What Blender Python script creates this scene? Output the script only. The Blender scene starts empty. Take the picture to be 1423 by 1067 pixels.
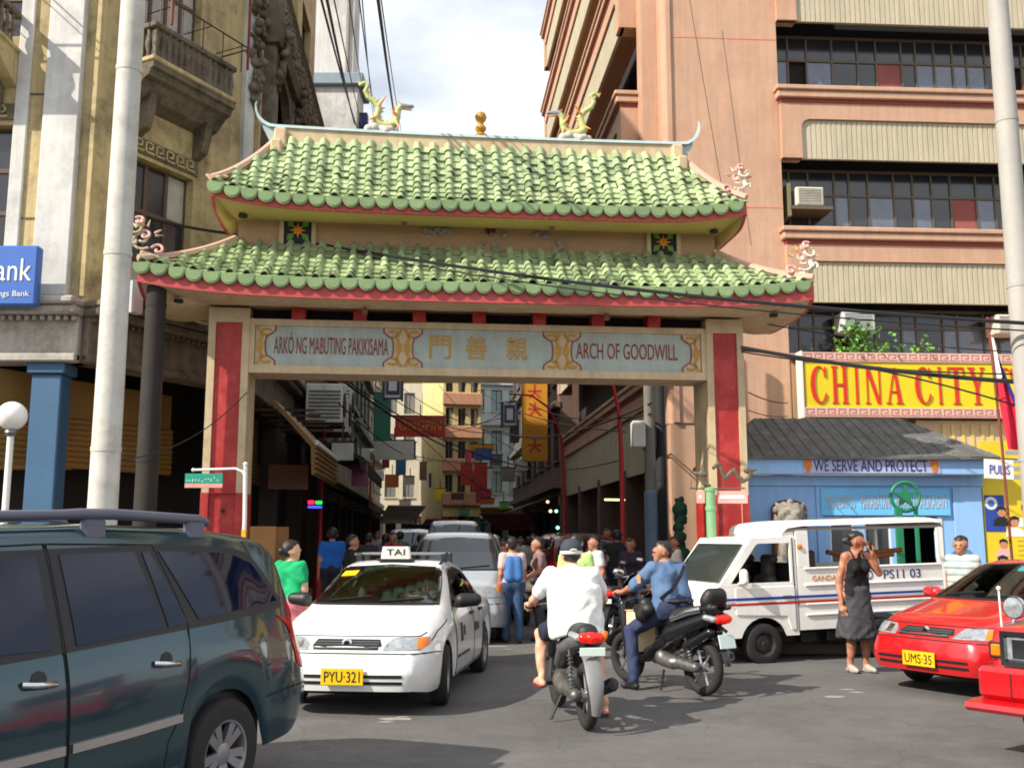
import bpy, bmesh, math, random
import numpy as np
from mathutils import Vector, Matrix
from mathutils.bvhtree import BVHTree
from mathutils.geometry import delaunay_2d_cdt
random.seed(11)
RNG = np.random.default_rng(11)
S = bpy.context.scene
COL = S.collection
R = math.radians

# ------------------------------------------------------------------ camera
FPX, PITCH, EYE = 1400.0, R(8.59), 1.65
cam = bpy.data.cameras.new('camera')
cam_ob = bpy.data.objects.new('camera', cam)
COL.objects.link(cam_ob)
cam.sensor_fit = 'HORIZONTAL'
cam.sensor_width = 36.0
cam.lens = 36.0 * FPX / 1423.0
cam.clip_start, cam.clip_end = 0.1, 3000.0
cam_ob.location = (0, 0, EYE)
cam_ob.rotation_euler = (math.pi / 2 + PITCH, 0, 0)
S.camera = cam_ob

# ------------------------------------------------------------------ sky, sun, exposure
SUN_AZ, SUN_EL = R(238.0), R(38.0)          # azimuth clockwise from +Y
to_sun = Vector((math.sin(SUN_AZ) * math.cos(SUN_EL), math.cos(SUN_AZ) * math.cos(SUN_EL), math.sin(SUN_EL)))
world = bpy.data.worlds.new('World')
S.world = world
world.use_nodes = True
wt = world.node_tree
wt.nodes.clear()
w_out = wt.nodes.new('ShaderNodeOutputWorld')
w_bg = wt.nodes.new('ShaderNodeBackground')
w_sky = wt.nodes.new('ShaderNodeTexSky')
w_sky.sky_type = 'NISHITA'
w_sky.sun_disc = False
w_sky.sun_elevation = SUN_EL
w_sky.sun_rotation = SUN_AZ
w_sky.air_density, w_sky.dust_density, w_sky.ozone_density = 1.0, 2.0, 1.0
w_tc = wt.nodes.new('ShaderNodeTexCoord')
w_map = wt.nodes.new('ShaderNodeMapping')
w_map.inputs['Scale'].default_value = (1.0, 1.0, 2.2)
w_no = wt.nodes.new('ShaderNodeTexNoise')
w_no.inputs['Scale'].default_value = 2.6
w_no.inputs['Detail'].default_value = 7.0
w_no.inputs['Roughness'].default_value = 0.55
w_rmp = wt.nodes.new('ShaderNodeValToRGB')
w_rmp.color_ramp.elements[0].position, w_rmp.color_ramp.elements[0].color = 0.36, (0.44, 0.44, 0.44, 1)
w_rmp.color_ramp.elements[1].position, w_rmp.color_ramp.elements[1].color = 0.60, (0.97, 0.97, 0.97, 1)
w_mix = wt.nodes.new('ShaderNodeMix')
w_mix.data_type = 'RGBA'
w_mix.inputs[7].default_value = (9.4, 9.8, 10.2, 1)      # thin bright tropical cloud
wt.links.new(w_tc.outputs['Generated'], w_map.inputs['Vector'])
wt.links.new(w_map.outputs['Vector'], w_no.inputs['Vector'])
wt.links.new(w_no.outputs['Fac'], w_rmp.inputs['Fac'])
wt.links.new(w_rmp.outputs['Color'], w_mix.inputs[0])
wt.links.new(w_sky.outputs['Color'], w_mix.inputs[6])
wt.links.new(w_mix.outputs[2], w_bg.inputs['Color'])
w_bg.inputs['Strength'].default_value = 0.095
wt.links.new(w_bg.outputs['Background'], w_out.inputs['Surface'])
sun = bpy.data.lights.new('sun', 'SUN')
sun.energy, sun.angle, sun.color = 4.6, R(0.55), (1.0, 0.93, 0.82)
sun_ob = bpy.data.objects.new('sun', sun)
COL.objects.link(sun_ob)
sun_ob.location = (-20, -20, 40)
sun_ob.rotation_euler = to_sun.to_track_quat('Z', 'Y').to_euler()
S.view_settings.view_transform = 'Standard'
S.view_settings.look = 'None'
S.view_settings.exposure = 0.5
S.view_settings.gamma = 1.0
S.view_settings.use_curve_mapping = False
S.cycles.use_denoising = True
S.cycles.filter_width = 1.8
S.cycles.max_bounces = 6
S.cycles.diffuse_bounces = 3
S.cycles.glossy_bounces = 3
S.cycles.transparent_max_bounces = 8
S.cycles.caustics_reflective = S.cycles.caustics_refractive = False

# ------------------------------------------------------------------ planning: photo pixel -> point of the place
def ray(u, v):
    a, b = (u - 711.5) / FPX, (533.5 - v) / FPX
    return Vector((a, math.cos(PITCH) - math.sin(PITCH) * b, math.sin(PITCH) + math.cos(PITCH) * b))
def at(u, v, Y):
    d = ray(u, v)
    return Vector((0, 0, EYE)) + d * (Y / d.y)
def ground_at(u, v, z=0.0):
    d = ray(u, v)
    return Vector((0, 0, EYE)) + d * ((z - EYE) / d.z)

# ------------------------------------------------------------------ materials
def lin(c):
    c = c / 255.0
    return c / 12.92 if c <= 0.04045 else ((c + 0.055) / 1.055) ** 2.4
MATS = {}
def mat(name, rgb, rough=0.7, metal=0.0, var=0.12, vs=2.0, bump=0.0, bs=30.0, coat=0.0, streak=0.0, rnd=0.0, emit=0.0,
        trans=0.0, k=1.0, dirt=None, dirt_amt=0.5, ds=1.3, spec=0.5):
    if name in MATS:
        return MATS[name]
    m = bpy.data.materials.new(name)
    m.use_nodes = True
    nt = m.node_tree
    b = nt.nodes['Principled BSDF']
    base = tuple(lin(x) * k for x in rgb) + (1.0,)
    b.inputs['Roughness'].default_value = rough
    b.inputs['Metallic'].default_value = metal
    b.inputs['Specular IOR Level'].default_value = spec
    if coat:
        b.inputs['Coat Weight'].default_value = coat
        b.inputs['Coat Roughness'].default_value = 0.06
    if trans:
        b.inputs['Transmission Weight'].default_value = trans
        b.inputs['IOR'].default_value = 1.05
    L = nt.links.new
    geo = nt.nodes.new('ShaderNodeNewGeometry')
    cur = None
    rgbn = nt.nodes.new('ShaderNodeRGB')
    rgbn.outputs[0].default_value = base
    cur = rgbn.outputs[0]
    def hsv(fac_socket, lo, hi, cur):
        mr = nt.nodes.new('ShaderNodeMapRange')
        mr.inputs['From Min'].default_value, mr.inputs['From Max'].default_value = 0.25, 0.75
        mr.inputs['To Min'].default_value, mr.inputs['To Max'].default_value = lo, hi
        L(fac_socket, mr.inputs['Value'])
        h = nt.nodes.new('ShaderNodeHueSaturation')
        L(mr.outputs['Result'], h.inputs['Value'])
        L(cur, h.inputs['Color'])
        return h.outputs['Color']
    if var:
        n = nt.nodes.new('ShaderNodeTexNoise')
        n.inputs['Scale'].default_value = vs
        n.inputs['Detail'].default_value = 6
        L(geo.outputs['Position'], n.inputs['Vector'])
        cur = hsv(n.outputs['Fac'], 1 - var, 1 + var, cur)
        n2 = nt.nodes.new('ShaderNodeTexNoise')
        n2.inputs['Scale'].default_value = vs * 9
        n2.inputs['Detail'].default_value = 4
        L(geo.outputs['Position'], n2.inputs['Vector'])
        cur = hsv(n2.outputs['Fac'], 1 - var * .5, 1 + var * .5, cur)
    if streak:
        mp = nt.nodes.new('ShaderNodeMapping')
        mp.inputs['Scale'].default_value = (5.0, 5.0, 0.35)
        L(geo.outputs['Position'], mp.inputs['Vector'])
        n = nt.nodes.new('ShaderNodeTexNoise')
        n.inputs['Scale'].default_value = 1.6
        n.inputs['Detail'].default_value = 7
        n.inputs['Roughness'].default_value = 0.65
        L(mp.outputs['Vector'], n.inputs['Vector'])
        cur = hsv(n.outputs['Fac'], 1 - streak, 1 + streak * .3, cur)
    if dirt is not None:
        n = nt.nodes.new('ShaderNodeTexNoise')
        n.inputs['Scale'].default_value = ds
        n.inputs['Detail'].default_value = 9
        n.inputs['Roughness'].default_value = 0.7
        L(geo.outputs['Position'], n.inputs['Vector'])
        cr = nt.nodes.new('ShaderNodeValToRGB')
        cr.color_ramp.elements[0].position, cr.color_ramp.elements[1].position = 0.48, 0.66
        cr.color_ramp.elements[1].color = (dirt_amt, dirt_amt, dirt_amt, 1)
        L(n.outputs['Fac'], cr.inputs['Fac'])
        mx = nt.nodes.new('ShaderNodeMix')
        mx.data_type = 'RGBA'
        L(cr.outputs['Color'], mx.inputs[0])
        L(cur, mx.inputs[6])
        mx.inputs[7].default_value = tuple(lin(x) for x in dirt) + (1,)
        cur = mx.outputs[2]
    if rnd:
        oi = nt.nodes.new('ShaderNodeObjectInfo')
        mr = nt.nodes.new('ShaderNodeMapRange')
        mr.inputs['To Min'].default_value, mr.inputs['To Max'].default_value = 1 - rnd, 1 + rnd
        L(oi.outputs['Random'], mr.inputs['Value'])
        h = nt.nodes.new('ShaderNodeHueSaturation')
        L(mr.outputs['Result'], h.inputs['Value'])
        L(cur, h.inputs['Color'])
        cur = h.outputs['Color']
    L(cur, b.inputs['Base Color'])
    if emit:
        L(cur, b.inputs['Emission Color'])
        b.inputs['Emission Strength'].default_value = emit
    if bump:
        n = nt.nodes.new('ShaderNodeTexNoise')
        n.inputs['Scale'].default_value = bs
        n.inputs['Detail'].default_value = 5
        L(geo.outputs['Position'], n.inputs['Vector'])
        bp = nt.nodes.new('ShaderNodeBump')
        bp.inputs['Strength'].default_value = bump
        bp.inputs['Distance'].default_value = 0.02
        L(n.outputs['Fac'], bp.inputs['Height'])
        L(bp.outputs['Normal'], b.inputs['Normal'])
    MATS[name] = m
    return m

# ------------------------------------------------------------------ objects
def tag(o, label=None, cat=None, group=None, kind=None):
    if label: o['label'] = label
    if cat: o['category'] = cat
    if group: o['group'] = group
    if kind: o['kind'] = kind
    return o
def thing(name, label, cat, loc=(0, 0, 0), rotz=0.0, group=None, rot=None):
    o = bpy.data.objects.new(name, None)
    o.empty_display_size = 0.2
    COL.objects.link(o)
    o.location = loc
    o.rotation_euler = rot if rot is not None else (0, 0, rotz)
    return tag(o, label, cat, group)
def place(name, me, parent=None, M4=None):
    o = bpy.data.objects.new(name, me)
    COL.objects.link(o)
    if parent is not None: o.parent = parent
    if M4 is not None: o.matrix_basis = M4
    return o
def copy_tree(o, parent=None):
    c = o.copy()
    COL.objects.link(c)
    c.parent = parent
    for ch in list(o.children):
        copy_tree(ch, c)
    return c
def frame(o, ang=0.0, z=0.0):
    return Matrix.Translation((o[0], o[1], z)) @ Matrix.Rotation(ang, 4, 'Z')

class MB:
    """collects shapes; build() links them as ONE mesh object"""
    def __init__(s, T=None):
        s.v, s.f, s.m, s.mi, s.T = [], [], [], 0, T
    def add(s, vs, fs):
        o = len(s.v)
        T = s.T
        s.v += [tuple(T @ Vector(p)) for p in vs] if T is not None else [tuple(p) for p in vs]
        s.f += [tuple(i + o for i in f) for f in fs]
        s.m += [s.mi] * len(fs)
        return s
    def box(s, x0, x1, y0, y1, z0, z1):
        return s.add([(x0, y0, z0), (x1, y0, z0), (x1, y1, z0), (x0, y1, z0), (x0, y0, z1), (x1, y0, z1), (x1, y1, z1), (x0, y1, z1)],
                     [(3, 2, 1, 0), (4, 5, 6, 7), (0, 1, 5, 4), (1, 2, 6, 5), (2, 3, 7, 6), (3, 0, 4, 7)])
    def cbox(s, x0, x1, y0, y1, z0, z1, c=0.01):
        """box with chamfered edges"""
        P, Fc = [], []
        xs, ys, zs = (x0, x1), (y0, y1), (z0, z1)
        idx = {}
        for i in (0, 1):
            for j in (0, 1):
                for k in (0, 1):
                    dx, dy, dz = c * (1 - 2 * i), c * (1 - 2 * j), c * (1 - 2 * k)
                    idx[i, j, k] = len(P)
                    P += [(xs[i], ys[j] + dy, zs[k] + dz), (xs[i] + dx, ys[j], zs[k] + dz), (xs[i] + dx, ys[j] + dy, zs[k])]
        bm = bmesh.new()
        vs = [bm.verts.new(p) for p in P]
        bmesh.ops.convex_hull(bm, input=vs)
        bm.verts.index_update()
        out = [tuple(v.co) for v in bm.verts]
        fs = [tuple(v.index for v in f.verts) for f in bm.faces]
        bm.free()
        return s.add(out, fs)
    def prism(s, poly, a, b, axis='y', closed=True):
        """poly in the two other axes (xz for y, xy for z, yz for x), extruded a..b; faces found by tessellation"""
        n = len(poly)
        def mk(p, h):
            return {'y': (p[0], h, p[1]), 'z': (p[0], p[1], h), 'x': (h, p[0], p[1])}[axis]
        vs = [mk(p, a) for p in poly] + [mk(p, b) for p in poly]
        fs = [(i, (i + 1) % n, n + (i + 1) % n, n + i) for i in range(n)]
        fs += [tuple(range(n))[::-1], tuple(range(n, 2 * n))]
        return s.add(vs, fs)
    def quad(s, *p):
        return s.add(p, [tuple(range(len(p)))])
    def tube(s, pts, r, n=8, cap=True, flat=1.0, up=None):
        pts = [Vector(p) for p in pts]
        k = len(pts)
        rs = list(r) if hasattr(r, '__len__') else [r] * k
        vs, fs = [], []
        prev = None
        for i, p in enumerate(pts):
            t = (pts[min(i + 1, k - 1)] - pts[max(i - 1, 0)])
            t = t.normalized() if t.length > 1e-9 else Vector((0, 0, 1))
            if prev is None:
                a = Vector(up) if up else (Vector((0, 0, 1)) if abs(t.z) < 0.9 else Vector((0, 1, 0)))
            else:
                a = prev
            a = (a - t * a.dot(t)).normalized()
            prev = a
            c = t.cross(a)
            for j in range(n):
                w = 2 * math.pi * j / n
                vs.append(p + (a * math.cos(w) + c * math.sin(w) * flat) * rs[i])
        for i in range(k - 1):
            for j in range(n):
                q = (j + 1) % n
                fs.append((i * n + j, i * n + q, (i + 1) * n + q, (i + 1) * n + j))
        if cap:
            fs.append(tuple(range(n))[::-1])
            fs.append(tuple((k - 1) * n + j for j in range(n)))
        return s.add(vs, fs)
    def cyl(s, p0, p1, r0, r1=None, n=12):
        return s.tube([p0, p1], [r0, r0 if r1 is None else r1], n)
    def lathe(s, prof, c=(0, 0, 0), axis='z', n=20, cap=True):
        """prof: (radius, height) list"""
        vs, fs = [], []
        for r, h in prof:
            for j in range(n):
                w = 2 * math.pi * j / n
                x, y = r * math.cos(w), r * math.sin(w)
                p = {'z': (x, y, h), 'y': (x, h, -y), 'x': (h, x, y)}[axis]
                vs.append((p[0] + c[0], p[1] + c[1], p[2] + c[2]))
        k = len(prof)
        for i in range(k - 1):
            for j in range(n):
                q = (j + 1) % n
                fs.append((i * n + j, i * n + q, (i + 1) * n + q, (i + 1) * n + j))
        if cap:
            fs.append(tuple(range(n))[::-1])
            fs.append(tuple((k - 1) * n + j for j in range(n)))
        return s.add(vs, fs)
    def sphere(s, c, r, n=12, m=8, sc=(1, 1, 1)):
        prof = [(max(1e-4, r * math.sin(math.pi * i / m)), -r * math.cos(math.pi * i / m)) for i in range(m + 1)]
        vs, fs = [], []
        for rr, h in prof:
            for j in range(n):
                w = 2 * math.pi * j / n
                vs.append((c[0] + rr * math.cos(w) * sc[0], c[1] + rr * math.sin(w) * sc[1], c[2] + h * sc[2]))
        for i in range(m):
            for j in range(n):
                q = (j + 1) % n
                fs.append((i * n + j, i * n + q, (i + 1) * n + q, (i + 1) * n + j))
        return s.add(vs, fs)
    def strip(s, pts, w, nrm=(0, -1, 0), th=0.004):
        """flat ribbon along pts of width w lying in the plane with normal nrm, thickness th"""
        nrm = Vector(nrm)
        pts = [Vector(p) for p in pts]
        vs, fs = [], []
        k = len(pts)
        for i, p in enumerate(pts):
            t = (pts[min(i + 1, k - 1)] - pts[max(i - 1, 0)]).normalized()
            c = t.cross(nrm).normalized() * w / 2
            vs += [p - c, p + c, p + c + nrm * th, p - c + nrm * th]
        for i in range(k - 1):
            a, b = 4 * i, 4 * i + 4
            for j in range(4):
                q = (j + 1) % 4
                fs.append((a + j, a + q, b + q, b + j))
        fs += [(3, 2, 1, 0), tuple(4 * (k - 1) + j for j in range(4))]
        return s.add(vs, fs)
    def mesh(s, name, mats, smooth=None):
        me = bpy.data.meshes.new(name)
        me.from_pydata(s.v, [], s.f)
        if not isinstance(mats, (list, tuple)): mats = [mats]
        for m in mats: me.materials.append(m)
        if len(mats) > 1:
            me.polygons.foreach_set('material_index', s.m)
        bm = bmesh.new()
        bm.from_mesh(me)
        bmesh.ops.recalc_face_normals(bm, faces=bm.faces)
        bm.to_mesh(me)
        bm.free()
        if smooth:
            me.polygons.foreach_set('use_smooth', [True] * len(me.polygons))
            me.set_sharp_from_angle(angle=R(smooth))
        me.update()
        return me
    def build(s, name, mats, parent=None, smooth=None, M4=None):
        return place(name, s.mesh(name, mats, smooth), parent, M4)
def bxo(name, m, parent, x0, x1, y0, y1, z0, z1, c=0.0, T=None):
    b = MB(T)
    (b.cbox(x0, x1, y0, y1, z0, z1, c) if c else b.box(x0, x1, y0, y1, z0, z1))
    return b.build(name, m, parent)

def holed(outer, holes):
    """2-D polygon with holes -> verts, tris"""
    pts, edges, faces = [], [], []
    for lp in [outer] + holes:
        o, n = len(pts), len(lp)
        pts += [Vector(p) for p in lp]
        edges += [(o + i, o + (i + 1) % n) for i in range(n)]
        faces.append(list(range(o, o + n)))
    r = delaunay_2d_cdt(pts, edges, [], 0, 1e-6)
    V, Fc = r[0], r[2]
    def inside(p, lp):
        c = False
        n = len(lp)
        for i in range(n):
            a, b = lp[i], lp[(i + 1) % n]
            if (a[1] > p[1]) != (b[1] > p[1]) and p[0] < (b[0] - a[0]) * (p[1] - a[1]) / (b[1] - a[1]) + a[0]:
                c = not c
        return c
    out = []
    for f in Fc:
        c = sum((V[i] for i in f), Vector((0, 0))) / len(f)
        if inside(c, outer) and not any(inside(c, h) for h in holes):
            out.append(tuple(f))
    return [tuple(v) for v in V], out
def slab(mb, outer, holes, y0, y1):
    """wall plate in the xz plane with openings, thickness y0..y1"""
    V, Fc = holed(outer, holes)
    n = len(V)
    vs = [(p[0], y0, p[1]) for p in V] + [(p[0], y1, p[1]) for p in V]
    fs = [f[::-1] for f in Fc] + [tuple(i + n for i in f) for f in Fc]
    mb.add(vs, fs)
    for lp in [outer] + holes:
        k = len(lp)
        mb.add([(p[0], y0, p[1]) for p in lp] + [(p[0], y1, p[1]) for p in lp],
               [(i, (i + 1) % k, k + (i + 1) % k, k + i) for i in range(k)])
    return mb
def rect(x0, x1, z0, z1):
    return [(x0, z0), (x1, z0), (x1, z1), (x0, z1)]
def rrect(x0, x1, z0, z1, r, n=4):
    out = []
    for cx, cz, a0 in ((x1 - r, z0 + r, -90), (x1 - r, z1 - r, 0), (x0 + r, z1 - r, 90), (x0 + r, z0 + r, 180)):
        for i in range(n + 1):
            a = R(a0 + 90 * i / n)
            out.append((cx + r * math.cos(a), cz + r * math.sin(a)))
    return out

# ------------------------------------------------------------------ lettering (built once as meshes)
TXT = {}
def text_mesh(s, extrude=0.06):
    if s in TXT: return TXT[s]
    cu = bpy.data.curves.new('lettering', 'FONT')
    cu.body = s
    cu.extrude = extrude
    cu.resolution_u = 3
    if len(s) == 1: cu.offset = 0.008
    ob = bpy.data.objects.new('lettering', cu)
    COL.objects.link(ob)
    dg = bpy.context.evaluated_depsgraph_get()
    me = bpy.data.meshes.new_from_object(ob.evaluated_get(dg))
    bpy.data.objects.remove(ob)
    co = np.array([v.co[:] for v in me.vertices])
    TXT[s] = (co, [tuple(p.vertices) for p in me.polygons])
    return TXT[s]
for s_ in ['ARKÓ NG MABUTING PAKIKISAMA', 'ARCH OF GOODWILL', '門', '善', '親', 'ank', 'avings Bank', 'TAI', 'PYU·321', 'WE SERVE AND PROTECT', 'MAKADIYOS', 'MAKABAYAN',
           'MAKATAO', 'KALIKASAN', 'PULIS', 'MPD', 'PS11 03', 'GANDARA', 'ONGPIN', 'UMS·35', 'HN']:
    text_mesh(s_)
def letter(name, s, x0, x1, z0, z1, y, m, parent, T=None, th=0.01, slant=0.0, flip=False):
    """lettering s filling the box x0..x1, z0..z1 on a plate facing -y at y"""
    co, fs = TXT[s]
    mn, mx = co.min(0), co.max(0)
    mb = MB(T)
    q = (co - mn) / np.maximum(mx - mn, 1e-6)
    vs = []
    for a in q:
        z = z0 + a[1] * (z1 - z0)
        x = x0 + a[0] * (x1 - x0) + slant * (z - z0)
        vs.append((x, y - th + (1 - a[2]) * (th + 0.004), z))
    mb.add(vs, fs)
    return mb.build(name, m, parent)

# ------------------------------------------------------------------ rounded solids from capsules (distance field + surface nets)
class Blob:
    def __init__(s, h=0.012):
        s.h, s.p = h, []
    def cap(s, a, b, r0, r1=None, lab=0, k=0.02):
        s.p.append((np.array(a, float), np.array(b, float), r0, r0 if r1 is None else r1, lab, k))
        return s
    def ball(s, c, r, lab=0, k=0.02):
        return s.cap(c, c, r, r, lab, k)
    def mesh(s, name, mats, noise=0.0):
        h = s.h
        lo = np.min([np.minimum(p[0], p[1]) - max(p[2], p[3]) for p in s.p], 0) - 3 * h
        hi = np.max([np.maximum(p[0], p[1]) + max(p[2], p[3]) for p in s.p], 0) + 3 * h
        n = np.ceil((hi - lo) / h).astype(int) + 1
        Fd = np.full(n, 1.0, np.float32)
        Lb = np.zeros(n, np.int8)
        Db = np.full(n, 1.0, np.float32)
        ax = [lo[i] + h * np.arange(n[i]) for i in range(3)]
        for a, b, r0, r1, lab, k in s.p:
            m = max(r0, r1) + k + 2.5 * h
            i0 = np.maximum(np.floor((np.minimum(a, b) - m - lo) / h).astype(int), 0)
            i1 = np.minimum(np.ceil((np.maximum(a, b) + m - lo) / h).astype(int) + 1, n)
            X = ax[0][i0[0]:i1[0], None, None] - a[0]
            Y = ax[1][None, i0[1]:i1[1], None] - a[1]
            Z = ax[2][None, None, i0[2]:i1[2]] - a[2]
            d = b - a
            dd = float(d @ d)
            t = np.clip((X * d[0] + Y * d[1] + Z * d[2]) / dd, 0, 1) if dd > 1e-12 else 0.0
            D = np.sqrt((X - t * d[0]) ** 2 + (Y - t * d[1]) ** 2 + (Z - t * d[2]) ** 2) - (r0 + t * (r1 - r0))
            sl = tuple(slice(i0[i], i1[i]) for i in range(3))
            f = Fd[sl]
            w = D < Db[sl]
            Lb[sl] = np.where(w, lab, Lb[sl])
            Db[sl] = np.minimum(Db[sl], D)
            if k > 0:
                q = np.maximum(k - np.abs(f - D), 0) / k
                Fd[sl] = np.minimum(f, D) - q * q * k * 0.25
            else:
                Fd[sl] = np.minimum(f, D)
        sg = Fd < 0
        c = tuple(x - 1 for x in n)
        cnt = np.zeros(c, np.float32)
        sm = [np.zeros(c, np.float32) for _ in range(3)]
        faces_src = []
        for a in range(3):
            s0 = [slice(None)] * 3; s1 = [slice(None)] * 3
            s0[a] = slice(0, -1); s1[a] = slice(1, None)
            f0, f1 = Fd[tuple(s0)], Fd[tuple(s1)]
            cr = sg[tuple(s0)] != sg[tuple(s1)]
            t = np.where(cr, f0 / np.where(cr, f0 - f1, 1), 0).astype(np.float32)
            o = [x for x in range(3) if x != a]
            for d0 in (0, 1):
                for d1 in (0, 1):
                    sl = [slice(None)] * 3
                    sl[o[0]] = slice(d0, n[o[0]] - 1 + d0)
                    sl[o[1]] = slice(d1, n[o[1]] - 1 + d1)
                    C = cr[tuple(sl)]
                    cnt += C
                    sm[a] += np.where(C, t[tuple(sl)], 0)
                    sm[o[0]] += C * d0
                    sm[o[1]] += C * d1
            faces_src.append((a, o, cr, sg[tuple(s0)]))
        act = cnt > 0
        vid = np.full(c, -1, np.int64)
        vid[act] = np.arange(act.sum())
        ijk = np.argwhere(act)
        cc = cnt[act]
        V = np.stack([lo[i] + h * (ijk[:, i] + sm[i][act] / cc) for i in range(3)], 1)
        lab = Lb[ijk[:, 0], ijk[:, 1], ijk[:, 2]]
        Q = []
        for a, o, cr, inside in faces_src:
            e = np.argwhere(cr)
            e = e[(e[:, o[0]] >= 1) & (e[:, o[1]] >= 1) & (e[:, o[0]] < n[o[0]] - 1) & (e[:, o[1]] < n[o[1]] - 1)]
            def vd(d0, d1):
                g = e.copy(); g[:, o[0]] += d0; g[:, o[1]] += d1
                return vid[g[:, 0], g[:, 1], g[:, 2]]
            q = np.stack([vd(-1, -1), vd(0, -1), vd(0, 0), vd(-1, 0)], 1)
            ins = inside[e[:, 0], e[:, 1], e[:, 2]]
            if a == 1: ins = ~ins
            q[~ins] = q[~ins][:, ::-1]
            Q.append(q)
        Q = np.concatenate(Q)
        if noise:
            for i in range(3):
                V[:, i] += noise * np.sin(V[:, (i + 1) % 3] * 37 + 3 * np.sin(V[:, (i + 2) % 3] * 19)) * np.sin(V[:, i] * 23 + i)
        me = bpy.data.meshes.new(name)
        me.vertices.add(len(V)); me.vertices.foreach_set('co', V.astype(np.float32).ravel())
        me.loops.add(len(Q) * 4); me.loops.foreach_set('vertex_index', Q.ravel().astype(np.int32))
        me.polygons.add(len(Q))
        me.polygons.foreach_set('loop_start', np.arange(0, len(Q) * 4, 4, dtype=np.int32))
        if not isinstance(mats, (list, tuple)): mats = [mats]
        for m in mats: me.materials.append(m)
        if len(mats) > 1:
            ql = np.sort(lab[Q], 1)[:, 1]
            me.polygons.foreach_set('material_index', ql.astype(np.int32))
        me.polygons.foreach_set('use_smooth', np.ones(len(Q), bool))
        me.update(calc_edges=True)
        me.validate()
        return me

# ------------------------------------------------------------------ palette
ASPH = mat('asphalt', (124, 121, 119), 0.85, var=0.2, vs=0.6, bump=0.5, bs=160, k=0.62, dirt=(66, 62, 60), dirt_amt=0.55, ds=0.45)
def asphalt_detail(m):
    """aggregate speckle and thin cracks in the asphalt"""
    nt = m.node_tree; L = nt.links.new
    b = nt.nodes['Principled BSDF']
    src = b.inputs['Base Color'].links[0].from_socket
    geo = nt.nodes.new('ShaderNodeNewGeometry')
    sp = nt.nodes.new('ShaderNodeTexNoise'); sp.inputs['Scale'].default_value = 55; sp.inputs['Detail'].default_value = 8; sp.inputs['Roughness'].default_value = .75
    L(geo.outputs['Position'], sp.inputs['Vector'])
    r1 = nt.nodes.new('ShaderNodeMapRange'); r1.inputs['From Min'].default_value, r1.inputs['From Max'].default_value = .35, .68
    r1.inputs['To Min'].default_value, r1.inputs['To Max'].default_value = .66, 1.42
    L(sp.outputs['Fac'], r1.inputs['Value'])
    dn = nt.nodes.new('ShaderNodeTexNoise'); dn.inputs['Scale'].default_value = 1.4; dn.inputs['Detail'].default_value = 6
    L(geo.outputs['Position'], dn.inputs['Vector'])
    av = nt.nodes.new('ShaderNodeMix'); av.data_type = 'RGBA'; av.inputs[0].default_value = .35
    L(geo.outputs['Position'], av.inputs[6]); L(dn.outputs['Color'], av.inputs[7])
    vo = nt.nodes.new('ShaderNodeTexVoronoi'); vo.feature = 'DISTANCE_TO_EDGE'; vo.inputs['Scale'].default_value = .9
    L(av.outputs[2], vo.inputs['Vector'])
    r2 = nt.nodes.new('ShaderNodeMapRange'); r2.inputs['From Min'].default_value, r2.inputs['From Max'].default_value = .002, .012
    r2.inputs['To Min'].default_value, r2.inputs['To Max'].default_value = .84, 1.0
    L(vo.outputs['Distance'], r2.inputs['Value'])
    mu = nt.nodes.new('ShaderNodeMath'); mu.operation = 'MULTIPLY'; L(r1.outputs['Result'], mu.inputs[0]); L(r2.outputs['Result'], mu.inputs[1])
    h = nt.nodes.new('ShaderNodeHueSaturation'); L(mu.outputs[0], h.inputs['Value']); L(src, h.inputs['Color']); L(h.outputs['Color'], b.inputs['Base Color'])
asphalt_detail(ASPH)
PAVE = mat('pavement_concrete', (150, 143, 132), 0.85, var=0.2, vs=1.5, bump=0.2, bs=60, k=0.8)
CREAM = mat('arch_cream_paint', (224, 200, 160), 0.6, var=0.08, streak=0.22, k=0.84, dirt=(150, 122, 88), dirt_amt=.4, ds=2.2, bump=.12, bs=25)
YELLOW_SOFFIT = mat('arch_ochre_paint', (206, 180, 112), 0.6, var=0.08, streak=0.05, k=0.8)
RED = mat('arch_red_paint', (186, 44, 42), 0.5, var=0.14, vs=3, streak=0.22, k=0.82, dirt=(206, 92, 80), dirt_amt=.4, ds=3.0, bump=.15, bs=20)
FASCIA = mat('arch_fascia_red', (200, 78, 74), 0.5, var=0.10, k=0.8)
PANELBLUE = mat('sign_pale_blue', (188, 202, 194), 0.6, var=0.06, streak=0.2, k=0.86, dirt=(150, 150, 136), dirt_amt=.4, ds=2.5)
ORANGE_WALL = mat('arch_ochre_wall', (208, 168, 126), 0.7, var=0.10, k=0.8)
GREY_RELIEF = mat('relief_grey_stone', (165, 155, 150), 0.8, var=0.15, vs=6)
TILE = mat('glazed_green_tile', (186, 202, 154), 0.3, var=0.16, vs=5, rnd=0.24, k=0.80, dirt=(74, 92, 56), dirt_amt=0.6, ds=2.4)
TILE_DARK = mat('green_tile_bed', (72, 112, 56), 0.5, var=0.2, k=0.7)
TILE_DISC = mat('green_tile_end', (146, 172, 118), 0.35, var=0.12, rnd=0.12, k=0.75)
GOLD = mat('gold_paint', (196, 146, 34), 0.4, var=0.12, vs=8, k=0.85)
LETTER_RED = mat('letter_red', (150, 50, 40), 0.5, var=0.1, k=0.8)
RIDGEBLUE = mat('ridge_pale_blue', (186, 206, 206), 0.55, var=0.06, streak=0.12, k=0.8)
HIPPINK = mat('hip_ridge_pink', (222, 178, 156), 0.6, var=0.1, k=0.8)
BLACK = mat('black_matte', (22, 22, 24), 0.6, var=0.0)
DARK = mat('dark_interior', (34, 30, 28), 0.9, var=0.2)
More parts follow.
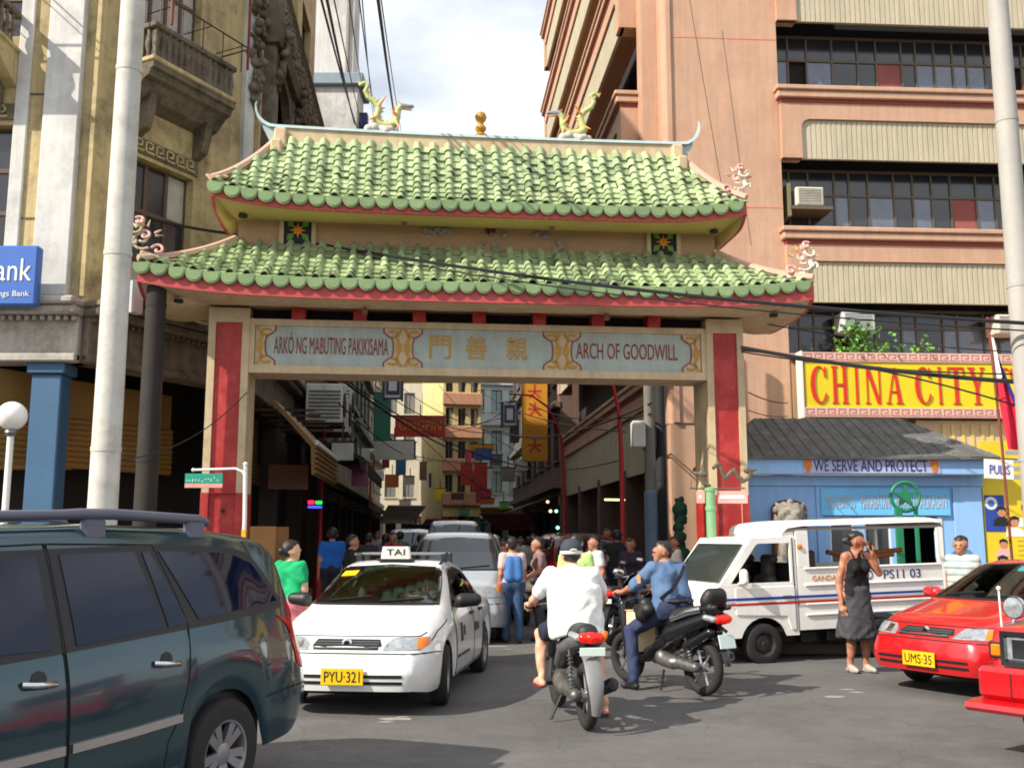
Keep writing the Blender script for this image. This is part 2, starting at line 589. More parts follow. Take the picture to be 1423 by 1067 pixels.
WHITE = mat('white_paint', (236, 234, 226), 0.5, var=0.04, k=0.9)
DRAGON_G = mat('dragon_green', (178, 184, 118), 0.4, var=0.12, vs=9)
DRAGON_O = mat('dragon_orange', (222, 156, 84), 0.45, var=0.1)
DRAGON_B = mat('dragon_grey_blue', (130, 140, 158), 0.45, var=0.1)
ROCK = mat('dragon_rock', (196, 186, 178), 0.85, var=0.15, vs=8, bump=0.5, bs=12)
LEAFGREEN = mat('painted_leaf_green', (110, 150, 50), 0.5, var=0.1)
FLOWER = mat('painted_flower_orange', (238, 150, 28), 0.5, var=0.08)
GREYMETAL = mat('grey_metal', (120, 122, 124), 0.4, metal=0.6, var=0.08)
CHROME = mat('chrome', (215, 215, 215), 0.14, metal=1.0, var=0.0)
RUBBER = mat('tyre_rubber', (38, 37, 37), 0.85, var=0.12, bump=0.1)

# ------------------------------------------------------------------ ground, road, pavements
SA = R(4.5)                                  # the street runs 4.5 degrees to the left of straight ahead
SF = Vector((-math.sin(SA), math.cos(SA), 0))
SR_ = Vector((math.cos(SA), math.sin(SA), 0))
g = MB()
g.quad((-900, -900, 0), (900, -900, 0), (900, 1500, 0), (-900, 1500, 0))
tag(g.build('road', ASPH), kind='structure')
def pavement(name, poly, h=0.13):
    b = MB()
    b.prism(poly, -0.05, h, 'z')
    o = tag(b.build(name, PAVE), kind='structure')
    return o
def st(l, s):                                # street frame: l to the right, s along the street from Y=18.4
    p = Vector((-0.85, 18.43, 0)) + SR_ * l + SF * s
    return (p.x, p.y)
pavement('pavement_left', [(-30, 12.2), (-5.6, 12.2), (-4.6, 13.0), (-4.05, 14.6), st(-3.05, -1.0), st(-3.05, 120), st(-20, 120), (-30, 40)])
pavement('pavement_right', [st(3.2, -1.2), (3.2, 15.1), (3.9, 14.75), (30, 14.75), (30, 30), st(20, 120), st(3.2, 120)])
b = MB()
for (u, v, w) in ((548, 999, .20), (536, 1003, .10), (688, 898, .22), (705, 902, .1), (1178, 958, .12), (1160, 968, .16), (1190, 962, .1), (560, 996, .08)):
    p = ground_at(u, v)
    n_ = 9
    b.add([(p.x + w * (0.6 + 0.4 * random.random()) * math.cos(6.283 * i / n_), p.y + 0.5 * w * (0.6 + 0.4 * random.random()) * math.sin(6.283 * i / n_), 0.004) for i in range(n_)], [tuple(range(n_))])
tag(b.build('worn_road_paint', mat('worn_road_paint', (190, 185, 178), 0.8, var=0.2, vs=9, k=0.6)), kind='structure')

# ------------------------------------------------------------------ the arch
AO, AR = (-0.453, 15.725), R(6.24)
arch = thing('ceremonial_arch', 'green tiled two-tier ceremonial arch with red columns spanning the street', 'arch', (AO[0], AO[1], 0), AR)
YC = 0.40                                    # middle of the arch's depth
for sx in (-1, 1):
    cx = sx * 3.95
    b = MB()
    b.mi = 0
    slab(b, rect(cx - .31, cx + .31, 0.1, 5.16), [rect(cx - .2, cx + .2, 0.14, 4.93)], 0.0, 0.06)
    b.box(cx - .309, cx + .309, 0.06, 0.8, 0.1, 5.16)
    col = b.build('column', CREAM, arch)
    bxo('red_inlay', RED, col, cx - .2, cx + .2, 0.035, 0.07, 0.14, 4.93)
    b = MB()
    slab(b, rect(cx - .318, cx + .318, 0.1, 2.3), [rect(cx - .2, cx + .2, 0.12, 2.29)], -0.008, 0.05)
    b.box(cx - .318, cx - .309, 0.05, 0.81, 0.1, 2.3)
    b.box(cx + .309, cx + .318, 0.05, 0.81, 0.1, 2.3)
    b.build('red_plinth', RED, col)
    bxo('plinth_foot', PAVE, col, cx - .38, cx + .38, -0.07, 0.87, 0.0, 0.2, 0.02)
    if sx < 0:
        b = MB()
        b.lathe([(0.035, -0.012), (0.03, 0.03), (0.012, 0.05)], (cx + .02, 0.03, 2.03), 'y', 10)
        b.build('socket_hole', BLACK, col)
# beam with the painted sign
b = MB()
slab(b, rect(-3.64, 3.64, 4.15, 5.0), [rect(-3.56, 3.56, 4.27, 4.9)], 0.02, 0.1)
b.box(-3.64, 3.64, 0.1, 0.72, 4.152, 4.998)
beam = b.build('beam', CREAM, arch)
for x0, x1 in ((-3.56, -1.42), (-1.42, 1.42), (1.42, 3.56)):
    bxo('sign_panel', PANELBLUE, beam, x0 + .003, x1 - .003, 0.06, 0.1, 4.27, 4.9)
letter('lettering', 'ARKÓ NG MABUTING PAKIKISAMA', -3.27, -1.50, 4.46, 4.80, 0.06, LETTER_RED, beam)
letter('lettering', 'ARCH OF GOODWILL', 1.50, 3.17, 4.47, 4.73, 0.06, LETTER_RED, beam)
for ch, x in (('門', -0.68), ('善', -0.11), ('親', 0.54)):
    letter('chinese_character', ch, x - .17, x + .17, 4.42, 4.80, 0.06, GOLD, beam)
def scroll_ornament(cx, half):
    """cream cloud-edged plate with gold scrolls; half: -1/1 only that half, 0 both"""
    out = []
    prof = [(0.30, 0.31), (0.30, 0.24), (0.24, 0.19), (0.17, 0.15), (0.15, 0.06), (0.15, -0.06), (0.17, -0.15), (0.24, -0.19), (0.30, -0.24), (0.30, -0.31)]
    if half == 0: poly = [(cx - a, 4.585 + c) for a, c in prof] + [(cx + a, 4.585 + c) for a, c in prof[::-1]]
    else: poly = [(cx, 4.895), ] + [(cx + half * a, 4.585 + c) for a, c in prof] + [(cx, 4.275)]
    p = MB(); p.prism(poly, 0.048, 0.062)
    o = p.build('scroll_plate', CREAM, beam)
    e = MB()
    sides = (-1, 1) if half == 0 else (half,)
    for sd in sides:
        e.strip([(cx + sd * a, 0.048, 4.585 + c) for a, c in prof], 0.022)
    e.build('plate_edge', LETTER_RED, o)
    gd = MB()
    for sd in sides:
        for sz in (-1, 1):
            pts = []
            for i in range(15):
                a = i / 14 * 1.5 * math.pi
                r = 0.028 + 0.075 * (1 - i / 14)
                pts.append((cx + sd * (0.15 + r * math.cos(a + .6)), 0.047, 4.585 + sz * (0.20 + 0.72 * r * math.sin(a + .6))))
            gd.strip(pts, 0.034, th=0.012)
            gd.strip([(cx + sd * .03, 0.047, 4.585 + sz * .29), (cx + sd * .10, 0.047, 4.585 + sz * .17), (cx + sd * .06, 0.047, 4.585 + sz * .07)], 0.04, th=0.012)
        gd.strip([(cx + sd * .02, 0.047, 4.585), (cx + sd * .11, 0.047, 4.585)], 0.13, th=0.012)
    gd.build('gold_scroll', GOLD, o)
scroll_ornament(-1.27, 0); scroll_ornament(1.27, 0); scroll_ornament(-3.55, 1); scroll_ornament(3.55, -1)
for x in (-2.9, -1.95, -1.02, -.07, .9, 1.85, 2.77):
    bxo('bracket', RED, beam, x - .105, x + .105, -.04, .5, 5.0, 5.235, 0.01)
bxo('gap_shade_board', DARK, beam, -3.64, 3.64, 0.30, 0.34, 5.0, 5.24)  # near-black back puts the shade of the bracket recess into its colour

def tier(name, xe, ye, z0, up, xr, yr, z1, pitch, rows, zf, zi, yi, xi, bend):
    """one hipped tile roof. eave: half length xe, front ye, height z0 (upturned by up at the corners);
    top line: half length xr, at yr, height z1; soffit runs to an inner rectangle xi, yi at zi; zf = fascia depth"""
    def lift(f): return up * abs(f) ** bend
    def front(x, t):
        z = z0 + (z1 - z0) * (0.72 * t + 0.28 * t * t)
        xm = xe + (xr - xe) * t
        return Vector((x, ye + (yr - ye) * t, z + lift(min(1, abs(x) / xm)) * (1 - t) ** 1.5))
    ax0, ax1 = xe, xr
    def side(w, t, sx):
        """w in -1..1 across the depth"""
        hw = (YC - ye) + ((YC - yr) - (YC - ye)) * t
        z = z0 + (z1 - z0) * (0.72 * t + 0.28 * t * t)
        return Vector((sx * (xe + (xr - xe) * t), YC + w * hw, z + lift(abs(w)) * (1 - t) ** 1.5))
    # bed of the slopes
    b = MB()
    N, T = 48, 8
    for sgn in (1, -1):
        vs, fs = [], []
        for j in range(T + 1):
            for i in range(N + 1):
                xm = xe + (xr - xe) * j / T
                p = front(-xm + 2 * xm * i / N, j / T)
                vs.append((p.x, p.y if sgn > 0 else 2 * YC - p.y, p.z))
        for j in range(T):
            for i in range(N):
                a = j * (N + 1) + i
                fs.append((a, a + 1, a + N + 2, a + N + 1))
        b.add(vs, fs)
    for sx in (-1, 1):
        vs, fs = [], []
        M_ = 12
        for j in range(T + 1):
            for i in range(M_ + 1):
                vs.append(side(-1 + 2 * i / M_, j / T, sx))
        for j in range(T):
            for i in range(M_):
                a = j * (M_ + 1) + i
                fs.append((a, a + 1, a + M_ + 2, a + M_ + 1))
        b.add(vs, fs)
    roof = b.build(name, TILE_DARK, arch, smooth=40)
    # one glazed tile: a roll and a stepped pan, pitch wide, unit long
    n = 7
    xs = [(-0.5 * pitch, 0.012)] + [(-0.5 * pitch + 0.48 * pitch * (1 - math.cos(math.pi * i / n)) / 2 + 0.02 * pitch, 0.016 + 0.078 * math.sin(math.pi * i / n)) for i in range(n + 1)] + [(0.5 * pitch, 0.010)]
    k = len(xs)
    tl = MB()
    vs = []
    for (yy, dz, wd) in ((-0.56, 0.030, 1.06), (0.5, 0.0, 0.98)):
        for thk in (0.0, -0.022):
            vs += [(x * wd, yy, h + dz + thk) for x, h in xs]
    fs = []
    for i in range(k - 1):
        fs += [(i, i + 1, 2 * k + i + 1, 2 * k + i), (i, k + i, k + i + 1, i + 1)]
    tl.add(vs, fs)
    tile_me = tl.mesh('roof_tile', TILE, 50)
    dm = MB()
    pr = 0.50 * pitch
    hd = [(pr * math.cos(R(a)), pr * 1.02 * math.sin(R(a))) for a in range(180, 361, 15)]
    dm.prism(hd + [(pr * .92, .05), (-pr * .92, .05)], -.03, .03)
    dm.prism([(x * .82, z * .82) for x, z in hd] + [(pr * .7, .03), (-pr * .7, .03)], -.042, -.029)
    disc_me = dm.mesh('eave_disc', TILE_DISC, 40)
    nc = int(round(2 * xe / pitch))
    rest = MB()
    count = 0
    for c in range(nc):
        x = -xe + (c + 0.5) * 2 * xe / nc
        tm = 1.0 if abs(x) <= xr else (xe - abs(x)) / (xe - xr)
        nr = max(1, int(round(rows * tm)))
        for r in range(nr):
            t = (r + 0.5) / rows
            if t > tm: break
            p, px_, pt = front(x, t), front(x + .05, t) - front(x - .05, t), front(x, min(1, t + .03)) - front(x, t - .03)
            ex = px_.normalized(); ey = pt.normalized(); ez = ex.cross(ey).normalized(); ey = ez.cross(ex)
            ln = (front(x, (r + 1) / rows) - front(x, r / rows)).length
            M4 = Matrix(((ex.x, ey.x * ln, ez.x, p.x), (ex.y, ey.y * ln, ez.y, p.y), (ex.z, ey.z * ln, ez.z, p.z), (0, 0, 0, 1)))
            jit = Matrix.Translation((random.gauss(0, .004), random.gauss(0, .02), random.gauss(0, .003))) @ Matrix.Rotation(random.gauss(0, .02), 4, 'Z') @ Matrix.Rotation(random.gauss(0, .012), 4, 'Y')
            place('roof_tile', tile_me, roof, M4 @ jit)
            count += 1
        p = front(x, 0)
        place('eave_disc', disc_me, roof, Matrix.Translation((p.x - 0.06, ye - 0.03 + random.gauss(0, .004), p.z - 0.015 + random.gauss(0, .004))) @ Matrix.Rotation(random.gauss(0, .05), 4, 'Y'))
    # the slopes nobody sees from the front, tiled the same way in one piece
    dn = max(3, int(2 * (YC - ye) / pitch))
    for sx in (-1, 1):
        for c in range(dn):
            w = -1 + 2 * (c + .5) / dn
            for r in range(rows):
                t0, t1 = r / rows, (r + 1.06) / rows
                if t0 > 0.98: continue
                a, d = side(w, t0, sx), side(w, min(1, t1), sx)
                rest.tube([a + Vector((0, 0, .035)), d + Vector((0, 0, .012))], [pitch * .3, pitch * .27], 6, True)
    for c in range(nc):
        x = -xe + (c + 0.5) * 2 * xe / nc
        tm = 1.0 if abs(x) <= xr else (xe - abs(x)) / (xe - xr)
        a, d = front(x, 0), front(x, tm)
        rest.tube([(a.x, 2 * YC - a.y, a.z + .02), (d.x, 2 * YC - d.y, d.z + .02)], pitch * .3, 6, True)
    tag(rest.build('side_tiles', TILE, roof, smooth=50), kind='stuff')
    # fascia, soffit
    b = MB()
    vs, fs = [], []
    ring = []
    NN = 40
    for i in range(NN): ring.append((-xe + 2 * xe * i / NN, ye, lift(-1 + 2 * i / NN)))
    for i in range(NN // 3): ring.append((xe, ye + 2 * (YC - ye) * i / (NN // 3), lift(-1 + 2 * i / (NN // 3))))
    for i in range(NN): ring.append((xe - 2 * xe * i / NN, 2 * YC - ye, lift(1 - 2 * i / NN)))
    for i in range(NN // 3): ring.append((-xe, 2 * YC - ye - 2 * (YC - ye) * i / (NN // 3), lift(1 - 2 * i / (NN // 3))))
    m = len(ring)
    def lp(off, dz):
        out = []
        for x, y, l in ring:
            out.append((x * (1 - off / xe), YC + (y - YC) * (1 - off / (YC - ye)), z0 + l + dz))
        return out
    loops = [lp(0.03, 0.03), lp(0.0, -0.06), lp(0.0, -zf), lp(0.05, -zf)]
    for q in loops: vs += q
    for j in range(len(loops) - 1):
        for i in range(m):
            fs.append((j * m + i, j * m + (i + 1) % m, (j + 1) * m + (i + 1) % m, (j + 1) * m + i))
    b.add(vs, fs)
    b.build('fascia', FASCIA, roof, smooth=35)
    b = MB()
    loops = []
    K = 6
    outer = lp(0.05, -zf)
    for j in range(K + 1):
        a = j / K
        q = []
        for (x, y, z) in outer:
            ixx = max(-xi, min(xi, x)); iyy = YC + max(-(YC - yi), min(YC - yi, y - YC))
            q.append((x + (ixx - x) * a, y + (iyy - y) * a, z + (zi - z) * (1 - math.cos(a * math.pi / 2)) - 0.05 * math.sin(a * math.pi)))
        loops.append(q)
    vs = [p for q in loops for p in q]
    fs = [(j * m + i, j * m + (i + 1) % m, (j + 1) * m + (i + 1) % m, (j + 1) * m + i) for j in range(K) for i in range(m)]
    fs.append(tuple(K * m + i for i in range(m)))
    b.add(vs, fs)
    b.build('soffit', CREAM if name == 'lower_roof' else YELLOW_SOFFIT, roof, smooth=40)
    # hip ridges
    for sx in (-1, 1):
        for sy in (1, -1):
            pts, rr = [], []
            for i in range(11):
                t = 1 - i / 10
                p = side(-1, t, sx)
                pts.append((p.x, p.y if sy > 0 else 2 * YC - p.y, p.z + 0.085))
                rr.append(0.055)
            h = MB(); h.tube(pts, rr, 6)
            h.build('hip_ridge', HIPPINK, roof, smooth=50)
    for x in (-xe * .9, xe * .9):
        q = MB(); q.lathe([(0.07, -0.02), (0.07, 0.02)], (x, ye + .42, zi + 0.0 + (z0 - zf - zi) * .45 - .02), 'z', 10)
        q.build('drain_hole', BLACK, roof)
    return roof, front, side
lower, lf, ls = tier('lower_roof', 5.16, -0.80, 5.42, 0.19, 3.93, 0.24, 6.27, 0.2516, 7, 0.27, 5.20, -0.02, 4.28, 5)
upper, uf, us = tier('upper_roof', 4.22, -0.50, 6.80, 0.19, 3.32, YC - 0.06, 8.06, 0.2557, 9, 0.20, 6.66, 0.27, 3.95, 6)
# wall between the two roofs
b = MB(); b.box(-3.92, 3.92, 0.28, 2 * YC - .28, 6.1, 6.9)
wall = b.build('middle_wall', ORANGE_WALL, arch)
for cx in (-2.98, 3.03):
    b = MB(); slab(b, rect(cx - .29, cx + .29, 6.22, 6.74), [rect(cx - .22, cx + .22, 6.27, 6.72)], 0.22, 0.28)
    fr = b.build('flower_panel', CREAM, wall)
    bxo('panel_ground', BLACK, fr, cx - .22, cx + .22, 0.25, 0.279, 6.27, 6.72)
    b = MB()
    for i in range(8):
        a = R(45 * i)
        r = 0.135 if i % 2 == 0 else 0.10
        b.add([(cx, .235, 6.51), (cx + .05 * math.cos(a - .45), .242, 6.51 + .05 * math.sin(a - .45)), (cx + r * math.cos(a), .246, 6.51 + r * math.sin(a)), (cx + .05 * math.cos(a + .45), .242, 6.51 + .05 * math.sin(a + .45))], [(0, 1, 2, 3)])
    b.sphere((cx, .24, 6.51), .03, 8, 5)
    b.build('flower', FLOWER, fr)
    for sx in (-1, 1):
        for sz in (-1, 1):
            b = MB()
            b.prism([(cx + sx * .06, 6.51 + sz * .05), (cx + sx * .16, 6.51 + sz * .07), (cx + sx * .175, 6.51 + sz * .17), (cx + sx * .08, 6.51 + sz * .14)], .244, .251)
            b.build('painted_leaf', LEAFGREEN, fr)
random.seed(3)
for (x, z, w, h) in ((-.88, 6.55, .10, .12), (-.62, 6.58, .16, .07), (.10, 6.45, .30, .22), (.95, 6.55, .12, .10), (1.25, 6.42, .08, .22)):
    q = Blob(0.018)
    for i in range(7):
        q.ball((x + random.uniform(-w, w), .275, z + random.uniform(-h, h) * .6), random.uniform(.03, .055))
    place('cloud_relief', q.mesh('cloud_relief', GREY_RELIEF), wall)
b = MB(); b.lathe([(0.085, 0.24), (0.085, 0.285)], (0.13, 0, 6.63), 'y', 16)
b.build('red_boss', mat('dark_red_boss', (120, 30, 26), .5), wall)
# ridge
b = MB()
def rz(x): return 0.03 * (abs(x) / 3.3) ** 2
N = 24
for (zl, zh, hw, mm) in ((7.86, 8.09, .10, 0),):
    vs, fs = [], []
    for i in range(N + 1):
        x = -3.36 + 6.72 * i / N
        vs += [(x, YC - hw, zl + rz(x)), (x, YC + hw, zl + rz(x)), (x, YC + hw, zh + rz(x)), (x, YC - hw, zh + rz(x))]
    for i in range(N):
        for j in range(4): fs.append((4 * i + j, 4 * i + (j + 1) % 4, 4 * i + 4 + (j + 1) % 4, 4 * i + 4 + j))
    fs += [(3, 2, 1, 0), tuple(4 * N + j for j in range(4))]
    b.add(vs, fs)
ridge = b.build('ridge', CREAM, arch)
b = MB()
pts, wd = [], []
prof = []
for i in range(-20, 21):
    prof.append((3.38 * i / 20, 8.115 + rz(3.38 * i / 20), .13, .055))
endc = [(3.50, 8.16, .12, .06), (3.60, 8.22, .10, .055), (3.68, 8.31, .08, .045), (3.73, 8.42, .06, .035), (3.745, 8.54, .035, .022), (3.73, 8.60, .01, .01)]
prof = [(-x, z, w, h) for x, z, w, h in endc[::-1]] + prof + endc
vs, fs = [], []
for i, (x, z, w, h) in enumerate(prof):
    a, c = prof[max(0, i - 1)], prof[min(len(prof) - 1, i + 1)]
    t = Vector((c[0] - a[0], 0, c[1] - a[1])).normalized(); nn = Vector((-t.z, 0, t.x))
    p = Vector((x, YC, z))
    vs += [p - nn * h * .5 + Vector((0, -w, 0)), p - nn * h * .5 + Vector((0, w, 0)), p + nn * h * .5 + Vector((0, w * .8, 0)), p + nn * h * .5 + Vector((0, -w * .8, 0))]
for i in range(len(prof) - 1):
    for j in range(4): fs.append((4 * i + j, 4 * i + (j + 1) % 4, 4 * i + 4 + (j + 1) % 4, 4 * i + 4 + j))
fs += [(3, 2, 1, 0), tuple(4 * (len(prof) - 1) + j for j in range(4))]
b.add(vs, fs)
b.build('ridge_cap', RIDGEBLUE, ridge, smooth=40)
for sx in (-1, 1):
    b = MB(); b.prism([(sx * 3.30, 8.08), (sx * 3.62, 8.16), (sx * 3.56, 8.05), (sx * 3.50, 7.92), (sx * 3.38, 7.82), (sx * 3.36, 7.9)], YC - .07, YC + .07)
    b.build('ridge_end_fin', RIDGEBLUE, ridge)
    b = MB(); b.cbox(sx * 3.31 - .1, sx * 3.31 + .1, YC - .19, YC + .19, 7.70, 8.10, .03); b.cbox(sx * 3.36 - .09, sx * 3.36 + .09, YC - .30, YC + .30, 7.60, 7.86, .03)
    b.build('ridge_block', CREAM, ridge)
ridge.location.z = .13
# gourd finial
b = MB(); b.lathe([(.11, 8.13), (.12, 8.17), (.05, 8.22), (.09, 8.27), (.095, 8.31), (.05, 8.36), (.045, 8.39), (.085, 8.44), (.10, 8.50), (.075, 8.56), (.02, 8.59)], (-.03, YC, 0), 'z', 16)
b.build('gourd_finial', GOLD, ridge, smooth=60)
# dragons on the ridge
def dragon(bx, sd):
    """sd: direction the head looks along the ridge"""
    q = Blob(0.022)
    random.seed(5)
    for i in range(9):
        q.ball((bx + random.uniform(-.28, .28), YC + random.uniform(-.08, .08), 8.17 + random.uniform(0, .06)), random.uniform(.06, .1))
    SH = Matrix.Translation((bx, YC, 8.14)) @ Matrix.Scale(.86, 4) @ Matrix.Translation((-bx, -YC, -8.14))
    rk = place('rock', q.mesh('rock', ROCK), ridge, SH)
    # tail (outer, high) - body U - head (inner)
    P = [(-.36, .86), (-.27, .92), (-.20, .86), (-.26, .74), (-.20, .62), (-.06, .52), (.02, .40), (-.02, .25), (-.05, .14), (.06, .06), (.20, .05), (.33, .11), (.37, .24), (.38, .38), (.44, .47)]
    rad = [.03, .035, .04, .045, .05, .06, .07, .075, .08, .08, .08, .075, .07, .065, .06]
    cx = bx - sd * .10
    pts = [(cx + sd * x, YC, 8.24 + z) for x, z in P]
    d = Blob(0.016)
    for i in range(len(pts) - 1): d.cap(pts[i], pts[i + 1], rad[i] * .9, rad[i + 1] * .9, 0, .01)
    hx, hz = pts[-1][0], pts[-1][2]
    d.cap((hx, YC, hz), (hx + sd * .22, YC, hz + .0), .055, .035, 2, .01)         # snout
    d.cap((hx + sd * .03, YC, hz - .04), (hx + sd * .2, YC, hz - .07), .03, .02, 1, .005)   # jaw
    d.cap((hx, YC - .04, hz + .03), (hx - sd * .1, YC - .07, hz + .09), .014, .006, 1, .005)   # horns
    d.cap((hx, YC + .04, hz + .03), (hx - sd * .1, YC + .07, hz + .09), .014, .006, 1, .005)
    for a in (0, 1, 2):
        d.cap(pts[0], (pts[0][0] - sd * .05 + sd * .05 * a, YC, pts[0][2] + .03 + .06), .02, .008, 1, .005)   # tail tuft
    for i in range(3, len(pts) - 1):                                               # dorsal spikes
        t = Vector(pts[i + 1]) - Vector(pts[i - 1]); nn = Vector((-t.z, 0, t.x)).normalized() * (1 if sd > 0 else -1)
        for f in (0, .5):
            p = Vector(pts[i]).lerp(Vector(pts[i + 1]), f)
            d.cap(p + nn * rad[i] * .85, p + nn * (rad[i] + .06), .022, .007, 1, .0)
    for (lx, lz, ex, ez) in ((.02, .45, .14, .60), (.35, .25, .26, .38), (-.05, .2, -.16, .12), (.36, .12, .40, -.02)):   # legs with claws
        d.cap((cx + sd * lx, YC - .05, 8.24 + lz), (cx + sd * ex, YC - .12, 8.24 + ez), .03, .014, 1, .006)
    place('dragon', d.mesh('dragon', [DRAGON_G, DRAGON_O, DRAGON_B]), ridge, SH)
dragon(-1.66, 1)
dragon(1.60, -1)
# scroll ornaments at the roof corners
def corner_scroll(roof, x, y, z, sx, s, seed, col):
    random.seed(seed)
    d = Blob(0.012)
    def spiral(cx, cz, r0, turns, a0, lab):
        prev = None
        for i in range(17):
            f = i / 16
            a = a0 + turns * 2 * math.pi * f
            r = r0 * (1 - .8 * f)
            p = (x + sx * (cx + r * math.cos(a)), y + .03 * math.sin(a), z + cz + r * math.sin(a))
            if prev: d.cap(prev, p, .021 * s, .017 * s, lab, .003)
            prev = p
    spiral(.02, .24 * s, .15 * s, 1.2, -2.2, 0)
    spiral(-.20 * s, .10 * s, .09 * s, 1.0, 0.4, 2)
    spiral(.12 * s, .40 * s, .10 * s, 1.1, 2.4, 0)
    spiral(-.02 * s, .30 * s, .08 * s, 1.0, 1.0, 2)
    spiral(.14 * s, .20 * s, .09 * s, 1.0, -.6, 0)
    spiral(.06 * s, .50 * s, .07 * s, 1.0, .8, 2)
    for i in range(16):
        a = random.uniform(-.6, 3.0)
        p = (x + sx * .17 * s * math.cos(a), y, z + .27 * s + .17 * s * math.sin(a))
        d.cap(p, (p[0] + sx * .09 * s * math.cos(a), y + random.uniform(-.04, .04), p[2] + .09 * s * math.sin(a)), .02, .008, random.choice((0, 1, 2)), .004)
    d.cap((x - sx * .3 * s, y + .05, z - .02), (x, y, z + .06), .03, .04, 0, .01)
    place('corner_scroll', d.mesh('corner_scroll', [col, DRAGON_O, mat('scroll_pink', (206, 160, 150), .6, var=.2, vs=12)]), roof)
SCROLL = mat('scroll_pale', (214, 204, 186), .6, var=.18, vs=10)
corner_scroll(lower, -5.13, -.70, 5.74, -1, 1.1, 1, mat('scroll_worn', (176, 166, 140), .7, var=.25, vs=12))
corner_scroll(lower, 5.08, -.62, 5.74, 1, 1.05, 2, SCROLL)
corner_scroll(upper, 4.14, -.35, 7.16, 1, .95, 3, SCROLL)
q = Blob(.014); q.cap((-4.3, -.46, 7.12), (-4.02, -.40, 7.13), .02, .03, 0); q.cap((-4.3, -.46, 7.12), (-4.2, -.5, 7.0), .02, .012, 0)
place('broken_ornament', q.mesh('broken_ornament', HIPPINK), upper)
# small spot lamps under both eaves
for (x, y, z, rf) in ((-1.28, -.15, 6.60, upper), (1.08, -.15, 6.60, upper), (-1.86, -.42, 5.08, lower), (1.9, -.42, 5.08, lower)):
    b = MB(); b.cyl((x, y, z + .09), (x, y, z), .012, n=6); b.cyl((x - .07, y, z + .08), (x + .07, y, z + .08), .012, n=6); b.cyl((x, y + .05, z), (x, y - .07, z - .05), .035, .05, 10)
    b.build('spot_lamp', mat('rusty_lamp', (110, 70, 50), .6), rf)

# ------------------------------------------------------------------ the old corner building on the left
OLDCREAM = mat('old_cream_plaster', (220, 196, 142), 0.8, var=0.12, vs=1.2, streak=0.36, k=0.78, dirt=(96, 84, 66), dirt_amt=0.7, ds=1.3, bump=0.15, bs=14)
OLDWHITE = mat('old_white_plaster', (228, 226, 220), 0.75, var=0.08, streak=0.18, k=0.85, dirt=(130, 125, 115), dirt_amt=0.35, ds=1.4)
OLDSTONE = mat('weathered_stone', (138, 124, 104), 0.85, var=0.25, vs=3, streak=0.4, k=0.7, dirt=(50, 42, 34), dirt_amt=0.8, ds=2.5, bump=0.5, bs=22)
OLDGREY = mat('weathered_entablature', (204, 196, 184), 0.8, var=0.12, streak=0.3, k=0.8, dirt=(110, 96, 80), dirt_amt=0.55, ds=2.6)
GLASSD = mat('dark_window_glass', (46, 48, 54), 0.12, var=0.25, vs=1.5, spec=0.8)
CURTAIN = mat('window_curtain', (176, 168, 158), 0.8, var=0.2, vs=4)
WOODFR = mat('old_window_wood', (92, 72, 60), 0.7, var=0.2)
BLUEPAINT = mat('blue_column_paint', (64, 106, 142), 0.55, var=0.08, streak=0.10, k=0.8)
BANKBLUE = mat('bank_sign_blue', (62, 108, 190), 0.4, var=0.05, k=0.9)
SHUTTER = mat('ochre_shutter', (156, 118, 58), 0.6, var=0.12, streak=0.2, k=0.8)
IRON = mat('wrought_iron', (70, 56, 48), 0.7, var=0.2)
RUSTIRON = mat('rusty_iron', (120, 62, 46), 0.8, var=0.25)
LO = (-6.6, 15.2)
old = thing('corner_building', 'old cream corner building with weathered balconies and blue ground-floor columns', 'building', (0, 0, 0))
T1, T2, T3 = frame(LO, 0.0), frame(LO, R(63)), frame((-4.95, 18.43), R(94.5))
HT = 19.0
b = MB(T1)
slab(b, rect(-9, 0.0, 5.0, HT), [rect(-2.95, -1.32, 6.0, 8.1), rect(-2.95, -1.32, 9.6, 11.8), rect(-6.4, -4.6, 6.0, 8.1)], 0, .3)
b.T = T2
slab(b, rect(0.0, 3.62, 5.0, HT), [rect(0.75, 2.12, 5.35, 7.88), rect(0.75, 2.12, 9.55, 12.6)], 0, .3)
b.T = T3
slab(b, rect(0.0, 8.6, 5.0, HT), [rect(.7 + 2.6 * i, 2.4 + 2.6 * i, zz, zz + 2.4) for i in range(3) for zz in (5.6, 8.6, 13.0)], 0, .3)
wallp = b.build('wall', OLDCREAM, old)
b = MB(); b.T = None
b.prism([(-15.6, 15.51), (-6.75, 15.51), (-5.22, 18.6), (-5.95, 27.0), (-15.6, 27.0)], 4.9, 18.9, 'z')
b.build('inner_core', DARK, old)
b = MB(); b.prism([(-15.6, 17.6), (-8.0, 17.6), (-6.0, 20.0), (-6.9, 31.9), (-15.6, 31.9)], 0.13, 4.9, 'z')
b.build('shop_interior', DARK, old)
# pilasters
for T, x0, x1, d, m, z0, z1 in ((T1, -.80, -.24, .14, OLDWHITE, 5.3, HT), (T1, -1.30, -1.08, .05, OLDWHITE, 5.3, HT), (T1, -.10, .0, .03, OLDCREAM, 5.3, HT),
                                (T2, 3.22, 3.48, .12, OLDWHITE, 5.0, HT), (T3, 0.02, 0.3, .10, OLDCREAM, 5.0, HT)):
    bxo('pilaster', m, wallp, x0, x1, -d, .01, z0, z1, 0.015, T)
for z in (6.55, 8.6, 10.7):
    bxo('plaster_joint', OLDSTONE, wallp, -1.08, -.8, -.012, .01, z, z + .03, 0, T1)
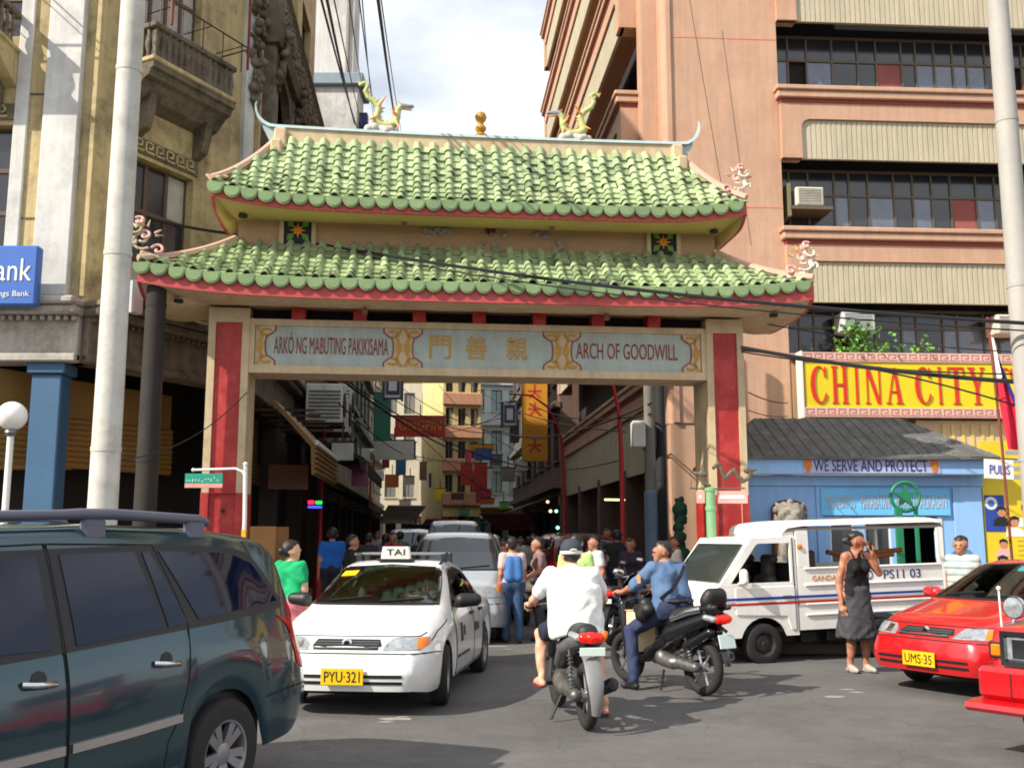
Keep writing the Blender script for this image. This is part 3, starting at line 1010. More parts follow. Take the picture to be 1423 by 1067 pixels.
# entablature above the ground floor
for T, x0, x1, m in ((T1, -9, -.02, OLDGREY), (T2, .0, 3.66, OLDSTONE), (T3, .0, 13.6, OLDSTONE)):
    e = bxo('entablature', m, old, x0, x1, -.12, .35, 4.28, 4.98, .02, T)
    bxo('cornice', m, e, x0 - .02, x1 + .02, -.34, .05, 4.98, 5.12, .03, T)
    bxo('cornice_top', m, e, x0 - .02, x1 + .02, -.42, .05, 5.122, 5.24, .03, T)
    bxo('lower_moulding', m, e, x0, x1, -.18, .0, 4.27, 4.40, .02, T)
    n = int((x1 - x0) / .12)
    if T is T1: n, x0 = 30, -3.6
    if T is T3: n = 0
    d = MB(T)
    d.box(-.03, .03, -.22, -.12, 4.90, 4.965)
    dme = d.mesh('dentil', m)
    for i in range(n):
        o = place('dentil', dme, e)
        o.matrix_basis = T @ Matrix.Translation((x0 + .06 + .12 * i, 0, 0)) @ T.inverted()
# ground-floor columns and shop fronts
for T, x in ((T1, -.50), (T1, -3.6), (T1, -6.6), (T2, 3.3), (T3, 4.2), (T3, 8.4), (T3, 12.6)):
    c = bxo('column', BLUEPAINT if T is T1 else mat('dim_brown_paint', (70, 58, 50), .7, var=.2), old, x - .23, x + .23, -.02, .34, .13, 4.1, .02, T)
    bxo('capital', BLUEPAINT if T is T1 else MATS['dim_brown_paint'], c, x - .29, x + .29, -.08, .40, 4.1, 4.28, .02, T)
# corrugated shutters (each curl a slat)
for T, x0, x1, y in ((T1, -9, -.75, 1.6), (T2, -.9, 3.0, 1.1), (T3, .35, 4.0, .35)):
    sh = MB(T); sh.box(x0, x1, y + .05, y + .1, 2.75, 4.2)
    s0 = sh.build('roller_shutter', SHUTTER, old)
    sl = MB(T)
    sl.tube([(x0, y + .03, 0), (x1, y + .03, 0)], .055, 8)
    slm = sl.mesh('slat', SHUTTER, 60)
    for i in range(9 if T is not T3 else 5):
        o = place('slat', slm, s0)
        o.location = (0, 0, 2.8 + i * .09)
# window contents
def window(T, x0, x1, z0, z1, cols, rows_, par, frm=WOODFR, y=.16, glass=GLASSD, arch_top=False):
    w = MB(T)
    slab(w, rect(x0, x1, z0, z1), [rect(x0 + (x1 - x0) * i / cols + .035, x0 + (x1 - x0) * (i + 1) / cols - .035, z0 + (z1 - z0) * j / rows_ + .035, z0 + (z1 - z0) * (j + 1) / rows_ - .035)
                                   for i in range(cols) for j in range(rows_)], y, y + .06)
    o = w.build('window', frm, par)
    for i in range(cols):
        for j in range(rows_):
            g_ = glass if random.random() < .93 else CURTAIN
            bxo('pane', g_, o, x0 + (x1 - x0) * i / cols + .02, x0 + (x1 - x0) * (i + 1) / cols - .02, y + .025, y + .04, z0 + (z1 - z0) * j / rows_ + .02, z0 + (z1 - z0) * (j + 1) / rows_ - .02, 0, T)
    return o
random.seed(21)
window(T1, -2.95, -1.32, 6.0, 8.1, 2, 3, old)
window(T1, -2.95, -1.32, 9.6, 11.8, 2, 3, old)
window(T1, -6.4, -4.6, 6.0, 8.1, 2, 3, old)
window(T2, .75, 2.12, 5.35, 7.88, 3, 3, old)
window(T2, .75, 2.12, 9.55, 12.6, 4, 2, old, glass=CURTAIN)
for i in range(3):
    for zz in (5.6, 8.6, 13.0): window(T3, .7 + 2.6 * i, 2.4 + 2.6 * i, zz, zz + 2.4, 2, 2, old)
# fret bands over the windows
def fret(T, x0, x1, z, par):
    bd = bxo('fret_band', OLDSTONE, par, x0, x1, -.03, .02, z, z + .27, .005, T)
    m = MB(T)
    for q in ((0, .2, 0, .03), (0, .03, 0, .2), (0, .17, .17, .2), (.14, .17, .07, .2), (.07, .17, .07, .1)):
        m.box(q[0], q[1], -.055, -.03, z + .035 + q[2], z + .035 + q[3])
    me = m.mesh('fret_key', OLDCREAM)
    for i in range(int((x1 - x0) / .23)):
        o = place('fret_key', me, bd)
        o.matrix_basis = T @ Matrix.Translation((x0 + .02 + .23 * i, 0, 0)) @ T.inverted()
fret(T2, .72, 2.2, 7.95, old)
fret(T1, -3.0, -1.3, 8.18, old)
fret(T2, .72, 2.2, 12.7, old)
# balconies: a stone slab on a moulded underside, balusters and an iron rail
def balcony(T, x0, x1, d, z, par, m=OLDSTONE, under=OLDCREAM, n=14, rail=True, h=.62):
    q = MB(T)
    prof = [(-d, z), (-d, z - .10), (-d + .06, z - .12), (-d + .10, z - .22), (-d + .2, z - .26), (-.25, z - .46), (0.0, z - .56), (.02, z)]
    q.prism(prof, x0, x1, 'x')
    o = q.build('balcony', under, par)
    bxo('balcony_kerb', OLDCREAM, o, x0 - .03, x1 + .03, -d - .03, .0, z, z + .09, .02, T)
    bl = MB(T)
    bl.lathe([(.035, 0), (.05, .04), (.03, .09), (.06, .22), (.055, .3), (.03, .42), (.045, h - .1)], (0, 0, z + .09), 'z', 8)
    me = bl.mesh('baluster', m, 50)
    for i in range(n):
        p = place('baluster', me, o)
        p.matrix_basis = T @ Matrix.Translation((x0 + .08 + (x1 - x0 - .16) * i / (n - 1), -d + .06, 0)) @ T.inverted()
    for sx in (x0 + .06, x1 - .06):
        for k in range(1, 4):
            p = place('baluster', me, o)
            p.matrix_basis = T @ Matrix.Translation((sx, -d + .06 + (d - .1) * k / 4, 0)) @ T.inverted()
    bxo('balustrade_back', m, o, x0 + .05, x1 - .05, -d + .05, -d + .075, z + .09, z + h - .04, 0, T)
    bxo('handrail', m, o, x0 - .01, x1 + .01, -d - .01, -d + .13, z + h - .03, z + h + .07, .02, T)
    bxo('handrail', m, o, x0 - .01, x0 + .12, -d + .131, 0, z + h - .03, z + h + .07, .02, T)
    bxo('handrail', m, o, x1 - .12, x1 + .01, -d + .131, 0, z + h - .03, z + h + .07, .02, T)
    if rail:
        r = MB(T)
        zr = z + h + .52
        for zz in (zr, zr - .02 + .0):
            pass
        r.tube([(x0 + .05, -.02, zr), (x0 + .05, -d - .05, zr), (x1 + .25, -d - .05, zr), (x1 + .25, -.02, zr)], .016, 6)
        for i in range(5):
            xx = x0 + .05 + (x1 - x0) * i / 4
            r.tube([(xx, -d - .05, z + h), (xx, -d - .05, zr + .02)], .011, 5)
        for i in range(3):
            xx = x0 + .4 + (x1 - x0 - .3) * i / 2
            r.tube([(xx, -d - .05, zr), (xx, -.02, zr)], .010, 5)
        r.build('iron_rail', IRON, o)
    for sx in (x0 + .25, x1 - .35):
        c = MB(T); c.prism([(-.02, z - .28), (-d + .3, z - .28), (-d + .32, z - .42), (-.3, z - .62), (-.22, z - .95), (-.02, z - 1.05)], sx, sx + .16, 'x')
        c.build('console', m, o)
balcony(T2, .5, 2.4, .64, 9.28, old, under=OLDSTONE)
balcony(T1, -3.5, -1.30, .8, 9.28, old, under=OLDCREAM)
balcony(T2, .42, 2.5, .78, 13.4, old, rail=False)
bxo('iron_mullion', RUSTIRON, old, .62, .66, -.86, -.82, 9.9, 13.2, 0, T2)
bxo('iron_mullion', RUSTIRON, old, 2.44, 2.47, -.86, -.82, 9.9, 13.2, 0, T2)
# carved arched loggia on the street side: piers, brackets, heavy overhanging eaves
balcony(T3, .5, 8.2, .42, 8.5, old, n=22, rail=False, under=OLDSTONE, h=.8)
for i, x in enumerate((.1, 2.7, 5.3, 7.9)):
    p = bxo('loggia_pier', OLDSTONE, old, x, x + .45, -.34, -.002, 8.62, 11.2, .03, T3)
    c = Blob(.03)
    random.seed(i)
    for k in range(30): c.ball((x + .22 + random.uniform(-.22, .22), -.30 - .008 * k - random.uniform(0, .06), 10.4 + .04 * k), random.uniform(.05, .09), 0, .01)
    place('carved_capital', c.mesh('carved_capital', OLDSTONE), p, T3)
    if i < 3:
        a = MB(T3)
        pr = [(x + .45, 11.2), (x + .45, 10.1)] + [(x + 1.52 - 1.07 * math.cos(math.pi * k / 10), 10.1 + .95 * math.sin(math.pi * k / 10)) for k in range(1, 10)] + [(x + 2.6, 10.1), (x + 2.6, 11.2)]
        a.prism(pr, -.30, -.12)
        a.build('arch_spandrel', OLDSTONE, p)
ov = MB(T3); ov.prism([(0, 11.2), (-.42, 11.2), (-.5, 11.35), (-.5, 12.1), (-.58, 12.2), (0, 12.3)], 0.0, 8.6, 'x')
oo = ov.build('carved_eave', OLDSTONE, old)
for i in range(24):
    x = .12 + .355 * i
    c = Blob(.04); random.seed(40 + i % 4)
    for k in range(5): c.ball((random.uniform(-.1, .1), -.5, 11.45 + .13 * k), random.uniform(.05, .09), 0, .01)
    if i < 4: CARV = globals().setdefault('CARVS', []); CARV.append(c.mesh('eave_carving', OLDSTONE))
    place('eave_carving', CARVS[i % 4], oo, T3 @ Matrix.Translation((x, 0, 0)))
# carved corner bracket where the chamfer meets the street side
c = Blob(.03); random.seed(77)
for k in range(60): c.ball((3.45 + random.uniform(-.2, .18) * (.4 + k / 80), -.10 - random.uniform(0, .2) * (.3 + k / 60), 9.7 + .038 * k), random.uniform(.05, .10), 0, .01)
place('carved_corner', c.mesh('carved_corner', OLDSTONE), old, T2)
# bank sign
sg = thing('bank_sign', 'blue bank sign box with white letters on the cornice of the cream corner building', 'sign', (0, 0, 0))
bxo('sign_box', BANKBLUE, sg, -2.4, -.47, -.62, -.44, 5.03, 5.95, .03, T1)
letter('lettering', 'ank', -1.08, -.55, 5.40, 5.74, -.62, WHITE, sg, T1)
letter('lettering', 'avings Bank', -1.16, -.56, 5.14, 5.25, -.62, WHITE, sg, T1)
for x in (-2.2, -.95): bxo('bracket', IRON, sg, x - .03, x + .03, -.44, -.05, 5.25, 5.31, 0, T1)
# white fittings at the corner
for x, z, w in ((.02, 5.12, .24), (.42, 4.95, .2)):
    bb = bxo('meter_box', mat('meter_box_grey', (190, 192, 196), .5, var=.1), None, x, x + w, -.58, -.44, z + .14, z + .66, .01, T2)
    bb.parent = old

# ------------------------------------------------------------------ the pink building on the right
PINK = mat('pink_plaster', (215, 172, 142), 0.75, var=0.08, vs=0.7, streak=0.20, k=0.83, dirt=(176, 128, 106), dirt_amt=0.4, ds=0.9, bump=.1, bs=8)
BEIGE = mat('ribbed_beige', (212, 200, 172), 0.75, var=0.06, streak=0.24, k=0.82)
DKRED = mat('dark_red_line', (150, 62, 50), 0.7, var=0.05)
STEEL = mat('window_steel', (96, 84, 66), 0.5, var=0.1)
PKO = (3.3, 21.0)
PT = frame(PKO, R(3.5))
PS = frame(PKO, R(94.5))
pink = thing('pink_building', 'tall pink office building with bands of dark windows and ribbed beige panels', 'building', (0, 0, 0))
PF = 3.02                                       # storey height
Z1 = 11.62                                      # a window sill of the front
FW, HP = 16.0, 23.0
b = MB(PT); b.box(.12, 2.62, .0, .6, 4.0, HP)
b.prism([(0, .12), (.12, 0), (.12, .6), (0, .6)], 4.0, HP, 'z')
tower = b.build('corner_pier', PINK, pink)
bxo('lower_pier', PINK, tower, .02, 2.60, .03, .6, 0.13, 4.0, 0, PT)
for z in (8.72, 12.62, 16.6): bxo('groove', mat('pink_groove', (206, 140, 112), .8, var=.05), tower, .12, 2.62, -.006, .002, z, z + .035, 0, PT)
bxo('lit_edge', PINK, tower, .10, .22, -.05, .0, 4.0, HP, .01, PT)
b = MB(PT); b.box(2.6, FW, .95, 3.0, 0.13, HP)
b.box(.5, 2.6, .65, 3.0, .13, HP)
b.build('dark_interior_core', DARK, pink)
rib = MB(PT)
NR = 90
def spandrel(z0, z1, zs, T, x0, x1, par, proud, ribbed=True, first=False):
    """projecting band: pink frame, rounded beige ribbed inset from z0 up, sill ledge at the top (zs)"""
    f = MB(T)
    ix0 = x0 + .45
    inset = [(ix0, z0 - .01), (ix0, z1 - .18)] + [(ix0 + .22 - .22 * math.cos(a * math.pi / 10), z1 - .18 + .18 * math.sin(a * math.pi / 10)) for a in range(1, 6)] + [(x1 - .4, z1), (x1 - .4, z0 - .01)]
    prof = [(x0, z0), (ix0, z0)] + inset[1:-1] + [(x1 - .4, z0), (x1, z0), (x1, zs), (x0, zs)]
    V, Fc = holed(prof, [])
    n = len(V)
    f.add([(p[0], -proud, p[1]) for p in V] + [(p[0], .2, p[1]) for p in V], [q[::-1] for q in Fc] + [tuple(i + n for i in q) for q in Fc])
    k = len(prof)
    f.add([(p[0], -proud, p[1]) for p in prof] + [(p[0], .2, p[1]) for p in prof], [(i, (i + 1) % k, k + (i + 1) % k, k + i) for i in range(k)])
    o = f.build('spandrel', PINK, par)
    bxo('spandrel_back', BEIGE, o, x0 + .03, x1 - .03, -proud + .07, -proud + .14, z0 + .0, zs - .05, 0, T)
    m = MB(T)
    wv = .115
    nx = int((x1 - .4 - ix0) / wv)
    for i in range(nx):
        xx = ix0 + (i + .5) * wv
        m.box(xx - .04, xx + .04, -proud + .058, -proud + .071, z0 + .002, z1 - (0.02 if i > 2 else .2 - .06 * i))
    tag(m.build('panel_ribs', BEIGE, o), kind='stuff')
    bxo('sill', PINK, o, x0 - .08, x1 + .08, -proud - .10, .2, zs, zs + .16, .02, T)
    bxo('sill_lip', PINK, o, x0 - .12, x1 + .12, -proud - .15, .2, zs + .162, zs + .27, .02, T)
    bxo('red_line', DKRED, o, x0 - .01, x1 + .01, -proud - .02, .0, zs - .09, zs - .002, 0, T)
    return o
def window_band(T, x0, x1, z0, z1, par, seed, depth=.62):
    random.seed(seed)
    bk = bxo('window_band', DARK, par, x0, x1, depth + .10, depth + .2, z0, z1, 0, T)
    zt = z0 + (z1 - z0) * .62
    bxo('transom', STEEL, bk, x0, x1, depth - .02, depth + .05, zt - .025, zt + .025, 0, T)
    bxo('head_rail', STEEL, bk, x0, x1, depth - .02, depth + .05, z1 - .06, z1, 0, T)
    x = x0
    glassy = [GLASSD, GLASSD, mat('sky_lit_glass', (96, 104, 120), .08, var=.3, vs=2, spec=.9), CURTAIN, mat('pinkish_curtain', (150, 84, 80), .8, var=.2)]
    while x < x1 - .2:
        w = random.choice((.34, .44, .44, .6))
        w = min(w, x1 - x)
        bxo('mullion', STEEL, bk, x - .022, x + .022, depth - .02, depth + .06, z0, z1, 0, T)
        gm = random.choices(glassy, (5, 3, 5, 1.6, .7))[0]
        if random.random() > .1:
            bxo('pane', gm, bk, x + .024, x + w - .024, depth + .01, depth + .03, z0 + .02, zt - .028, 0, T)
        bxo('pane', GLASSD, bk, x + .024, x + w - .024, depth + .01, depth + .03, zt + .028, z1 - .06, 0, T)
        x += w
    return bk
for fl in range(-1, 3):
    zs = Z1 + fl * 3.22 - .42            # bottom of the sill ledge
    z0 = zs - 1.36                        # underside of the spandrel
    spandrel(z0, zs - .46, zs, PT, 2.62, FW, pink, .12)
    if fl < 2: window_band(PT, 2.64, FW, zs + .275, zs + .42 + 1.44, pink, 30 + fl)
window_band(PT, 2.64, FW, 5.5, 6.62, pink, 77)
bxo('balcony_slab', PINK, pink, 2.62, FW, -.05, .9, 5.35, 5.5, .01, PT)
bxo('ground_storey', mat('tan_ground_wall', (196, 158, 118), .8, var=.12, streak=.2), pink, 2.61, FW, .02, .6, .13, 5.35, 0, PT)
# street side: bands receding along the street
PSs = frame(PKO, R(94.5)) @ Matrix.Scale(-1, 4, (0, 1, 0))      # mirrored so that -y looks into the street
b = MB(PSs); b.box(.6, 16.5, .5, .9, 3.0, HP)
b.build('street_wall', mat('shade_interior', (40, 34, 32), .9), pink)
b = MB(PSs); b.box(.4, .9, -.35, .9, 8.2, HP); b.box(.6, 1.0, .0, .9, .13, 8.2)
b.build('street_pier', PINK, pink)
for fl in range(-2, 4):
    zs = Z1 + fl * 3.22 - .42 + .25
    if fl == -2: spandrel(zs - 1.9, zs - .46, zs, PSs, .7, 16.5, pink, .10)
    else: spandrel(zs - 1.36, zs - .46, zs, PSs, .91, 16.5, pink, .75 if fl >= 0 else .3)
bxo('pier_base', mat('pier_dark', (96, 74, 64), .8, var=.15), pink, .7, 1.3, .0, .5, .13, 3.2, 0, PSs)
for x in (4.6, 8.6, 12.6, 16.0): bxo('pier_base', MATS['pier_dark'], pink, x, x + .5, -.05, .5, .13, 3.3, 0, PSs)
bxo('shop_back', DARK, pink, 1.0, 16.5, 1.8, 2.0, .13, 3.3, 0, PSs)
# air conditioner and the window unit below the panels
def aircon(name, label, T, x, z, y, w=.6, h=.42, d=.5, m=None, group=None):
    t = thing(name, label, 'air conditioner', (0, 0, 0), 0, group)
    W_ = m or mat('aircon_beige', (214, 206, 190), .5, var=.08, dirt=(120, 110, 96), dirt_amt=.4, ds=4)
    bd = bxo('casing', W_, t, x, x + w, y - d, y, z, z + h, .015, T)
    bxo('grille_frame', W_, t, x + .03, x + w - .03, y - d - .015, y - d, z + .03, z + h - .03, .005, T)
    s = MB(T); s.box(x + .06, x + w - .06, y - d - .022, y - d - .0152, 0, .012)
    me = s.mesh('slat', mat('aircon_slat', (80, 78, 74), .6))
    for i in range(9):
        o = place('slat', me, t); o.location = (0, 0, z + .06 + (h - .12) * i / 8)
    return t
a1 = aircon('air_conditioner', 'boxy beige window air conditioner hung in the middle window band of the pink building', PT, 2.9, 8.78, .45, .62, .42)
bxo('bracket', STEEL, a1, 2.78, 3.72, -.05, .6, 8.70, 8.77, 0, PT)
bxo('guard_board', mat('olive_board', (120, 116, 84), .7), a1, 2.74, 2.80, -.02, .6, 8.55, 9.3, 0, PT)
aircon('air_conditioner', 'pale window air conditioner above the leafy plant and yellow shop sign', PT, 3.82, 6.02, .5, .72, .42, .5, mat('aircon_pale', (200, 206, 204), .5, var=.08))
aircon('air_conditioner', 'grey air conditioner beside the right-hand lamp post above the yellow sign', PT, 7.25, 6.0, .5, .72, .42)

# ------------------------------------------------------------------ big yellow shop sign
YEL = mat('sign_yellow', (226, 204, 10), 0.4, var=0.05, vs=1.5, k=0.95)
SRED = mat('sign_letter_red', (214, 44, 20), 0.45, var=0.04, k=0.9)
CRM = mat('sign_border_pink', (214, 176, 162), 0.6, var=0.1)
sign = thing('shop_sign', 'long yellow shop sign with tall red serif letters on the pink building', 'sign', (0, 0, 0))
YS = -.42
bxo('sign_face', YEL, sign, 2.78, 9.6, YS, YS + .25, 4.30, 5.26, 0, PT)
for z in (4.10, 5.262):
    bd = bxo('sign_border', CRM, sign, 2.74, 9.64, YS - .03, YS + .26, z, z + .196, 0, PT)
    k = MB(PT)
    for q in ((0, .2, 0, .018), (0, .018, 0, .14), (0, .16, .122, .14), (.142, .16, .05, .14), (.07, .16, .05, .068)): k.box(q[0], q[1], YS - .036, YS - .029, z + .028 + q[2], z + .028 + q[3])
    me = k.mesh('border_key', mat('faded_key_red', (186, 112, 100), .6))
    for i in range(30):
        o = place('border_key', me, bd)
        o.matrix_basis = PT @ Matrix.Translation((2.78 + .225 * i, 0, 0)) @ PT.inverted()
bxo('side_frame', WHITE, sign, 2.70, 2.74, YS - .04, YS + .27, 4.08, 5.48, 0, PT)
for x in (3.4, 5.6, 7.8): bxo('support', IRON, sign, x, x + .06, YS + .25, .3, 4.5, 4.56, 0, PT)
# serif capitals drawn as strokes: thick stems, thin hair lines, slab serifs (unit box 1 x 1)
def ser(x0, x1, top=True): return None
G = {}
def stem(x, w=.2): return [[(x, .03), (x + w, .03), (x + w, .97), (x, .97)], [(x - .08, 0), (x + w + .08, 0), (x + w + .08, .035), (x - .08, .035)], [(x - .08, .965), (x + w + .08, .965), (x + w + .08, 1), (x - .08, 1)]]
def cshape():
    o, n = [], 26
    out, inn = [], []
    for i in range(n + 1):
        a = R(42 + (318 - 42) * i / n)
        out.append((.5 + .5 * math.cos(a), .5 + .5 * math.sin(a)))
        inn.append((.58 + .33 * math.cos(a), .5 + .455 * math.sin(a)))
    polys = [[out[i], out[i + 1], inn[i + 1], inn[i]] for i in range(n)]
    polys.append([(.84, .70), (.90, .70), (.90, .98), (.86, .98), (.80, .84)])
    polys.append([(.84, .10), (.93, .26), (.88, .28), (.78, .13)])
    return polys
G['C'] = cshape()
G['H'] = stem(.1) + stem(.7) + [[(.25, .47), (.75, .47), (.75, .53), (.25, .53)]]
G['I'] = stem(.38, .26)
G['N'] = [[(.1, .03), (.16, .03), (.16, .97), (.1, .97)], [(.84, .0), (.9, .0), (.9, .97), (.84, .97)], [(.04, 1), (.26, 1), (.9, 0), (.72, 0)], [(0, 0), (.28, 0), (.28, .035), (0, .035)], [(.72, .965), (1, .965), (1, 1), (.72, 1)]]
G['A'] = [[(.5, .97), (.62, .97), (.94, .03), (.70, .03)], [(.5, .97), (.56, .97), (.18, .03), (.11, .03)], [(.26, .3), (.75, .3), (.75, .345), (.28, .345)], [(.0, 0), (.3, 0), (.3, .035), (.0, .035)], [(.6, 0), (1.02, 0), (1.02, .035), (.6, .035)]]
G['T'] = [[(.39, .03), (.61, .03), (.61, .97), (.39, .97)], [(.27, 0), (.73, 0), (.73, .035), (.27, .035)], [(0, .95), (1, .95), (1, 1), (0, 1)], [(0, .72), (.04, .72), (.10, .96), (0, .96)], [(1, .72), (.96, .72), (.9, .96), (1, .96)]]
G['Y'] = [[(.40, .03), (.60, .03), (.60, .46), (.40, .46)], [(.28, 0), (.72, 0), (.72, .035), (.28, .035)], [(.06, .97), (.30, .97), (.60, .44), (.42, .42)], [(.84, .97), (.92, .97), (.58, .42), (.50, .46)], [(-.02, .965), (.4, .965), (.4, 1), (-.02, 1)], [(.74, .965), (1.02, .965), (1.02, 1), (.74, 1)]]
def serif_word(word, x, z0, z1, adv, wd, y):
    for ch in word:
        if ch == ' ': x += adv * .42; continue
        w = wd * (.5 if ch == 'I' else 1.0)
        m = MB(PT)
        for j, p in enumerate(G[ch]):
            m.prism([(x + a * w, z0 + c * (z1 - z0)) for a, c in p], y - .02 - .0006 * j, y + .002)
        m.build('letter', SRED, sign)
        x += w + (adv - wd)
serif_word('CHINA CITY C', 2.90, 4.38, 5.17, .445, .355, YS)
# faded tan lettering band under the sign
bxo('lower_band', mat('tan_band', (214, 180, 146), .7, var=.08, streak=.12), sign, 5.2, 9.6, YS + .2, YS + .3, 3.3, 4.06, 0, PT)
for i in range(7):
    x = 5.75 + .42 * i
    bxo('faded_letter', mat('faded_gold', (214, 188, 96), .6), sign, x, x + .07, YS + .18, YS + .2, 3.45, 3.98, 0, PT)
    bxo('faded_letter', MATS['faded_gold'], sign, x + .2, x + .27, YS + .18, YS + .2, 3.45, 3.98, 0, PT)
    bxo('faded_letter', MATS['faded_gold'], sign, x + .07, x + .2, YS + .182, YS + .2, 3.45, 3.53, 0, PT)
# plant growing behind the sign
LEAF = [mat('plant_leaf_a', (74, 120, 40), .5, var=.2, vs=8), mat('plant_leaf_b', (112, 160, 62), .5, var=.2, vs=8)]
pl = thing('balcony_plant', 'leafy green shrub growing on the ledge above the yellow shop sign', 'plant', tuple(PT @ Vector((4.1, -.1, 5.46))))
random.seed(9)
m = MB()
for k in range(7):
    ex, ez = random.uniform(-.55, 1.1), random.uniform(.15, .75)
    m.tube([(random.uniform(-.1, .1), 0, 0), (ex * .4, random.uniform(-.1, .1), ez * .7), (ex, random.uniform(-.2, .1), ez)], [.02, .014, .006], 5)
m.build('stems', WOODFR, pl)
m = MB()
for k in range(380):
    c = random.random()
    if c < .6: p = Vector((random.gauss(.0, .3), random.gauss(-.05, .16), abs(random.gauss(.1, .22))))
    elif c < .8: p = Vector((random.gauss(-.05, .14), random.gauss(-.05, .1), random.uniform(.3, .72)))
    else: p = Vector((random.gauss(1.15, .28), random.gauss(-.05, .12), abs(random.gauss(.08, .12))))
    a = Vector((random.gauss(0, 1), random.gauss(0, 1), random.gauss(-.3, .7))).normalized()
    c_ = a.cross(Vector((random.gauss(0, 1), random.gauss(0, 1), random.gauss(0, 1)))).normalized()
    L_, W_ = random.uniform(.08, .15), random.uniform(.03, .055)
    m.mi = random.choice((0, 0, 1))
    m.add([p, p + a * L_ * .5 + c_ * W_, p + a * L_, p + a * L_ * .5 - c_ * W_], [(0, 1, 2, 3)])
tag(m.build('foliage', LEAF, pl), kind='stuff')

# ------------------------------------------------------------------ police outpost
OB = mat('outpost_blue', (146, 190, 238), 0.6, var=0.05, streak=0.14, k=1.0)
OB2 = mat('outpost_sky_blue', (110, 190, 242), 0.5, var=0.05, k=1.0)
ROOFG = mat('outpost_roof_grey', (98, 98, 96), 0.8, var=0.18, vs=2, k=0.8, dirt=(140, 136, 128), dirt_amt=.4, ds=5, bump=.3, bs=40)
NAVY = mat('navy_letter', (36, 36, 96), 0.5, var=0)
SILVER = mat('silver_letter', (176, 184, 192), 0.4, var=0.1)
OT = frame((5.5, 17.3), R(2))
post = thing('police_outpost', 'low blue police outpost with dark grey hipped roof beside the arch', 'building', (0, 0, 0))
b = MB(OT); slab(b, rect(-1.5, 2.55, .13, 2.68), [rect(-.1, .32, .9, 1.98), rect(.50, .95, .9, 1.98), rect(1.15, 1.75, .13, 1.98)], 0, .12)
b.box(-1.5, -1.38, .12, 2.6, .13, 2.68); b.box(2.43, 2.55, .12, 2.6, .13, 2.68)
ow = b.build('wall', OB, post)
bxo('back_wall', DARK, ow, -1.38, 2.43, 1.6, 1.7, .13, 2.68, 0, OT)
bxo('upper_band', OB, ow, -1.5, 2.58, -.05, -.002, 2.50, 2.68, .01, OT)
for x0, x1 in ((-1.48, -1.32), (-.32, -.2), (2.05, 2.55)): bxo('wall_strip', OB, ow, x0, x1, -.03, -.001, .3, 2.49, .005, OT)
for x0, x1 in ((-.1, .32), (.50, .95)):
    w = MB(OT); slab(w, rect(x0, x1, .9, 1.98), [rect(x0 + .03, x1 - .03, .93, 1.95)], .02, .06)
    wo = w.build('window', WHITE, post); bxo('pane', GLASSD, wo, x0 + .02, x1 - .02, .035, .045, .92, 1.96, 0, OT)
bxo('door_jamb', WHITE, post, 1.76, 1.84, -.02, .1, .13, 1.98, .005, OT)
fb = bxo('fascia', OB, post, -1.6, 2.62, -.32, -.2, 2.68, 2.96, .01, OT)
bxo('name_board', mat('name_board_lilac', (170, 178, 214), .5, var=.06), fb, -.62, 1.72, -.335, -.322, 2.70, 2.95, 0, OT)
letter('lettering', 'WE SERVE AND PROTECT', -.44, 1.50, 2.73, 2.92, -.335, NAVY, fb, OT)
for x in (-.54, 1.62):
    q = MB(OT); q.prism([(x - .06, 2.92), (x - .07, 2.82), (x - .03, 2.73), (x, 2.70), (x + .03, 2.73), (x + .07, 2.82), (x + .06, 2.92)], -.345, -.334)
    q.mi = 1; q.lathe([(.035, -.352), (.035, -.344)], (x, 0, 2.83), 'y', 10)
    q.build('police_badge', [mat('badge_orange', (206, 110, 40), .5), GOLD], fb)
wb = bxo('word_board', OB2, post, -.25, 1.98, -.06, -.031, 2.0, 2.46, .005, OT)
for s_, x0, x1 in (('MAKADIYOS', -.17, .33), ('MAKABAYAN', .43, .93), ('MAKATAO', 1.04, 1.36), ('KALIKASAN', 1.40, 1.92)):
    letter('lettering', s_, x0, x1, 2.12, 2.36, -.06, SILVER, wb, OT)
rf = MB(OT)
e0, e1 = (-1.75, -.42), (2.75, -.42)
rf.add([(-1.8, -.42, 2.98), (2.72, -.42, 2.98), (2.72, 2.9, 2.98), (-1.8, 2.9, 2.98), (-1.0, 1.2, 3.80), (1.75, 1.2, 3.80),
        (-1.8, -.42, 2.93), (2.72, -.42, 2.93), (2.72, 2.9, 2.93), (-1.8, 2.9, 2.93)],
       [(0, 1, 5, 4), (1, 2, 5), (2, 3, 4, 5), (3, 0, 4), (6, 7, 1, 0), (7, 8, 2, 1), (8, 9, 3, 2), (9, 6, 0, 3), (9, 8, 7, 6)])
ro = rf.build('roof', ROOFG, post)
for i in range(22):                         # roofing sheet seams
    f = (i + .5) / 22
    x = -1.8 + 4.52 * f
    t = min(1, (x + 1.8) / .8, (2.72 - x) / .97)
    s2 = MB(OT); s2.tube([(x, -.42, 2.985), (x, -.42 + 1.62 * t, 2.985 + .82 * t)], .012, 4)
    s2.build('roof_seam', ROOFG, ro)
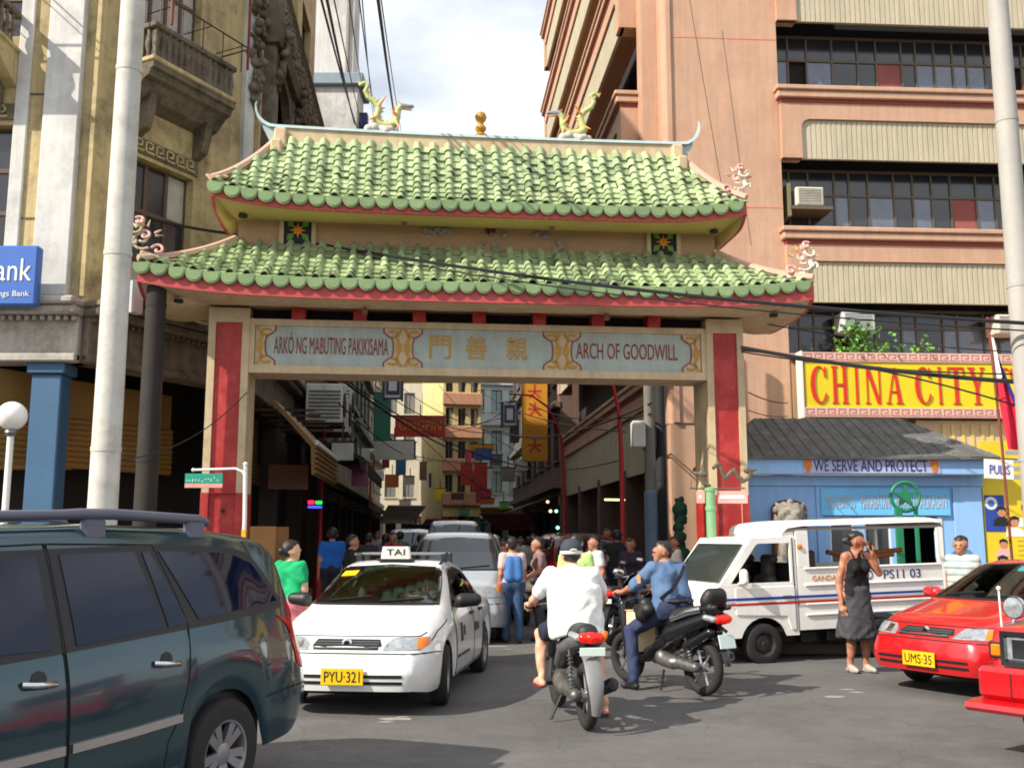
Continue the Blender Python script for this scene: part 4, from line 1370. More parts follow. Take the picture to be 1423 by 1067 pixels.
# arched niche plate behind the lion
nt_ = MB(OT)
np_ = [(-1.10, 1.2), (-.50, 1.2), (-.50, 2.1)] + [(-.8 + .3 * math.cos(R(a)), 2.1 + .17 * math.sin(R(a))) for a in range(20, 180, 20)] + [(-1.10, 2.1)]
nt_.prism(np_, -.06, -.002)
no = nt_.build('niche_frame', mat('maroon', (120, 44, 40), .6, var=.1), post)
nb = MB(OT); nb.prism([(-.8 + (x + .8) * .9, 1.2 + (z - 1.2) * .965) for x, z in np_], -.066, -.059)
nbo = nb.build('niche_face', mat('mortar_tan', (150, 110, 84), .8, var=.15), no)
bk = MB(OT); bk.box(0, .062, -.076, -.065, 0, .17)
bme = bk.mesh('brick', mat('niche_brick', (176, 132, 96), .8, var=.2, rnd=.2))
for r_ in range(5):
    for c_ in range(7):
        x, z = -1.05 + .073 * c_, 1.25 + .185 * r_
        if z > 2.02 and (c_ in (0, 6)): continue
        o = place('brick', bme, nbo); o.matrix_basis = OT @ Matrix.Translation((x, 0, z + (.02 if 1 < c_ < 5 and r_ == 4 else 0))) @ OT.inverted()
# green wheel emblem with a star on two posts
GRN = mat('emblem_green', (24, 118, 78), .45, var=.08)
we = thing('wheel_emblem', 'green star inside a green wheel on two posts before the blue outpost', 'emblem', tuple(at(1258, 690, 16.6).xy) + (0.13,), R(2))
zc = at(1258, 690, 16.6).z - .13
q = MB(); n = 28
q.tube([(.235 * math.cos(2 * math.pi * i / n), 0, zc + .235 * math.sin(2 * math.pi * i / n)) for i in range(n + 1)], .03, 8, False)
q.build('ring', GRN, we, smooth=60)
q = MB(); q.prism([((.21 if i % 2 == 0 else .085) * math.sin(math.pi * i / 5), zc + (.21 if i % 2 == 0 else .085) * math.cos(math.pi * i / 5)) for i in range(10)], -.025, .025)
q.build('star', GRN, we)
for x, w in ((-.13, .06), (.16, .03)): bxo('post', GRN, we, x - w, x + w, -.03, .03, 0, zc - .17, .01)
# stone guardian lion on a pedestal
LION = mat('lion_stone', (134, 128, 118), .85, var=.3, vs=9, dirt=(48, 44, 40), dirt_amt=.85, ds=7)
lp_ = at(1098, 715, 16.35)
li = thing('lion_statue', 'grey stone guardian lion statue on a pedestal behind the white police van', 'statue', (lp_.x, lp_.y, .13), R(-10))
b = MB(); b.cbox(-.35, .35, -.35, .35, 0, .12, .02); b.cbox(-.29, .29, -.29, .29, .121, .86, .02); b.cbox(-.36, .36, -.36, .36, .861, .98, .03)
b.build('pedestal', PAVE, li)
d = Blob(.02)
d.cap((0, .15, 1.0), (0, -.02, 1.35), .2, .17); d.ball((0, .2, .98), .22)
d.cap((-.12, -.16, 1.2), (-.13, -.2, .86), .07, .065); d.cap((.12, -.16, 1.2), (.13, -.2, .86), .07, .065)
d.ball((-.13, -.26, .86), .07); d.ball((.13, -.26, .86), .07); d.cap((-.2, .1, .92), (-.22, -.06, .86), .1, .06); d.cap((.2, .1, .92), (.22, -.06, .86), .1, .06)
d.ball((0, -.12, 1.62), .20); d.cap((0, -.22, 1.56), (0, -.34, 1.54), .13, .11); d.cap((0, -.2, 1.47), (0, -.32, 1.44), .09, .08); d.ball((0, -.40, 1.60), .04)
for sx in (-1, 1):
    d.ball((sx * .08, -.31, 1.68), .05); d.cap((sx * .15, -.06, 1.74), (sx * .2, -.04, 1.82), .05, .025); d.ball((sx * .11, -.34, 1.52), .05)
random.seed(4)
for i in range(30):
    a = random.uniform(0, 2 * math.pi); rr = random.uniform(.17, .24)
    d.ball((rr * math.cos(a), -.04 + random.uniform(-.06, .14), 1.60 + rr * math.sin(a)), random.uniform(.04, .065), 0, .008)
lo_ = place('lion', d.mesh('lion', LION), li, Matrix.Translation((0, 0, .98)) @ Matrix.Scale(1.06, 4) @ Matrix.Translation((0, 0, -.82)))

# ------------------------------------------------------------------ poles, lamps, flags, boards
POLE = mat('pole_pale_concrete', (214, 210, 200), .7, var=.08, streak=.12, k=.86, dirt=(150, 145, 132), dirt_amt=.5, ds=3)
def pole(name, label, x, y, h, r0, r1, m, cat='lamp post', z=0.0):
    t = thing(name, label, cat, (x, y, z))
    q = MB(); q.lathe([(r0 + (r1 - r0) * i / 8, h * i / 8) for i in range(9)], (0, 0, 0), 'z', 20)
    q.build('shaft', m, t, smooth=50)
    q = MB(); q.lathe([(r0 * 1.8, 0), (r0 * 1.8, .03), (r0 * 1.15, .05), (r0 * 1.15, .35), (r0 * 1.02, .37)], (0, 0, 0), 'z', 20)
    q.build('base_collar', m, t, smooth=50)
    for zz in (2.6, 4.9, 7.2):
        if zz < h:
            rr = r0 + (r1 - r0) * zz / h
            q = MB(); q.lathe([(rr + .006, zz), (rr + .008, zz + .06)], (0, 0, 0), 'z', 20, False)
            q.build('joint_band', m, t, smooth=50)
    return t
pole('lamp_post', 'thick white tapering lamp post standing left of the arch', -4.64, 11.5, 11.5, .172, .128, POLE, z=0)
pole('lamp_post', 'pale grey lamp post at the right edge before the pink building', 6.72, 13.0, 12.0, .17, .125, mat('pole_grey', (188, 184, 176), .7, var=.08, streak=.1, k=.8), z=0)
pole('utility_pole', 'dark wooden utility pole between the white lamp post and the arch', -5.28, 14.6, 5.6, .17, .14, mat('dark_pole', (44, 38, 34), .85, var=.25), 'utility pole', .1)  # shaft is a near-black brown all over
gl = at(17, 578, 11.9)
t = thing('globe_lamp', 'white globe street lamp on a slim white post at the left edge', 'street lamp', (gl.x, gl.y, 0))
q = MB(); q.lathe([(.07, 0), (.07, .3), (.04, .34), (.038, gl.z - .22)], (0, 0, 0), 'z', 12); q.build('post', WHITE, t, smooth=40)
q = MB(); q.lathe([(.05, gl.z - .24), (.075, gl.z - .2), (.06, gl.z - .15), (.085, gl.z - .13)], (0, 0, 0), 'z', 12); q.build('collar', GREYMETAL, t, smooth=40)
q = MB(); q.sphere((0, 0, gl.z), .172, 20, 14); q.build('globe', mat('opal_globe', (240, 238, 232), .25, var=.02, dirt=(150, 130, 110), dirt_amt=.25, ds=3), t, smooth=80)
# street name sign at the left column
sp = at(341, 700, 14.2)
t = thing('street_name_sign', 'small green street name sign on a white bent post by the left red column', 'sign', (sp.x, sp.y, 0))
zt = at(338, 648, 14.2).z
q = MB(); q.tube([(0, 0, 0), (0, 0, 1.9), (-.02, 0, zt)], .03, 10); q.sphere((-.02, 0, zt + .03), .035, 10, 6); q.build('post', WHITE, t, smooth=60)
bxo('paint_band', mat('yellow_band', (220, 170, 40), .5), t, -.033, .033, -.033, .033, .3, 1.75, .01)
q = MB(); q.tube([(-.0, 0, zt - .18), (-.06, 0, zt - .07), (-.16, 0, zt - .03), (-.74, 0, zt - .05)], .018, 8); q.sphere((-.75, 0, zt - .05), .028, 8, 6); q.build('arm', WHITE, t, smooth=60)
pb = bxo('name_plate', mat('sign_teal', (22, 140, 118), .5, var=.06), t, -.86, -.33, -.012, .012, zt - .24, zt - .10, .004)
bxo('lower_strip', mat('strip_pinkish', (210, 150, 140), .5, var=.15, vs=12), pb, -.86, -.33, -.012, .012, zt - .30, zt - .242, .004)
random.seed(8)
for i in range(11):
    x, z = -.84 + .043 * i, zt - .215 + .06 * random.random()
    w_, h_ = random.choice(((.010, .035), (.022, .010), (.010, .02)))
    bxo('worn_mark', WHITE, pb, x, x + w_, -.016, -.0122, z, z + h_)
# green post with iron dragons at the right column
sp = at(988, 720, 14.75)
t = thing('dragon_sign_post', 'green street sign post topped with iron dragons before the right red column', 'sign post', (sp.x, sp.y, .13))
zt = at(988, 683, 14.75).z - .13
GP = mat('post_green', (122, 166, 120), .5, var=.08)
q = MB(); q.lathe([(.1, 0), (.1, .2), (.07, .22), (.07, zt - .28), (.08, zt - .27), (.08, zt - .22), (.07, zt - .21), (.07, zt), (.085, zt + .01), (.085, zt + .05), (.02, zt + .07)], (0, 0, 0), 'z', 14); q.build('post', GP, t, smooth=40)
for x0, x1 in ((.1, .54), (-.2, -.08)):
    p_ = bxo('name_board', mat('board_pinkish', (206, 160, 150), .5, var=.12, vs=9), t, x0, x1, -.015, .015, zt - .17, zt + .01, .004)
    bxo('worn_lettering', WHITE, p_, x0 + .03, x1 - .05, -.0185, -.0152, zt - .10, zt - .05)
IRD = mat('iron_dragon', (92, 84, 66), .6, var=.25, vs=14)
for sx, sc in ((1, 1.0), (-1, .6)):
    d = Blob(.014)
    pts = [(.06, .30), (.13, .36), (.17, .28), (.22, .14), (.30, .22), (.36, .26), (.42, .16), (.48, .10), (.56, .14), (.60, .22), (.54, .26)]
    if sx < 0: pts = [(.02, .06), (.12, .10), (.2, .2), (.24, .32), (.18, .4), (.12, .34)]
    pts = [(sx * x * sc, 0, zt + .05 + z * sc) for x, z in pts]
    for i in range(len(pts) - 1): d.cap(pts[i], pts[i + 1], .03, .03, 0, .006)
    d.cap(pts[-1], (pts[-1][0] + sx * .14, 0, pts[-1][2] + .01), .045, .02, 0, .006)
    for i in range(1, len(pts) - 1): d.cap(pts[i], (pts[i][0], 0, pts[i][2] + .08), .012, .006, 0, .0)
    d.cap((sx * .05, 0, zt + .04), (sx * .5 * sc, 0, zt + .05), .014, .014, 0, .004)
    for xx in (.2, .45): d.cap((sx * xx * sc, 0, zt + .05), (sx * xx * sc, 0, zt + .05 + .12), .01, .01, 0, .004)
    place('iron_dragon', d.mesh('iron_dragon', IRD), t)
# PULIS board, flag, poster boards
pp = at(1388, 652, 16.6)
t = thing('hanging_board', 'small white hanging board with blue capital letters at the outpost corner', 'sign', (pp.x, pp.y, pp.z), 0, rot=(0, R(3), 0))
bxo('board', WHITE, t, -.24, .24, -.015, .015, -.16, .16, .004)
letter('lettering', 'PULIS', -.16, .17, -.08, .07, -.015, mat('blue_letter', (70, 80, 170), .5), t)
bxo('hanger', IRON, t, -.45, .3, -.01, .01, .17, .19)
fp = at(1407, 760, 15.6)
t = thing('flag_pole', 'thin rusty flag pole with a drooping white, red and blue flag by the yellow boards', 'flag', (fp.x, fp.y, .13))
hz = at(1398, 452, 15.6).z
q = MB(); q.tube([(0, 0, 0), (-.05, 0, hz * .6), (-.13, 0, hz)], .022, 8); q.build('pole', RUSTIRON, t, smooth=50)
q = MB(); n1, n2 = 10, 22
mats_ = [mat('flag_white', (232, 228, 226), .8, var=.05), mat('flag_red', (206, 26, 56), .8, var=.06), mat('flag_blue', (40, 40, 120), .8, var=.06)]
zt, zb = at(1400, 462, 15.6).z - .13, at(1410, 625, 15.6).z - .13
for j in range(n2):
    for i in range(n1):
        def fpnt(i, j):
            f, g_ = i / n1, j / n2
            w = .10 + .30 * min(1, g_ * 1.3)
            return (-.12 + .13 * g_ + w * f * (.55 + .45 * g_), .05 * math.sin(f * 9 + g_ * 4) - .03, zt + (zb - zt) * g_ - .10 * f * (1 - g_) * 2.2)
        q.mi = 2 if i >= 8 else (0 if (j < 9 - i * .35) else 1)
        q.add([fpnt(i, j), fpnt(i + 1, j), fpnt(i + 1, j + 1), fpnt(i, j + 1)], [(0, 1, 2, 3)])
q.build('flag', mats_, t, smooth=80)
# yellow notice boards
bp0 = at(1372, 780, 17.4)
t = thing('notice_board', 'tall yellow notice board with portraits and a round emblem right of the outpost', 'notice board', (bp0.x, bp0.y, .13), R(2))
YB = mat('board_yellow', (226, 196, 36), .5, var=.08, k=.95)
bxo('board', YB, t, 0, 1.6, 0, .05, .5, 3.15, .005)
for x in (.05, 1.5): bxo('leg', GREYMETAL, t, x, x + .06, .05, .1, 0, .5)
pb = bxo('blue_poster', mat('poster_blue', (36, 66, 150), .4, var=.1), t, .02, .36, -.008, -.001, 1.60, 2.22)
def portrait(par, x, z, s, shirt, y=-.012):
    q = MB(); q.lathe([(.055 * s, y - .003), (.055 * s, y + .003)], (x, 0, z), 'y', 14)
    q.build('portrait_face', mat('portrait_skin', (196, 132, 98), .6), par)
    q = MB(); q.prism([(x - .12 * s, z - .17 * s), (x + .12 * s, z - .17 * s), (x + .10 * s, z - .09 * s), (x + .03 * s, z - .055 * s), (x - .03 * s, z - .055 * s), (x - .10 * s, z - .09 * s)], y - .002, y + .004)
    q.build('portrait_shoulders', shirt, par)
    q = MB(); q.prism([(x - .06 * s, z + .01 * s), (x - .055 * s, z + .065 * s), (x, z + .085 * s), (x + .055 * s, z + .065 * s), (x + .06 * s, z + .01 * s), (x + .03 * s, z + .04 * s), (x - .03 * s, z + .04 * s)], y - .006, y - .003)
    q.build('portrait_hair', BLACK, par)
q = MB(); q.lathe([(.11, -.012), (.11, -.008)], (.13, 0, 2.08), 'y', 18); q.build('round_emblem', WHITE, pb)
q = MB(); q.lathe([(.06, -.016), (.06, -.012)], (.13, 0, 2.08), 'y', 14); q.build('emblem_centre', mat('emblem_blue', (70, 110, 190), .5), pb)
portrait(pb, .30, 1.92, 1.3, BLACK); portrait(t, .52, 1.75, 1.4, WHITE, -.004); portrait(t, .30, 1.38, 1.2, mat('shirt_pink', (220, 170, 170), .7), -.004); portrait(t, .27, 1.08, 1.5, mat('uniform_grey', (70, 74, 86), .7), -.004)
portrait(t, .75, 1.95, 1.6, WHITE, -.004)
for i in range(8): bxo('text_line', mat('faint_line', (186, 160, 40), .6), t, .55, 1.3, -.004, -.001, .95 + .08 * i, .98 + .08 * i)
for i in range(4): bxo('grey_strip', mat('grey_strip', (150, 150, 160), .6), t, .45, 1.5, -.004, -.001, 2.5 + .14 * i, 2.57 + .14 * i)

# ------------------------------------------------------------------ the street behind the arch
def sideT(side, s):
    """facade frame: x along the street, -y looks into the street"""
    l = -4.1 if side < 0 else 4.33
    p = st(l, s)
    return frame(p, R(94.5)) if side < 0 else frame(p, R(94.5)) @ Matrix.Scale(-1, 4, (0, 1, 0))
AWN = {}
def shophouse(label, T, w, h, col, seed, floors=4, cols=4, trim=None, awning=None, ac=0, depth=8.0, band=None, ledge=True, zg=3.6, boxwin=False, pane=None):
    random.seed(seed)
    t = thing('shop_house', label, 'building', (0, 0, 0))
    trim = trim or col
    fh = (h - zg) / floors
    cw = w / cols
    holes = []
    for f in range(floors):
        for c in range(cols):
            holes.append(rect(c * cw + cw * .2, c * cw + cw * .8, zg + f * fh + fh * .32, zg + f * fh + fh * .84))
    b = MB(T); slab(b, rect(0, w, zg - .4, h), holes, 0, .25)
    b.box(0, .2, .25, depth, .13, h); b.box(w - .2, w, .25, depth, .13, h); b.box(.2, w - .2, depth - .2, depth, .13, h); b.box(.2, w - .2, .25, depth - .2, h - .2, h - .05)
    wl = b.build('wall', col, t)
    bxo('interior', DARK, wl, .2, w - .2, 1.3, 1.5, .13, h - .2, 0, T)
    for (hx) in holes:
        x0, x1, z0, z1 = hx[0][0], hx[1][0], hx[0][1], hx[2][1]
        q = MB(T); slab(q, rect(x0, x1, z0, z1), [rect(x0 + .05, (x0 + x1) / 2 - .03, z0 + .05, z1 - .05), rect((x0 + x1) / 2 + .03, x1 - .05, z0 + .05, z1 - .05)], .10, .15)
        o = q.build('window', STEEL, t)
        for a, c in ((x0 + .04, (x0 + x1) / 2 - .02), ((x0 + x1) / 2 + .02, x1 - .04)):
            bxo('pane', pane or (GLASSD if random.random() < .75 else CURTAIN), o, a, c, .12, .13, z0 + .04, z1 - .04, 0, T)
        bxo('sill', trim, o, x0 - .08, x1 + .08, -.1, .05, z0 - .08, z0, 0, T)
    for f in range(floors + 1):
        z = zg + f * fh
        if ledge: bxo('ledge', trim if band is None else band, t, -.05, w + .05, -.28, -.002, z - .12, z + (.12 if band is None else .55), .01, T)
    for c in range(cols + 1):
        x = min(max(c * cw, .2), w - .2)
        bxo('pier', mat('street_pier_dark', (84, 74, 66), .8, var=.2), t, x - .2, x + .2, -.05, .3, .13, zg - .4, .01, T)
    bxo('shop_lintel', trim, t, 0, w, -.10, .1, zg - .8, zg - .4, .01, T)
    if awning:
        for c in range(cols):
            x0, x1 = c * cw + .1, (c + 1) * cw - .1
            q = MB(T); q.prism([(0, zg - .3), (0, zg - .36), (-1.5, zg - .86), (-1.5, zg - 1.06), (-1.47, zg - 1.06), (-1.47, zg - .84)], x0, x1, 'x')
            q.build('awning', awning[c % len(awning)], t)
            for k in (x0 + .03, x1 - .03):
                q = MB(T); q.tube([(k, -.02, zg - 1.1), (k, -1.45, zg - .9)], .015, 5); q.build('awning_stay', IRON, t)
    for k in range(ac):
        x, z = random.uniform(.6, w - 1.2), zg + random.randrange(floors) * fh + fh * .5
        o = bxo('aircon', mat('aircon_white', (206, 208, 204), .5, var=.1, dirt=(110, 105, 98), dirt_amt=.4, ds=4), t, x, x + .75, -.6, -.01, z, z + .6, .02, T)
        q = MB(T); q.lathe([(.2, -.62), (.2, -.6)], (x + .3, 0, z + .3), 'y', 14); q.build('fan_grille', BLACK, o)
    return t
C = lambda n, r, **k: mat(n, r, .8, var=.12, streak=.25, vs=.8, **k)
awn_dark = [mat('awning_black', (40, 38, 38), .8, var=.2), mat('awning_brown', (84, 60, 44), .8, var=.2)]
awn_mix = [mat('awning_red', (178, 60, 50), .7, var=.15), mat('awning_teal', (70, 140, 128), .7, var=.15), mat('awning_cream', (200, 186, 150), .7, var=.15)]
shophouse('grimy brown shop house with black awnings and air conditioners left of the street', sideT(-1, 13.8), 12.5, 13.6, C('grime_brown', (150, 132, 112), k=.8, dirt=(70, 60, 50), dirt_amt=.6), 1, 3, 4, awning=awn_dark, ac=5)
# tall whitewashed block rising behind the old corner building
tw = thing('tall_block', 'tall stained white block with a blue-grey ledge rising behind the old building', 'building', (0, 0, 0))
TW = C('stained_white', (226, 224, 220), k=.85, dirt=(120, 116, 110), dirt_amt=.55, ds=.5)
zl = at(480, 104, 35.0).z
xl, xu = at(504, 120, 35.0).x, at(490, 40, 35.0).x
bxo('lower_wall', TW, tw, -14, xl - .2, 35.2, 36.6, 13.4, zl - .35, .02)
bxo('ledge', mat('ledge_blue_grey', (132, 148, 158), .7, var=.12), tw, -14.2, xl, 35.0, 36.8, zl - .35, zl + .1, .03)
bxo('upper_wall', TW, tw, -14, xu, 35.4, 36.6, zl + .1, 40, .02)
bxo('blue_banner', mat('navy_banner', (44, 52, 110), .6), tw, xl - .2, xl + .1, 35.6, 36.0, zl - 2.8, zl - 1.2, .02)
bxo('rear_wing', TW, tw, -14, xl - 2.2, 36.6, 44, 13.4, 38, .02)
bxo('wall_pipe', mat('stain_pipe', (150, 140, 130), .7), tw, xu - .3, xu - .18, 35.3, 35.4, zl + .1, 40, .02)
shophouse('dim green shop house with grey window boxes further down the left side', sideT(-1, 26.5), 11.0, 12.5, C('dim_green', (112, 122, 110), k=.75), 2, 3, 4, awning=awn_dark, ac=3)
shophouse('pale grey shop house left of the street behind the red banner', sideT(-1, 37.7), 13.0, 11.5, C('pale_grey_wall', (196, 192, 186)), 3, 3, 4, awning=awn_mix, ac=3)
shophouse('brown brick-coloured shop house right of the street past the pink building', sideT(1, 20.2), 11.0, 13.0, C('street_brown', (128, 100, 84), k=.75), 4, 3, 4, awning=awn_dark, ac=3)
shophouse('dark grey shop house with cream awning deep on the right side', sideT(1, 31.4), 12.0, 12.0, C('street_dark_grey', (110, 106, 102), k=.8), 5, 3, 4, awning=[awn_mix[2], awn_dark[1]], ac=3)
# buildings where the street bends, facing the arch
def farT(u, Y, ang): 
    p = at(u, 745, Y); return frame((p.x, p.y), R(ang))
shophouse('beige apartment house with grey shutters facing the arch at the street bend', farT(528, 78, 6), 5.6, 16.5, C('far_beige', (216, 204, 178), k=.9), 6, 4, 4, ledge=False, pane=mat('far_shutter', (120, 116, 112), .7, var=.2))
shophouse('yellow and salmon striped building with dark arcaded windows at the street bend', farT(614, 60, 14), 2.3, 13.6, C('far_yellow', (226, 204, 140), k=.9), 7, 5, 3, band=C('far_salmon', (218, 158, 126), k=.9))
shophouse('white concrete building with green railing right of the striped building', farT(652, 66, 12), 3.6, 14.4, C('far_white', (212, 220, 222), k=.85), 8, 4, 3, pane=mat('far_pale_glass', (150, 176, 172), .3, var=.2))
shophouse('low cream shop row at the far end of the street', farT(560, 92, 3), 8.0, 11.0, C('far_cream', (222, 208, 186), k=.95), 9, 3, 5, awning=awn_mix)
shophouse('weathered grey tenement closing the far end of the street on the right', farT(640, 88, 5), 9.0, 9.0, C('far_tenement', (150, 140, 132), k=.85), 10, 2, 5, awning=awn_mix)
# yellow-brown canopy and white air conditioners by the left pavement
t = thing('shop_canopy', 'ribbed ochre shop canopy with a white edge at the left of the street', 'canopy', (0, 0, 0))
b = MB(T3); b.prism([(-.5, 4.2), (-1.3, 3.35), (-1.3, 2.78), (-1.25, 2.78), (-1.22, 3.3), (-.5, 4.1)], .2, 4.3, 'x'); b.build('canopy_sheet', SHUTTER, t)
bxo('white_edge', WHITE, t, .15, 4.35, -1.36, -1.3, 3.33, 3.42, .01, T3)
m = MB(T3); m.tube([(.2, -1.32, 0), (4.3, -1.32, 0)], .03, 6); me = m.mesh('rib', SHUTTER, 60)
for i in range(6):
    o = place('rib', me, t); o.location = (0, 0, 2.84 + .095 * i)
for i in range(5):
    bxo('stay', IRON, t, .5 + .9 * i, .54 + .9 * i, -1.25, -.1, 4.0, 4.04, 0, T3)
WAC = mat('aircon_white2', (222, 222, 218), .5, var=.08, dirt=(120, 115, 106), dirt_amt=.4, ds=4)
for i, (s, z, d, lab) in enumerate(((5.6, 4.35, .9, 'large white condenser unit nearest the ochre canopy'), (7.3, 4.3, .9, 'white condenser unit second from the ochre canopy'), (9.4, 4.9, .8, 'white condenser unit furthest from the ochre canopy'))):
    t = thing('condenser_unit', lab, 'air conditioner', (0, 0, 0), 0, 'condensers on the left side of the street')
    o = bxo('casing', WAC, t, s, s + 1.0, -.4 - d, -.42, z, z + .95, .02, T3)
    q = MB(T3); q.lathe([(.3, -.4 - d - .03), (.3, -.4 - d)], (s + .45, 0, z + .48), 'y', 16); q.build('fan_grille', BLACK, t)
    k_ = MB(T3); k_.box(s - .03, s - .002, -.4 - d + .05, -.5, 0, .03); me = k_.mesh('louvre', GREYMETAL)
    for j in range(8):
        l_ = place('louvre', me, t); l_.location = (0, 0, z + .12 + .09 * j)
    for xx in (s + .1, s + .85): bxo('support', IRON, t, xx, xx + .05, -.4 - d, -.1, z - .06, z, 0, T3)
# long dark awning over the left shops with a tiny lit sign
t = thing('shop_awning', 'long black awning over the dark left-hand shops', 'awning', (0, 0, 0))
b = MB(T3); b.prism([(-.3, 4.1), (-1.9, 3.45), (-1.9, 3.15), (-1.85, 3.15), (-1.8, 3.4), (-.3, 4.0)], 4.5, 13.4, 'x'); b.build('awning_sheet', BLACK, t)
t = thing('led_sign', 'tiny lit red, green and blue shop sign in the dark left shop front', 'sign', tuple(at(438, 700, 24.0)))
bxo('box', BLACK, t, -.2, .2, 0, .06, -.12, .12)
for nm, c_, x0, x1, z0, z1 in (('red_light', (255, 30, 70), -.17, -.03, .0, .08), ('green_light', (30, 230, 60), .01, .16, .0, .07), ('blue_light', (60, 60, 255), -.17, .16, -.10, -.04)):
    bxo(nm, mat(nm, c_, .5, var=0, emit=2.2), t, x0, x1, -.008, -.001, z0, z1)
# hanging signs
def hang(name, label, u, v, Y, wpx, hpx, m, ang=4.5, d=.12, frame_m=None, txt=None, tm=None, text_box=None):
    p = at(u, v, Y)
    w, h = wpx * Y / FPX, hpx * Y / FPX
    t = thing(name, label, 'sign', (p.x, p.y, p.z), R(ang))
    f = bxo('panel', m, t, -w / 2, w / 2, -d / 2, d / 2, -h / 2, h / 2, .01)
    bxo('frame', frame_m or IRON, t, -w / 2 - .03, w / 2 + .03, -.02, .02, h / 2, h / 2 + .06)
    bxo('hanger', IRON, t, -.02, .02, -.02, .02, h / 2 + .06, h / 2 + .5)
    if txt: letter('lettering', txt, -w * .42, w * .42, -h * .18, h * .30, -d / 2, tm, t)
    return t
SR2 = mat('banner_red', (190, 56, 40), .6, var=.08); SY = mat('sign_amber', (206, 140, 30), .6, var=.1); SG = mat('sign_green', (44, 116, 92), .6, var=.1)
SBl = mat('sign_blue_small', (60, 90, 160), .5, var=.1); SW = mat('sign_offwhite', (214, 214, 206), .6, var=.1); SP = mat('sign_pink', (206, 70, 96), .6, var=.1)
hang('street_banner', 'wide red banner with yellow capital letters hung over the street', 584, 593, 42, 70, 28, SR2, txt='ONGPIN', tm=SY)
t = hang('shop_sign', 'tall amber vertical shop sign hanging at the right of the street', 743, 582, 36, 36, 118, SY)
for i, z in enumerate((1.0, .35, -.95)):
    w = .24
    q = MB(); q.strip([(-w, -.061, z), (w, -.061, z)], .07); q.strip([(0, -.061, z + .25), (0, -.061, z - .05), (-.2, -.061, z - .25)], .07); q.strip([(0, -.061, z - .05), (.2, -.061, z - .25)], .07)
    q.build('painted_character', SR2, t)
hang('shop_sign', 'dark green vertical shop sign with red strokes on the left side', 531, 580, 34, 24, 66, SG)
hang('shop_sign', 'grey-white horizontal board below the dark green sign', 548, 626, 36, 54, 26, SW)
hang('shop_sign', 'small yellow square sign low over the cars', 612, 687, 60, 15, 15, mat('sign_bright_yellow', (236, 196, 20), .5))
hang('shop_sign', 'orange sign over the left pavement beyond the green sign', 545, 669, 46, 18, 16, mat('sign_orange', (216, 110, 40), .5))
hang('shop_sign', 'red upright sign left of the blue oval sign', 648, 660, 52, 16, 28, SR2)
hang('shop_sign', 'small blue sign beside the orange hanging board', 672, 632, 50, 24, 15, SBl)
hang('shop_sign', 'narrow pink upright sign in front of the striped building', 651, 640, 58, 8, 26, SP)
hang('shop_sign', 'ochre board above the small blue sign', 670, 622, 54, 34, 8, SY)
hang('shop_sign', 'red sign with a dark oval further right along the street', 668, 662, 48, 18, 34, SR2)
hang('shop_sign', 'white upright light box at the right of the red oval sign', 681, 658, 46, 6, 14, SW)
hang('shop_sign', 'red and white board above the parked cars on the right', 672, 690, 50, 22, 18, SP)
hang('shop_sign', 'orange fan-shaped board under the red and white board', 678, 697, 49, 18, 7, mat('sign_orange', (216, 110, 40), .5))
hang('shop_sign', 'green lit board on the right side low down', 700, 703, 44, 12, 9, mat('sign_lime', (120, 190, 70), .5))
hang('cloth_banner', 'yellow strip banner just under the arch beam', 590, 528, 40, 92, 9, mat('banner_yellow', (206, 190, 60), .6), ang=-2, d=.04)
random.seed(15)
more = [(557, 650, 50, 14, 20, (60, 120, 170), 'small blue sign over the left pavement'), (570, 668, 55, 12, 10, (214, 200, 190), 'cream box sign left of the yellow square'), (588, 655, 62, 10, 24, (120, 90, 70), 'brown upright sign before the beige house'), (600, 668, 64, 8, 18, (40, 60, 110), 'navy upright sign beside the yellow square'),
        (628, 660, 62, 8, 30, (60, 70, 130), 'slim violet-blue sign in front of the striped building'), (636, 690, 58, 18, 8, (90, 60, 50), 'brown board under the striped building'), (660, 676, 54, 10, 12, (190, 70, 80), 'rose sign beneath the red signs'), (690, 640, 46, 16, 14, (110, 110, 120), 'grey sign by the white building'),
        (706, 660, 42, 20, 18, (150, 146, 140), 'pale grey cloth sheet on the right side'), (715, 600, 40, 12, 30, (60, 60, 66), 'charcoal upright sign left of the amber sign'), (536, 640, 40, 10, 20, (140, 40, 40), 'dark red sign by the left lamp'), (563, 700, 58, 16, 9, (230, 220, 190), 'bright cream shop board low on the left'),
        (500, 660, 24, 22, 30, (120, 60, 90), 'plum poster panel on the left shops'), (578, 722, 66, 14, 8, (206, 120, 110), 'salmon awning board at the far left'), (645, 712, 60, 14, 6, (70, 150, 130), 'teal board above the grey van'), (476, 628, 23, 30, 24, (190, 196, 190), 'pale panel under the left condensers')]
for (u, v, Y, w, h, c_, lab) in more:
    hang('shop_sign', lab, u, v, Y, w, h, mat('sgn_%d_%d' % (u, v), c_, .6, var=.15, vs=3), ang=random.uniform(-10, 20))
